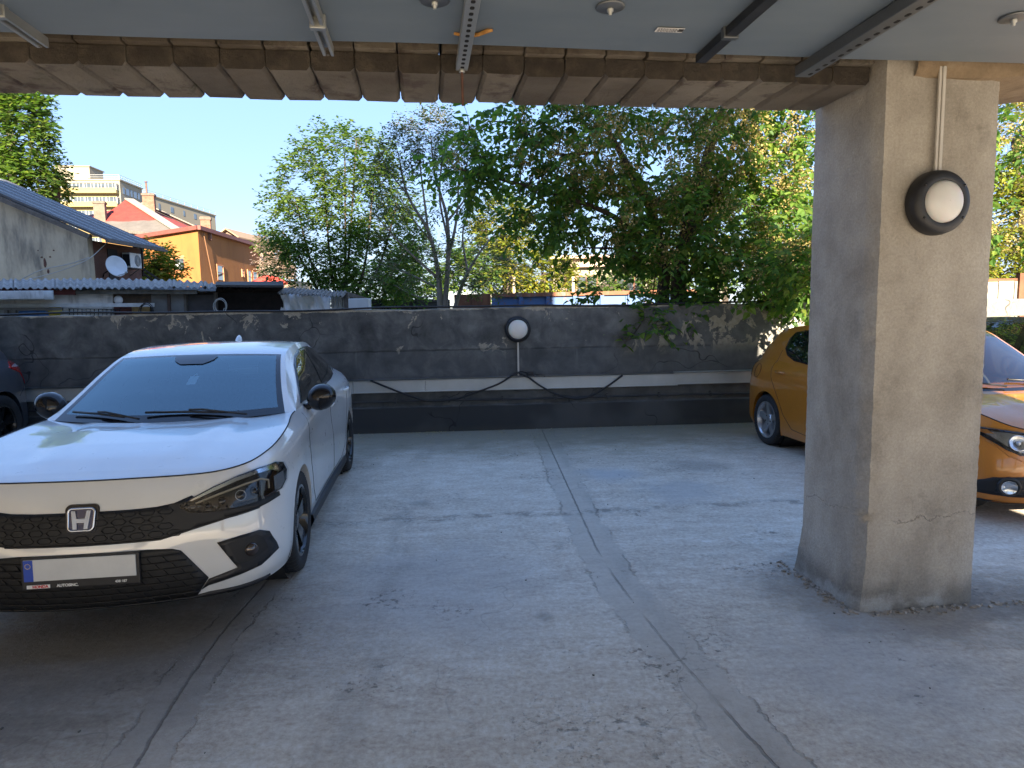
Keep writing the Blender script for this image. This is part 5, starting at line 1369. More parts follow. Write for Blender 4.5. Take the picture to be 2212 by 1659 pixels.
# things on the shed front
cn = MB(); o = shp(-30, 640, -.25); rows = []
for z, k in ((.0, .94), (.02, 1.0), (.17, 1.0), (.19, .97)):
    row = [shp(-150, 650, -.02)+Vector((0, 0, z))]
    a, b = shp(-150, 650, -.75), shp(96, 647, -.75)
    for i in range(9): row.append(a.lerp(b, i/8)+Vector((0, (1-k)*.4, z)))
    c = shp(96, 647, -.42)
    for i in range(1, 8):
        t_ = i/8*PI/2; row.append(Vector((c.x+math.sin(t_)*.24*k, c.y-.33*math.cos(t_)*k, b.z+z)))
    row.append(shp(118, 646, -.02)+Vector((0, 0, z))); rows.append(row)
cn.grid(rows, smooth=False); cn.add(rows[0], [tuple(range(len(rows[0])))]); cn.add(rows[-1], [tuple(range(len(rows[-1])))])
tag(cn.build('door_canopy', facade_mat('canopy_white', (.42, .43, .43), (.58, .59, .59), 2.5, .2, (.22, .22, .21)), angle=40), 'rounded white concrete canopy over the shed front', 'canopy')
wg = empty('shed_window', tuple(shp(60, 690, -.06)), 0, 'low window with a black grille in the white shed wall', 'window')
def rl(mb, name, mat): return rel(wg, mb).build(name, mat, wg)
mb = MB(); quadbox(mb, [shp(-60, 667, -.05), shp(130, 667, -.05), shp(130, 689, -.05), shp(-60, 689, -.05)], (0, .03, 0)); rl(mb, 'window_pane', plain('poster_pane', (.30, .31, .30), .3, var=.3, scale=4, coat=.5))
mb = MB()
for a, b in (((-60, 667), (135, 668)),): mb.bar(shp(*a, -.1), shp(*b, -.1), .06, .06)
for x in (14, 32): mb.bar(shp(x, 666, -.09), shp(x, 690, -.09), .07, .06)
rl(mb, 'window_frame', plain('frame_grey', (.20, .19, .18), .7))
mb = MB(); quadbox(mb, [shp(40, 672, -.075), shp(95, 670, -.075), shp(120, 689, -.075), shp(40, 689, -.075)], (0, .012, 0)); rl(mb, 'blue_poster', plain('poster_blue', (.03, .12, .33), .5, var=.4, scale=6))
mb = MB(); mb.lathe([(.001, 0), (.12, 0), (.16, .02), (.001, .03)], shp(120, 671, -.09), (0, -1, 0.2), 16); rl(mb, 'yellow_item', plain('item_yellow', (.55, .42, .03), .5))
mb = MB()
for x in range(150, 262, 9): mb.bar(shp(x*1.0, 667+(x-150)*.02, -.14), shp(x*1.0, 690, -.14), .012, .012)
for y in (667, 674, 681): mb.bar(shp(148, y, -.14), shp(262, y+1.5, -.14), .014, .014)
rl(mb, 'grille_bars', M_gblk)
mb = MB(); mb.lathe([(.001, .03), (.085, .03), (.10, .01), (.10, 0)], shp(256, 648, -.02), (0, -1, 0), 24); tag(mb.build('wall_vent', M_wht), 'small round white vent cap on the brown boards', 'vent')
def coil(name, px, py, r, n, mat, label, dy=-.2):
    c = shp(px, py, dy); pts = []; rnd = random.Random(px)
    for k in range(n*20):
        a = 2*PI*k/20; q = r*(1+.12*math.sin(k*.23)); pts.append((c.x+math.cos(a)*q*.85+.02*math.sin(k*.11), c.y-.03+.03*math.sin(k*.17), c.z+math.sin(a)*q))
    mb = MB(); mb.tube(pts, .008, 5); return tag(mb.build(name, mat), label, 'hose coil', 'coils hung on the shed')
coil('hose_coil', 477, 661, .16, 5, plain('hose_grey', (.42, .41, .38), .6), 'pale grey hose coil hung in front of the dark shed wall')
coil('hose_coil', 318, 672, .17, 4, M_cable, 'dark cable coil hung over the end of the white plank', -.26)
# ---- tarp lean-to, white board
lt = empty('tarp_lean_to', tuple(at(680, 690, 16.3))[:2]+(0,), 0, 'lean-to closed by a white tarp under a short corrugated roof', 'lean-to')
mb = MB(); rows = []
for j in range(9):
    row = []
    for i in range(31):
        f = i/30; p = at(606+f*110, 628+6*f+j/8*44, 16.1); q = Vector((p.x, 16.1+.05*math.sin(f*9+j*.5)+.07*math.sin(f*23+j*.2)*(j/8)+.05*math.sin(f*40-j), p.z)); row.append(q)
    rows.append(row)
mb.grid(rows); rel(lt, mb).build('white_tarp', plain('tarp', (.80, .81, .82), .75, var=.1, scale=3), lt)
corrugated('roof_sheet', plain('old_sheet', (.26, .245, .225), .9, var=.3), None, at(598, 633, 15.8), at(742, 641, 15.8), at(616, 621, 16.0), at(752, 630, 16.0), 17, .03, 3, 4); o = COL.objects[-1]; o.parent = lt; o.location = -Vector(lt.location)
corrugated('side_sheet', plain('pale_sheet', (.42, .43, .42), .6, var=.15), None, at(716, 672, 16.05), at(748, 672, 16.05), at(716, 641, 16.05), at(748, 641, 16.05), 6, .02, 2, 2); o = COL.objects[-1]; o.parent = lt; o.location = -Vector(lt.location)
mb = MB()
for a, b in (((748, 632, 16.0), (750, 690, 16.0)), ((744, 634, 16.0), (790, 648, 16.9)), ((606, 628, 16.3), (606, 690, 16.3))): mb = MB(); mb.bar(at(*a), at(*b), .10, .10); rel(lt, mb).build('lean_to_post', M_wood, lt)
wb = MB(); a = at(752, 645, 15.6); b = at(797, 672, 15.6); wb.box(((a.x+b.x)/2, 15.75, a.z/2), (b.x-a.x, .32, a.z), None, 0, .02)
tag(wb.build('white_cabinet', plain('fridge_white', (.60, .62, .64), .4, var=.05)), 'plain white cabinet standing right of the tarp lean-to', 'cabinet')
# ---- dark sheet fence
fe = empty('sheet_fence', tuple(at(880, 690, 22))[:2]+(0,), 0, 'dark corrugated sheet fence behind the pale bare tree', 'fence')
M_fsh = plain('dark_sheet', (.055, .048, .042), .7, .2, var=.35, scale=3)
for i, (x0, x1) in enumerate(((770, 822), (826, 897), (901, 972))):
    mb = MB(); a, b = at(x0, 648, 22), at(x1, 647, 22); rows = []
    for j in range(73):
        z = a.z*(1-j/72); dy = .022*math.sin(j/72*2*PI*22); rows.append([(a.x, 22+dy, z), (b.x, 22+dy, z)])
    mb.grid(rows); rel(fe, mb).build('fence_sheet', M_fsh, fe)
mb = MB()
for x in (824, 899): p = at(x, 645, 21.93); mb.bar((p.x, 21.93, 0), (p.x, 21.93, p.z), .09, .09)
rel(fe, mb).build('fence_posts', M_dark, fe)
# ---- portable toilet
tp = at(996, 640, 26); to = empty('portable_toilet', (tp.x, 26.6, 0), 0, 'grey blue portable toilet with a rounded roof', 'portable toilet')
M_toi = plain('toilet_plastic', (.20, .245, .275), .5, var=.1)
mb = MB(); mb.box((0, 0, 1.08), (1.12, 1.1, 2.16), None, 0, .05); mb.build('cabin', M_toi, to)
mb = MB(); rows = []
for f, z in ((1.0, 2.13), (1.03, 2.17), (1.0, 2.25), (.86, 2.34), (.6, 2.38), (.01, 2.39)): rows.append([(math.copysign(abs(math.cos(a))**.5, math.cos(a))*.59*f, math.copysign(abs(math.sin(a))**.5, math.sin(a))*.58*f, z) for a in np.linspace(0, 2*PI, 33)[:-1]])
mb.grid(rows, closed=True); mb.build('rounded_roof', plain('toilet_roof', (.28, .32, .35), .5, var=.06), to)
mb = MB(); mb.box((0, -.56, 1.0), (.78, .03, 1.9), None, 0, .012); mb.build('toilet_door', M_toi, to)
mb = MB()
for x in (-.45, .45): mb.box((x, -.565, 1.05), (.05, .03, 2.0), None, 0, .01)
mb.build('door_rib', plain('toilet_rib', (.42, .48, .52), .5), to)
# ---- rusty plate and blue skip
rp = MB(); a, b = at(981, 636, 22.4), at(1061, 690, 22.4); rp.box(((a.x+b.x)/2, 22.43, a.z/2), (b.x-a.x, .05, a.z), None, 0, .01)
for x in (.02, .5, .98): rp.box((a.x+(b.x-a.x)*x, 22.39, a.z/2), (.05, .04, a.z-.02))
M_rust = facade_mat('rust', (.10, .042, .022), (.20, .085, .045), 3, .3, (.06, .03, .02))
tag(rp.build('rusty_sheet', M_rust), 'rusty brown steel panel between the toilet and the blue skip', 'panel')
kp = empty('blue_skip', tuple(at(1200, 690, 23))[:2]+(0,), 0, 'long blue steel skip with a rust brown rim', 'skip')
t = NT('chipped_blue'); f = t.step(t.noise(5, 6, .75), .56, .66)
t.p(Base_Color=t.mix(f, t.ramp(t.noise(2), [(.3, (.04, .09, .22)), (.7, (.06, .13, .29))]), (.16, .085, .055)), Roughness=.6); M_blue = t.mat
def kpt(px, py, dy=0): return at(px, py, 23+dy-(px-1062)*.0016)
def kbox(x0, y0, x1, y1, dy, th):
    mb = MB(); quadbox(mb, [kpt(x0, y0, dy), kpt(x1, y0-(x1-x0)*.021, dy), kpt(x1, y1-(x1-x0)*.021, dy), kpt(x0, y1, dy)], (0, th, 0)); return mb
rel(kp, kbox(1062, 640, 1520, 700, .0, .08)).build('skip_side', M_blue, kp)
mb = kbox(1062, 634, 1520, 642.5, -.10, .2); rel(kp, mb).build('skip_rim', facade_mat('rust_rim', (.15, .06, .03), (.23, .10, .055), 2.5, .3, (.16, .16, .17)), kp)
for x in (1062, 1121, 1180, 1238, 1297, 1357, 1417, 1477):
    mb = kbox(x, 642.3-(x-1062)*.021, x+8, 700, -.09, .1); rel(kp, mb).build('skip_rib', M_blue, kp)
rel(kp, kbox(1062, 636, 1520, 700, 2.2, .06)).build('skip_far_side', M_blue, kp)
# long pale wall with a post behind it
pw = MB(); quadbox(pw, [at(1040, 636, 29), at(1560, 624, 29), at(1560, 690, 29), at(1040, 690, 29)], (0, .25, 0)); tag(pw.build('garden_wall', facade_mat('pale_cement', (.23, .215, .18), (.29, .275, .24), 1)), 'pale cement garden wall behind the blue skip', 'wall')
for px, lab in ((1110, 'pale wooden post left of the low yellow green bush'), (1238, 'pale wooden post in front of the cream building')):
    mb = MB(); p = at(px, 600, 28.5); mb.bar((p.x, 28.5, 0), (p.x, 28.5, p.z), .10, .10); mb.box((p.x, 28.5, p.z+.02), (.13, .13, .04)); tag(mb.build('wooden_post', plain('post_pale', (.42, .34, .24), .8, var=.2)), lab, 'post', 'posts behind the skip')
# ---- cream building in the gap
cb = empty('cream_building', tuple(at(1270, 640, 46))[:2]+(0,), 0, 'low cream building seen under the big tree', 'building')
M_cream = facade_mat('cream_render', (.24, .21, .155), (.28, .25, .19), .6, .15)
a, b = at(1195, 560, 46), at(1480, 560, 46); mb = MB(); mb.box(((a.x+b.x)/2, 48.5, a.z/2), (b.x-a.x, 5, a.z)); rel(cb, mb).build('wall', M_cream, cb)
mb = MB(); mb.box(((a.x+b.x)/2, 48.3, at(1200, 575, 45.7).z), (b.x-a.x+.3, 5.6, .18)); mb.box(((a.x+b.x)/2, 48.5, a.z+.1), (b.x-a.x+.5, 6, .2)); rel(cb, mb).build('cornice', plain('cornice_pink', (.50, .36, .28), .8), cb)
for x0, x1 in ((1222, 1290), (1330, 1390), (1415, 1460)):
    mb = MB(); p, q = at(x0, 597, 45.9), at(x1, 632, 45.9); mb.box(((p.x+q.x)/2, 45.97, (p.z+q.z)/2), (q.x-p.x, .06, p.z-q.z)); f = rel(cb, mb).build('window', M_glassd, cb)
    mb = MB()
    for k in range(4): x = p.x+(q.x-p.x)*k/3; mb.box((x, 45.92, (p.z+q.z)/2), (.12, .07, p.z-q.z+.1))
    mb.box(((p.x+q.x)/2, 45.915, p.z), (q.x-p.x+.14, .08, .1)); rel(cb, mb).build('window_frame', plain('frame_redbrown', (.22, .085, .05), .6), f)

# ---- orange house
oh = empty('orange_house', (-24, 55, 0), 0, 'bright orange house with a red roof edge and small windows', 'house')
OY = 45.0; c0 = at(427, 497, OY); cz = c0.z
Mo = facade_mat('orange_render', (.255, .095, .022), (.285, .112, .028), .5, .1, (.21, .078, .02))
L0 = at(335, 517, OY+1.2); far = at(561, 540, 59.0)
xl = L0.x-1.5; w0 = Vector((c0.x, OY, 0)); wr = Vector((far.x, 59.0, 0)); wl_ = Vector((xl, OY+1.5, 0))
zl, zr = L0.z+.15-1.5*.1, at(561, 537, 59.0).z
mb = MB(); back = wl_+(wr-w0)
mb.add([w0, wr, back, wl_, w0+Vector((0, 0, cz)), wr+Vector((0, 0, zr)), back+Vector((0, 0, zr-.5)), wl_+Vector((0, 0, zl))], [(0, 1, 5, 4), (1, 2, 6, 5), (2, 3, 7, 6), (3, 0, 4, 7), (4, 5, 6, 7), (0, 3, 2, 1)])
rel(oh, mb).build('wall', Mo, oh)
M_rroof = plain('red_sheet', (.15, .042, .03), .6, var=.2)
mb = MB(); up = Vector((0, 0, .12))
def rim(a, b, w=.35, h=.26): mb.bar(a, b, w, h)
rim(wl_+Vector((-.3, -.15, zl+.12)), w0+Vector((.1, -.15, cz+.14))); rim(w0+Vector((.1, -.2, cz+.14)), wr+Vector((.12, .3, zr+.14)))
quadbox(mb, [w0+Vector((0, 0, cz+.10)), wr+Vector((0, 0, zr+.10)), back+Vector((0, 0, zr-.4)), wl_+Vector((0, 0, zl+.1))], (0, 0, .1))
rel(oh, mb).build('roof', M_rroof, oh)
nR = (wr-w0).normalized(); nRo = Vector((nR.y, -nR.x, 0))
def win_right(px, y0, y1, w, name='window'):
    # on the receding right wall: solve the distance along the wall from its photo column
    best = min(np.linspace(.02, .98, 400), key=lambda f: abs(proj_px(w0.lerp(wr, f)+Vector((0, 0, 3)))[0]-px))
    p = w0.lerp(wr, best); za = zat(p, y0); zb = zat(p, y1); m = MB(); ang = Matrix((nR, -nRo, Vector((0, 0, 1)))).transposed()
    m.box(p+nRo*.01+Vector((0, 0, (za+zb)/2)), (w, .05, za-zb), ang); f = rel(oh, m).build(name, M_glassd, oh)
    m = MB()
    for s_ in (-1, 1): m.box(p+nR*(s_*w/2)+nRo*.03+Vector((0, 0, (za+zb)/2)), (.10, .09, za-zb+.1), ang)
    m.box(p+nRo*.03+Vector((0, 0, za)), (w, .09, .1), ang); m.box(p+nRo*.03+Vector((0, 0, (za+zb)/2)), (w, .06, .04), ang)
    rel(oh, m).build('window_frame', plain('frame_orange', (.42, .17, .07), .6), f)
def proj_px(P):
    d = Vector(P)-Vector((0, 0, CAM_H)); z = d.dot(fwd); return 1106+FPX*d.dot(rgt)/z, 829.5-FPX*d.dot(upv)/z
def zat(p, py):
    lo, hi = -5, 40
    for _ in range(40):
        m = (lo+hi)/2
        if proj_px((p.x, p.y, m))[1] > py: lo = m
        else: hi = m
    return lo
win_right(478, 573, 605, 1.3); win_right(527, 583, 597, .5); win_right(541, 584, 612, 1.0); win_right(553, 587, 613, 1.3)
mb = MB(); p, q = at(369, 558, OY-.0), at(393, 582, OY); yy = OY+(c0.x-(p.x+q.x)/2)*(1.5/(c0.x-xl))
mb.box(((p.x+q.x)/2, yy-.02, (p.z+q.z)/2), (q.x-p.x, .08, p.z-q.z), Matrix.Rotation(math.atan2(-1.5, c0.x-xl), 3, 'Z')); f = rel(oh, mb).build('window', M_glassd, oh)
mb = MB(); mb.box(((p.x+q.x)/2, yy-.04, p.z+.1), (q.x-p.x+.5, .14, .22)); mb.box(((p.x+q.x)/2, yy-.03, q.z-.1), (q.x-p.x+.5, .14, .22))
for s_ in (p.x-.1, q.x+.1): mb.box((s_, yy-.035, (p.z+q.z)/2), (.22, .14, p.z-q.z))
rel(oh, mb).build('window_frame', plain('surround_orange', (.40, .15, .06), .7), f)
mb = MB(); mb.box(((p.x+q.x)/2, yy-.045, p.z*.35+q.z*.65), (q.x-p.x-.1, .05, (p.z-q.z)*.5)); rel(oh, mb).build('window_blind', M_wht, f)
mb = MB(); mb.bar(w0+Vector((.1, .6, cz-.1)), w0.lerp(wr, .18)+nRo*.1+Vector((0, 0, 2.5)), .05, .05); rel(oh, mb).build('drain_pipe', plain('pipe_brown', (.20, .10, .05), .6), oh)
def chimney(name, px, y0, y1, wpx, Y, mat, label, cap=None, group='brick chimneys', flue=None):
    a = at(px, y0, Y); b = at(px, y1, Y); w = wpx*Y/FPX
    e = empty(name, (a.x, Y, b.z-.6), .3, label, 'chimney', group); h = a.z-b.z+.6
    mb = MB(); mb.box((0, 0, h/2), (w, w*.8, h)); mb.build('stack', mat, e)
    mb = MB(); mb.box((0, 0, h-.03), (w*1.16, w*.98, .16)); mb.box((0, 0, h+.06), (w*1.05, w*.88, .08)); mb.build('stack_cap', plain('cap_dark', (.12, .09, .07), .9, var=.3), e)
    if flue:
        mb = MB(); mb.lathe([(.09, 0), (.09, flue), (.07, flue), (.07, flue-.3)], (-w*.15, 0, h+.1), (0, 0, 1), 12); mb.lathe([(.15, flue+.05), (.15, flue+.1), (.02, flue+.16)], (-w*.15, 0, h+.1), (0, 0, 1), 12); mb.build('flue_pipe', plain('flue_rust', (.12, .075, .055), .7, .3, var=.3), e)
    return e
M_brick2 = brick_mat('red_chimney_brick', (.18, .055, .03), (.22, .12, .08), (.20, .165, .13), 2.2)
chimney('brick_chimney', 444, 472, 500, 19, 47, M_brick2, 'red brick chimney at the corner of the orange house')
# ---- old house with the grey and red hipped roof
rh = empty('red_roof_house', (-36, 64, 0), 0, 'house with a broad grey roof patched red at the ridge', 'house')
RY = 60.0
ev = [at(185, 478, RY), at(355, 505, RY-3), at(445, 500, RY+9), at(150, 470, RY+10)]
pk = at(272, 431, RY+5); pk2 = at(300, 440, RY+7)
zev = 5.0
mb = MB(); eL, eR = at(195, 488, RY), at(398, 512, RY-2); bR = at(430, 498, RY+12); bL = at(150, 474, RY+12)
t = NT('patched_roof'); x, y, z = t.xyz(); shl = t.math('ADD', z, t.math('MULTIPLY', t.noise(.5, 3), .5))
red = t.step(shl, pk.z-2.3, pk.z-2.2)
t.p(Base_Color=t.mix(red, t.ramp(t.noise(1.2, 6, .7), [(.3, (.085, .075, .066)), (.7, (.13, .116, .103))]), t.ramp(t.noise(2), [(.3, (.20, .022, .016)), (.7, (.25, .034, .022))])), Roughness=.85); t.bump(t.noise(9), .3, .05)
mb.add([eL, eR, pk, bL, bR, pk2], [(0, 1, 2), (1, 4, 5, 2), (0, 2, 5, 3), (3, 5, 4)]); mb.v = [tuple(Vector(v)-Vector(rh.location)+Vector((0, 0, 0))) for v in mb.v]
rf = mb.build('roof', t.mat, rh)
mb = MB()
for a, b, w in ((pk, eR, .8), (pk2, bR, .5)): mb.bar(a+Vector((.3, 0, .05)), b+Vector((.3, 0, .05)), w, .12)
rel(rh, mb).build('pale_ridge_strip', plain('strip_pale', (.25, .23, .19), .7, var=.15), rf)
mb = MB(); quadbox(mb, [at(330, 470, RY+6), at(420, 500, RY+6), at(425, 512, RY+6), at(330, 482, RY+6)], (0, 3, .1)); rel(rh, mb).build('tile_strip', plain('tile_brown', (.30, .17, .10), .85, var=.3), rf)
mb = MB(); quadbox(mb, [eL+Vector((.6, .5, -.1)), eR+Vector((-.6, .7, -.1)), Vector((eR.x-.6, eR.y+.7, 0)), Vector((eL.x+.6, eL.y+.5, 0))], (0, 6, 0)); rel(rh, mb).build('wall', facade_mat('ochre_render', (.22, .125, .045), (.26, .155, .06), .6, .1), rh)
mb = MB(); mb.bar(eL+Vector((0, -.1, -.1)), eR+Vector((0, -.1, -.1)), .2, .25); rel(rh, mb).build('gutter', M_wood, rh)
chimney('brick_chimney', 215, 438, 470, 38*.55, RY+1, facade_mat('sooty_render', (.09, .072, .055), (.16, .13, .10), 1.5, .2, (.09, .07, .06)), 'squat sooty chimney on the grey roof')
chimney('brick_chimney', 321, 421, 446, 22, RY+5, M_brick2, 'pale brick chimney with a thin flue pipe beside the red ridge', flue=1.0)
# small gabled roof behind the orange house
sr = empty('small_gable_house', tuple(at(505, 520, 63))[:2]+(0,), 0, 'small gabled house roof peeping over the orange house', 'house')
g0, g1, g2 = at(478, 514, 62), at(492, 499, 62), at(508, 513, 62); mb = MB(); mb.add([g0, g2, g1, g0*1, ], [(0, 1, 2)]); dp = Vector((.3, 7, 0))
mb = MB(); mb.add([g0, g2, g1, g0+dp, g2+dp, g1+dp, Vector((g0.x, 62, 0)), Vector((g2.x, 62, 0)), Vector((g2.x+.3, 69, 0)), Vector((g0.x+.3, 69, 0))], [(0, 1, 2), (3, 5, 4), (6, 7, 1, 0), (7, 8, 4, 1), (9, 6, 0, 3), (8, 9, 3, 4)]); rel(sr, mb).build('wall', facade_mat('brown_timber', (.10, .075, .055), (.14, .10, .075), 1), sr)
mb = MB(); quadbox(mb, [g1+Vector((0, -.5, .1)), g2+Vector((.5, -.5, -.1)), g2+dp+Vector((.5, .5, -.1)), g1+dp+Vector((0, .5, .1))], (0, 0, .12)); quadbox(mb, [g0+Vector((-.5, -.5, -.1)), g1+Vector((0, -.5, .1)), g1+dp+Vector((0, .5, .1)), g0+dp+Vector((-.5, .5, -.1))], (0, 0, .12)); rel(sr, mb).build('roof', plain('roof_tan', (.24, .16, .10), .85, var=.2), sr)
# tile roof and red parasol low by the trees
tr2 = empty('pale_tile_house', tuple(at(590, 600, 58))[:2]+(0,), 0, 'pale tiled roof slope behind the blossoming tree', 'house')
mb = MB(); quadbox(mb, [at(560, 580, 56), at(640, 606, 56), at(640, 575, 62), at(560, 552, 62)], (0, 0, .15)); rel(tr2, mb).build('roof', plain('pale_tile', (.28, .21, .16), .85, var=.25, scale=5), tr2)
mb = MB(); a, b = at(562, 582, 56.6), at(638, 606, 56.6); mb.box(((a.x+b.x)/2, 59, b.z/2), (b.x-a.x, 4.5, b.z)); rel(tr2, mb).build('wall', M_cream, tr2)
rc = at(580, 606, 38); pa = empty('red_parasol', (rc.x, 38, 0), 0, 'faded red parasol by the corner of the orange house', 'parasol')
mb = MB(); zt = at(580, 593, 38).z; mb.lathe([(.01, zt), (.5, zt-.16), (1.0, zt-.42), (1.0, zt-.55), (.98, zt-.42), (.01, zt-.05)], n=10, smooth=False); mb.build('canopy', plain('parasol_red', (.55, .06, .035), .75, var=.15), pa)
mb = MB(); mb.tube([(0, 0, 0), (0, 0, zt)], .03, 8); mb.build('pole', M_gal2, pa)

# ---- apartment blocks far away
M_tower = facade_mat('tower_cream', (.225, .20, .15), (.25, .225, .17), .12, .05); M_tower2 = plain('tower_yellow', (.24, .19, .085), .85, var=.08); M_glz = plain('balcony_glass', (.06, .075, .09), .12, var=.4, scale=.5, coat=.8); M_twf = plain('tower_frame', (.30, .30, .295), .5)
def tower(loc_px, Yd, W_, D_, top_py, ang, label, penthouse):
    p = at(loc_px, top_py, Yd); H = p.z
    e = empty('apartment_tower', (p.x, Yd, 0), ang, label, 'apartment block', 'far apartment blocks')
    mb = MB(); mb.box((-W_/2, D_/2, H/2), (W_, D_, H)); mb.build('wall', M_tower, e)      # origin: near right-hand corner
    fl = 2.85
    z = H-1.3; i = 0; W1 = W_*.86
    while z > H-17:
        mb = MB(); mb.box((-W1/2-.2, -.75, z-1.0), (W1, 1.5, 1.05)); mb.box((-W1/2-.2, -.75, z+.55), (W1, 1.5, .12)); mb.build('balcony', M_tower2, e)
        mb = MB(); mb.box((-W1/2-.2, -.72, z-.18), (W1-.1, 1.3, 1.42)); g_ = mb.build('balcony_glazing', M_glz, e)
        mb = MB(); k = 0; x = -.25
        while x > -W1: mb.box((x, -1.40, z-.18), (.10 if k % 3 else .26, .08, 1.42)); x -= .62+.22*(k % 2); k += 1
        mb.box((-W1/2-.2, -1.40, z-.72), (W1-.1, .07, .35))
        for k2 in range(4): mb.box((-.18, -.1-k2*.4, z-.18), (.08, .10, 1.42))
        mb.build('glazing_frames', M_twf, g_); z -= fl
    mb = MB(); mb.box((-W_/2, D_/2, H+.15), (W_+.5, D_+.5, .3)); mb.build('parapet', M_tower, e)
    if penthouse: mb = MB(); mb.box((-W_*.72, D_*.4, H+1.6), (W_*.5, D_*.55, 3.2)); mb.box((-W_*.72, D_*.4, H+3.25), (W_*.53, D_*.6, .2)); mb.build('roof_house', M_tower, e)
    rl_ = MB()
    for zz in (H+.75, H+1.2):
        rl_.bar((0, 0, zz), (0, D_, zz), .06, .06); rl_.bar((-W_*.5, 0, zz), (0, 0, zz), .06, .06)
    for k in range(11): rl_.bar((0, D_*k/10, H+.3), (0, D_*k/10, H+1.2), .06, .06)
    rl_.build('roof_railing', M_gal2, e)
    # windows on the side that recedes
    z = H-1.9
    while z > H-14:
        for k in range(5):
            mb = MB(); yy = D_*(.14+.17*k); mb.box((.03, yy, z), (.08, 1.5 if k % 2 else .9, 1.4)); mb.build('side_window', M_glz, e)
        z -= fl
    return e
tower(258, 150, 14.0, 11.0, 390, .10, 'nearer cream apartment block with glazed yellow balconies', True)
tower(318, 168, 9.5, 38.0, 421, .0, 'farther cream apartment block with a long receding side', False)

# ---- slatted fence on the wall, right of the pillar
sf = empty('slatted_fence', tuple(W(9.3, -.5, 0)), WA, 'white board fence above the wall, above the black car', 'fence')
M_slat = plain('fence_white', (.27, .25, .21), .7, var=.12); rnd = random.Random(5)
for k in range(17):
    mb = MB(); mb.box((-1.7+k*.25, 0, .96+rnd.uniform(-.01, .01)), (.235, .03, 1.92)); mb.build('fence_board', M_slat, sf)
mb = MB(); mb.box((.3, .04, 1.80), (4.2, .04, .09)); mb.box((.3, .04, 1.2), (4.2, .04, .09)); mb.build('fence_beam', M_slat, sf)
rp = MB(); p = at(2206, 590, 10.2); rp.bar((p.x, 10.2, 0), (p.x, 10.2, p.z), .09, .09); rp.bar((p.x-.6, 10.22, p.z-.1), (p.x+.6, 10.22, p.z-.1), .05, .05)
tag(rp.build('rusty_post', M_rust), 'rusty post standing in front of the white board fence', 'post')
# ================================================================== trees and bushes
def leaf_mat(name, stops, trans=.35, rough=.55):
    t = NT(name); r = t.n('ShaderNodeNewGeometry').outputs['Random Per Island']
    col = t.ramp(r, stops)
    t.p(Base_Color=col, Roughness=rough); t.bs.inputs['Specular IOR Level'].default_value = .35
    tr = t.n('ShaderNodeBsdfTranslucent'); t.set(tr.inputs[0], t.mix(.5, col, t.mix(1.0, col, (1.6, 1.9, .6), 'MULTIPLY')))
    mx = t.n('ShaderNodeMixShader'); mx.inputs[0].default_value = trans
    t.t.links.new(t.bs.outputs[0], mx.inputs[1]); t.t.links.new(tr.outputs[0], mx.inputs[2]); t.t.links.new(mx.outputs[0], t.out.inputs[0]); return t.mat
def bark(name, lo, hi):
    t = NT(name); nz = t.noise(9, 6, .7, stretch=(1, 1, .25)); t.p(Base_Color=t.ramp(nz, [(.3, lo), (.7, hi)]), Roughness=.9); t.bump(nz, .6, .02); return t.mat
class Leaves:
    def __init__(s): s.v = []; s.f = []
    def leaf(s, p, d, n, L, w, shape):
        d = d.normalized(); sd = d.cross(n)
        if sd.length < 1e-4: sd = d.orthogonal()
        sd.normalize(); n = sd.cross(d); b = len(s.v)
        if shape == 6:
            pts = [p, p+d*L*.28+sd*w*.5+n*w*.16, p+d*L*.62+sd*w*.36+n*w*.10, p+d*L-n*L*.10, p+d*L*.62-sd*w*.36+n*w*.10, p+d*L*.28-sd*w*.5+n*w*.16]
            s.v += [tuple(q) for q in pts]; s.f += [(b, b+1, b+2, b+3), (b, b+3, b+4, b+5)]
        else:
            pts = [p, p+d*L*.45+sd*w*.5, p+d*L, p+d*L*.45-sd*w*.5]; s.v += [tuple(q) for q in pts]; s.f += [(b, b+1, b+2, b+3)]
    def build(s, name, mat, parent):
        me = bpy.data.meshes.new(name); me.from_pydata(s.v, [], s.f); me.materials.append(mat); me.update()
        me.polygons.foreach_set('use_smooth', [False]*len(me.polygons))
        return link(bpy.data.objects.new(name, me), parent)
def rv(rnd): 
    while True:
        v = Vector((rnd.uniform(-1, 1), rnd.uniform(-1, 1), rnd.uniform(-1, 1)))
        if .05 < v.length < 1: return v
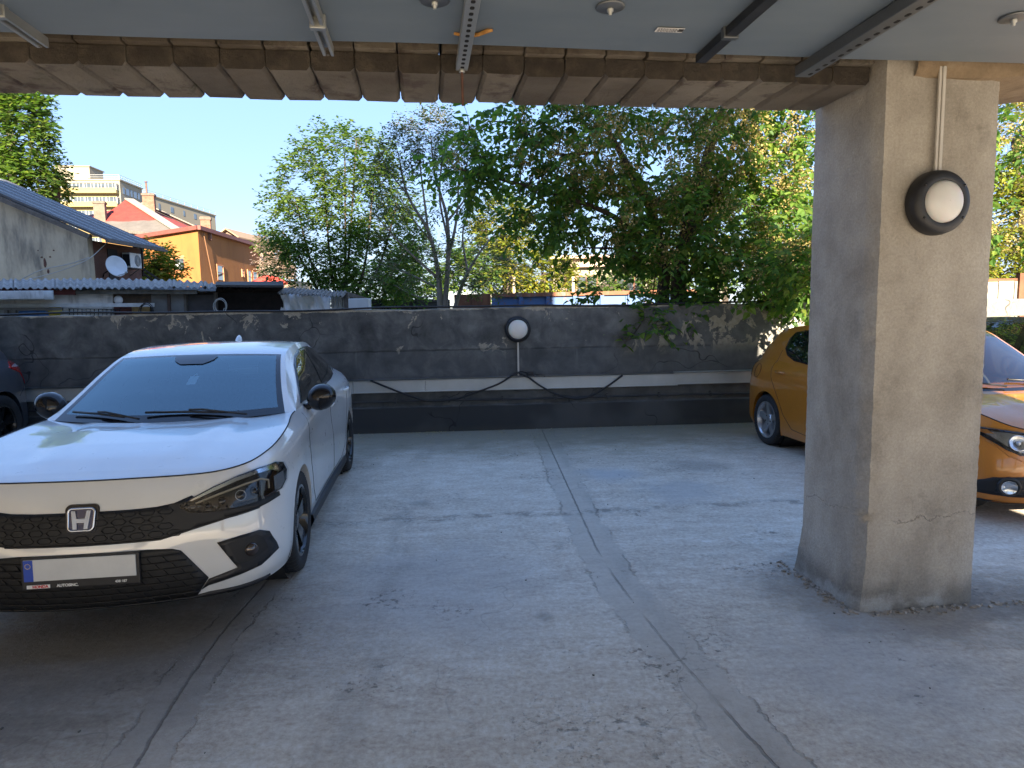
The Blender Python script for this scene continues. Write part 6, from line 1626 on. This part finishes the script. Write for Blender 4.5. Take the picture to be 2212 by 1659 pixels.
def tree(name, label, cat, base, trunks, blobs, leafspec, mat, barkm, seed, group=None, twig_r=.006, crown='crown', droop=.3, extra=None, limb_r=.05, shape=6, gaps=0.0, radial=.5):
    """trunks: list of (points, r0, r1); blobs: (centre, radii, clumps); leafspec: L, w, leaves per twig, twigs per clump, twig length"""
    rnd = random.Random(seed); e = empty(name, (base[0], base[1], 0), 0, label, cat, group); O = Vector((base[0], base[1], 0))
    tb = MB(); nodes = []
    for pts, r0, r1 in trunks:
        ps = cr_pts([tuple(p) for p in pts], 6); n = len(ps)
        tb.tube([tuple(Vector(p)-O) for p in ps], [r0+(r1-r0)*i/(n-1) for i in range(n)], 9)
        for i, p in enumerate(ps):
            if i > n*.25: nodes.append((Vector(p), r0+(r1-r0)*i/(n-1)))
    cl = []
    for c, rad, m in blobs:
        c = Vector(c); rad = Vector(rad)
        for k in range(m):
            v = rv(rnd); l = v.length; v = v/l*(l**radial)
            if gaps and math.sin(v.x*5+c.x)*math.sin(v.z*6+c.z)*math.sin(v.y*4) > 1-gaps: continue
            cl.append((c+Vector((v.x*rad.x, v.y*rad.y, v.z*rad.z)), c))
    t0 = sum((n[0] for n in nodes), Vector())/len(nodes)
    cl.sort(key=lambda q: min((q[0]-n[0]).length for n in nodes))
    lv = Leaves(); L, w, nl, nt, tl = leafspec
    NP = [n[0] for n in nodes]; NR = [n[1] for n in nodes]; arr = np.array([tuple(p) for p in NP]); 
    pend = []
    for i, (p, c) in enumerate(cl):
        dd = ((arr-np.array(tuple(p)))**2).sum(1); j = int(dd.argmin()); q = NP[j]; dist = math.sqrt(dd[j])
        r = max(twig_r, min(NR[j]*.6, twig_r*2+limb_r*.12*dist))
        mid = q.lerp(p, .5)+Vector((rnd.uniform(-.1, .1), rnd.uniform(-.1, .1), rnd.uniform(-.02, .14)))*dist
        tb.tube([tuple(q-O), tuple(mid-O), tuple(p-O)], [r, r*.75, twig_r], 5, cap=False)
        if i % 2 == 0:
            NP += [mid, p]; NR += [r*.8, twig_r*1.5]; arr = np.vstack([arr, tuple(mid), tuple(p)])
        out = (p-c); out = out.normalized() if out.length > .01 else Vector((0, 0, 1))
        for t in range(nt):
            d = (out*.7+rv(rnd)*.9+Vector((0, 0, .25-droop*rnd.random()))).normalized(); a = p.copy(); seg = tl/nl
            ph = rnd.uniform(0, 6)
            for k in range(nl):
                d = (d+rv(rnd)*.22+Vector((0, 0, -droop*.10))).normalized(); a = a+d*seg
                sd = d.cross(Vector((0, 0, 1)))
                sd = sd.normalized() if sd.length > .05 else Vector((1, 0, 0))
                ld = (sd*(1 if k % 2 else -1)+d*.6+Vector((0, 0, -droop*rnd.uniform(.2, 1.3)))+rv(rnd)*.35).normalized()
                nn = (Vector((0, 0, 1))+rv(rnd)*.75).normalized(); s_ = rnd.uniform(.6, 1.15)
                lv.leaf(a-O, ld, nn, L*s_, w*s_, shape)
            if twig_r > .003: tb.tube([tuple(p-O), tuple(a-O)], [twig_r*.8, twig_r*.35], 3, cap=False)
    tb.build('trunk', barkm, e, fixn=False); lv.build(crown, mat, e)
    if extra: extra(e, O, cl, rnd)
    return e
BK_grey = bark('grey_bark', (.16, .135, .11), (.30, .265, .225)); BK_dark = bark('dark_bark', (.035, .026, .020), (.085, .065, .05))
G_deep = [(0, (.055, .125, .028)), (.4, (.095, .19, .036)), (.8, (.145, .235, .042)), (1, (.20, .26, .045))]
G_mid = [(0, (.055, .115, .026)), (.5, (.10, .175, .034)), (.85, (.150, .21, .038)), (1, (.18, .23, .04))]
G_yel = [(0, (.12, .17, .02)), (.5, (.20, .235, .028)), (.8, (.27, .26, .032)), (1, (.30, .22, .05))]
M_lf_near = leaf_mat('leaf_near', G_deep, .56); M_lf_mid = leaf_mat('leaf_mid', G_mid, .56); M_lf_yel = leaf_mat('leaf_yellow', G_yel, .45)
M_lf_bare = leaf_mat('leaf_bronze', [(0, (.085, .07, .03)), (.35, (.10, .125, .035)), (.8, (.08, .15, .03)), (1, (.14, .085, .045))], .45)
M_lf_pink = leaf_mat('blossom', [(0, (.30, .20, .17)), (.5, (.42, .31, .26)), (.85, (.20, .15, .11)), (1, (.12, .14, .06))], .3)
M_dry = leaf_mat('dry_flower', [(0, (.20, .155, .05)), (.5, (.32, .25, .085)), (.85, (.42, .34, .14)), (1, (.24, .18, .07))], .3)

# ---- the big tree right behind the wall (crown over the wall, dry flower bunches)
def P3(px, py, Y): return at(px, py, Y)
bx = P3(1465, 655, 10.6)
def dry(e, O, cl, rnd):
    lv = Leaves()
    for p, c in cl:
        px, py = proj_px(p); want = .9 if (py < 420 and px > 1180) else .42 if px > 1250 else .12
        if px > 1690: want = .5
        if py > 560: want = .12
        if py > 640: want = 0
        if rnd.random() > want: continue
        for q in (p+rv(rnd)*.2, p+rv(rnd)*.25-Vector((0, .22, 0))):
          for k in range(60):
            a = q+rv(rnd)*.15; lv.leaf(a-O, rv(rnd), rv(rnd), rnd.uniform(.028, .05), rnd.uniform(.018, .028), 4)
    lv.build('dry_flowers', M_dry, e)
b = []
def blob(px, py, Y, rx, ry, rz, m): b.append((tuple(P3(px, py, Y)), (rx, ry, rz), m if m < 25 else int(m*.74)))
blob(1420, 300, 10.6, 1.75, 1.3, .95, 150); blob(1600, 330, 10.8, 1.25, 1.3, 1.05, 105); blob(1250, 330, 10.3, 1.05, 1.0, .62, 62)
blob(1100, 400, 10.2, .75, .7, .42, 34); blob(1000, 372, 10.1, .42, .5, .30, 17); blob(1000, 345, 10.0, .35, .4, .22, 9)
blob(1330, 450, 10.3, 1.05, 1.0, .42, 64); blob(1180, 480, 10.2, .60, .6, .30, 22); blob(1290, 530, 10.2, .75, .7, .24, 28)
blob(1560, 480, 10.4, 1.35, 1.1, .62, 120); blob(1450, 540, 10.3, .95, .9, .38, 48); blob(1640, 560, 10.2, .90, .8, .50, 82); blob(1600, 622, 10.1, .95, .6, .20, 46)
blob(1720, 420, 10.6, .7, 1.0, 1.2, 60); blob(1720, 610, 10.0, .35, .5, .28, 18); blob(1480, 170, 10.6, 2.2, 1.5, .7, 90); blob(1150, 262, 10.2, .55, .5, .25, 16); blob(1010, 260, 10.1, .16, .2, .22, 4); blob(1080, 255, 10.1, .28, .3, .15, 5)
blob(1395, 700, 9.3, .2, .1, .16, 4); blob(1352, 742, 9.2, .05, .05, .06, 2); blob(1420, 668, 9.5, .38, .2, .12, 8); blob(1580, 655, 9.4, .5, .2, .10, 8); blob(1340, 640, 9.9, .5, .4, .10, 8)
blob(1690, 590, 8.9, .42, .5, .26, 22); blob(1765, 560, 8.6, .55, .6, .45, 44); blob(1830, 600, 8.4, .5, .6, .45, 30); blob(2190, 250, 9.4, .42, .6, .62, 30); blob(2195, 470, 9.0, .26, .5, .3, 9)
blob(1900, 330, 11.0, 1.2, 1.2, 1.3, 60)
T = lambda *pts: [P3(*p) for p in pts]
trk = [(T((1468, 720, 10.6), (1466, 640, 10.6), (1470, 560, 10.6), (1490, 470, 10.6), (1530, 330, 10.6), (1570, 210, 10.6)), .15, .05),
       (T((1440, 720, 10.7), (1432, 640, 10.7), (1436, 560, 10.7), (1400, 440, 10.6), (1340, 330, 10.5), (1290, 240, 10.4)), .12, .03),
       (T((1485, 500, 10.6), (1560, 420, 10.6), (1640, 330, 10.6), (1720, 250, 10.6)), .07, .025),
       (T((1436, 560, 10.6), (1330, 470, 10.4), (1200, 420, 10.2), (1090, 390, 10.1), (990, 365, 10.0)), .05, .012),
       (T((1440, 620, 10.6), (1405, 650, 10.0), (1390, 690, 9.4), (1360, 735, 9.25)), .025, .005),
       (T((1470, 600, 10.6), (1560, 560, 10.4), (1650, 560, 10.2), (1730, 600, 10.0)), .05, .012),
       (T((1436, 570, 10.6), (1350, 540, 10.3), (1260, 535, 10.2)), .035, .010),
       (T((1475, 540, 10.6), (1560, 370, 10.7), (1620, 230, 10.7)), .06, .03), (T((1290, 330, 10.4), (1190, 330, 10.3), (1120, 270, 10.2), (1060, 262, 10.1)), .025, .008), (T((1060, 385, 10.1), (1020, 300, 10.1), (1010, 250, 10.1)), .014, .006)]
tree('broadleaf_tree', 'big dark leafed tree with dry tan flower bunches leaning over the wall', 'tree', bx, trk, b, (.120, .086, 8, 3, .42), M_lf_near, BK_dark, 4, extra=dry, limb_r=.09, droop=.55, twig_r=.004)

# ---- trees beyond
def simple(name, label, cat, px, Y, base_py, blobs, spec, mat, seed, bk=BK_dark, group='trees beyond the wall', shape=4, tr=None, **kw):
    p = at(px, base_py, Y); B_ = [(tuple(at(a, c, Y+dy)), (rx*Y/FPX, ry*Y/FPX, rz*Y/FPX), m) for a, c, dy, rx, ry, rz, m in blobs]
    if tr is None:
        top = at(blobs[0][0], blobs[0][1], Y); tr = [([Vector((p.x, Y, 0)), Vector((p.x, Y, p.z)), Vector(((p.x+top.x)/2, Y, (p.z+top.z)/2)), top], .012*Y, .004*Y)]
    return tree(name, label, cat, (p.x, Y), tr, B_, spec, mat, bk, seed, group, shape=shape, **kw)
# big green clump left of the middle (several stems)
stems = [([at(px0, 700, 19.8), at(px0, 640, 19.8), at((px0+px1)/2, 560, 19.8), at(px1, py1, 19.8)], .06, .02) for px0, px1, py1 in ((700, 640, 440), (725, 700, 380), (748, 745, 340), (770, 810, 360), (690, 610, 500), (790, 860, 430), (735, 770, 300))]
simple('leafy_tree', 'broad fresh green tree with many dark stems behind the tarp lean-to', 'tree', 740, 19.8, 650,
       [(745, 350, 0, 95, 85, 62, 120), (670, 410, 0, 60, 70, 55, 70), (790, 440, .4, 95, 90, 90, 150), (690, 520, 0, 85, 90, 80, 130), (620, 480, -.2, 40, 50, 55, 40), (800, 560, .3, 100, 90, 75, 140), (650, 590, -.2, 70, 70, 50, 75), (870, 480, .5, 60, 70, 90, 70), (600, 425, 0, 18, 20, 18, 9), (720, 300, 0, 30, 30, 20, 16), (760, 625, -.4, 130, 60, 28, 90), (880, 600, .5, 60, 60, 50, 50)],
       (.135, .080, 9, 3, .5), M_lf_mid, 21, tr=stems, droop=.35, limb_r=.06, twig_r=.0035, gaps=.12)
# pale multi-stemmed, thinly leaved tree
bt = 15.6; S_ = lambda *pts: [at(*p, bt) for p in pts]
st = [(S_((955, 760), (950, 640), (945, 580), (925, 500), (880, 420), (860, 330)), .085, .012), (S_((955, 760), (962, 650), (968, 560), (965, 470), (940, 380), (930, 290)), .08, .010), (S_((957, 760), (990, 640), (1010, 590), (1040, 540), (1075, 500)), .06, .012),
      (S_((945, 600), (900, 560), (850, 510), (800, 450)), .035, .008), (S_((968, 560), (985, 480), (990, 400), (985, 320)), .04, .008), (S_((925, 500), (915, 420), (905, 340), (900, 300)), .03, .007), (S_((965, 480), (1010, 420), (1020, 360)), .03, .007),
      (S_((1010, 590), (1000, 500), (1030, 420)), .03, .007), (S_((940, 620), (880, 590), (820, 570)), .025, .006), (S_((940, 640), (900, 640), (850, 615)), .02, .005), (S_((968, 520), (950, 430), (955, 340), (960, 300)), .03, .007), (S_((880, 420), (840, 370), (820, 330)), .02, .006),
      (S_((930, 520), (890, 470), (850, 400)), .022, .006), (S_((985, 480), (1005, 440), (1045, 430)), .018, .005), (S_((990, 610), (1030, 620), (1060, 600)), .02, .005)]
simple('bare_branched_tree', 'pale grey many-stemmed tree with thin bronze leaves', 'tree', 955, bt, 650,
       [(930, 300, 0, 70, 55, 38, 60), (860, 330, 0, 40, 45, 30, 28), (985, 330, 0, 40, 45, 40, 26), (935, 275, 0, 25, 25, 20, 12), (830, 400, 0, 35, 40, 40, 18), (900, 430, 0, 80, 60, 60, 34), (1010, 420, 0, 45, 50, 60, 22), (870, 560, -.3, 70, 50, 50, 30), (1020, 560, -.3, 60, 50, 50, 34), (1060, 590, -.3, 50, 50, 35, 24)],
       (.100, .042, 9, 4, .42), M_lf_bare, 31, bk=BK_grey, tr=st, limb_r=.02, twig_r=.0032, droop=.3)
simple('tall_poplar', 'tall dense fresh green tree towering over the roof of the old house', 'tree', 30, 60, 600,
       [(25, 290, 0, 62, 55, 95, 230), (10, 210, 0, 70, 60, 40, 110), (40, 390, 0, 52, 50, 55, 130), (-60, 330, 0, 70, 60, 150, 190), (70, 250, 0, 24, 25, 40, 36)],
       (.52, .34, 6, 3, 1.4), M_lf_mid, 41, twig_r=.012, limb_r=.1, gaps=.15)
simple('young_tree', 'small green tree between the tall dense tree and the apartment blocks', 'tree', 118, 64, 560,
       [(122, 372, 0, 15, 15, 20, 26), (118, 402, 0, 20, 20, 22, 40)], (.42, .28, 6, 3, 1.0), M_lf_mid, 42, twig_r=.01, limb_r=.1)
simple('sunlit_bush', 'sunlit yellow green bush in front of the orange house', 'bush', 335, 33, 610,
       [(335, 560, 0, 30, 30, 32, 70), (355, 582, -.3, 32, 25, 18, 40), (330, 590, 0, 30, 30, 16, 40)], (.26, .12, 7, 3, .55), M_lf_yel, 43, twig_r=.006)
simple('sunlit_tree', 'bright yellow green tree lit by the sun behind the bare tree', 'tree', 1100, 31, 640,
       [(1085, 490, 0, 55, 55, 55, 130), (1120, 560, 0, 50, 50, 45, 90), (1050, 545, 0, 45, 50, 60, 80), (1080, 605, 0, 60, 40, 25, 60)], (.24, .12, 7, 3, .6), M_lf_yel, 44, twig_r=.008)
simple('sunlit_bush', 'low bright yellow green bush above the pale garden wall', 'bush', 1175, 31, 640,
       [(1175, 588, 0, 62, 45, 38, 130), (1215, 610, 0, 30, 30, 22, 40)], (.22, .11, 7, 3, .5), M_lf_yel, 45, twig_r=.006)
simple('low_shrub', 'low green shrub in front of the cream building', 'bush', 1340, 36, 640,
       [(1300, 615, 0, 34, 30, 18, 40), (1370, 612, 0, 45, 30, 22, 55), (1440, 606, 0, 45, 30, 26, 50)], (.24, .13, 7, 3, .5), M_lf_mid, 46, twig_r=.006)
simple('blossom_tree', 'pale pink blossoming tree beside the orange house', 'tree', 592, 41, 620,
       [(585, 560, 0, 26, 25, 28, 50), (600, 590, 0, 30, 25, 24, 44), (575, 530, 0, 14, 15, 18, 14)], (.20, .12, 7, 3, .5), M_lf_pink, 47, bk=BK_grey, twig_r=.006)
simple('round_green_tree', 'small round green tree behind the blossoming tree', 'tree', 575, 52, 610,
       [(580, 520, 0, 18, 18, 18, 36), (600, 560, 0, 26, 22, 30, 40)], (.34, .22, 6, 3, .7), M_lf_mid, 48, twig_r=.008)
simple('sunlit_tree', 'light green tree rising above the white board fence beyond the pillar', 'tree', 2230, 15, 640,
       [(2190, 300, 0, 95, 80, 130, 170), (2200, 480, 0, 90, 80, 110, 190), (2260, 200, 0, 80, 80, 80, 70), (2170, 560, -.4, 70, 60, 50, 80), (2330, 400, 0, 110, 80, 200, 160)], (.105, .070, 8, 3, .42), M_lf_yel, 49, shape=6, twig_r=.0045, limb_r=.06, gaps=.2)
simple('leafy_tree', 'dense green trees closing the view far behind the big tree', 'tree', 1560, 40, 640,
       [(1560, 520, 0, 190, 60, 90, 260), (1760, 500, 0, 120, 60, 120, 160)], (.34, .2, 7, 3, .8), M_lf_mid, 50, twig_r=.008)
simple('dark_hedge', 'dense dark green thicket behind the sheet fence and the bare tree', 'hedge', 880, 27, 660,
       [(830, 610, 0, 80, 50, 40, 90), (920, 590, 0, 80, 50, 60, 120), (1010, 600, 0, 60, 50, 50, 80)], (.24, .13, 7, 3, .6), M_lf_mid, 51, twig_r=.006)
# weeds along the foot of the skip and fence
gb = Leaves(); rnd = random.Random(77)
for k in range(5000):
    p = Vector((rnd.uniform(-9, 9), rnd.uniform(10, 21), 0)); a = rnd.uniform(0, 6.3); h = rnd.uniform(.08, .4)
    gb.leaf(p, Vector((math.cos(a)*.35, math.sin(a)*.35, 1)), Vector((math.sin(a), math.cos(a), .2)), h, .03, 4)
o = gb.build('weeds', M_lf_mid, None); tag(o, 'tall weeds on the waste ground behind the wall', kind='stuff')
build_white_car(); build_orange_car(); build_grey_car((-6.52, 4.15)); build_black_car((7.0, 5.6))
# ================================================================== light
SUN_EL = math.radians(21); SUN_AZ = BA+.02            # sun behind the camera, in line with the building's side
world = bpy.data.worlds.new('World'); scene.world = world; world.use_nodes = True
wn = world.node_tree; bgn = wn.nodes['Background']
sky = wn.nodes.new('ShaderNodeTexSky'); sky.sky_type = 'NISHITA'; sky.sun_disc = False
sky.sun_elevation = SUN_EL
sdir = Vector((math.sin(SUN_AZ)*math.cos(SUN_EL), -math.cos(SUN_AZ)*math.cos(SUN_EL), math.sin(SUN_EL)))
sky.sun_rotation = math.atan2(sdir.x, sdir.y)
sky.air_density = 1.0; sky.dust_density = .2; sky.ozone_density = 3.0
gm = wn.nodes.new('ShaderNodeGamma'); gm.inputs[1].default_value = .09          # a hazy, evenly bright spring sky
hs = wn.nodes.new('ShaderNodeHueSaturation'); hs.inputs['Saturation'].default_value = 5.6; hs.inputs['Hue'].default_value = .515
wn.links.new(sky.outputs[0], gm.inputs[0]); wn.links.new(gm.outputs[0], hs.inputs['Color']); tn = wn.nodes.new('ShaderNodeMix'); tn.data_type = 'RGBA'; tn.blend_type = 'MULTIPLY'; tn.inputs[0].default_value = 1; tn.inputs[7].default_value = (.645, .72, .905, 1)
wn.links.new(hs.outputs[0], tn.inputs[6]); wn.links.new(tn.outputs[2], bgn.inputs[0]); bgn.inputs[1].default_value = .107
sl = bpy.data.lights.new('sun', 'SUN'); sl.energy = 2.0; sl.angle = math.radians(.5); sl.color = (1, .86, .66)
so = bpy.data.objects.new('sun', sl); COL.objects.link(so); so.rotation_euler = sdir.to_track_quat('Z', 'Y').to_euler()
vs = scene.view_settings; vs.view_transform = 'Standard'; vs.look = 'None'; vs.exposure = 3.85; vs.gamma = 1; vs.use_curve_mapping = False
scene.cycles.max_bounces = 8; scene.cycles.diffuse_bounces = 5; scene.cycles.transparent_max_bounces = 16
scene.cycles.use_denoising = True
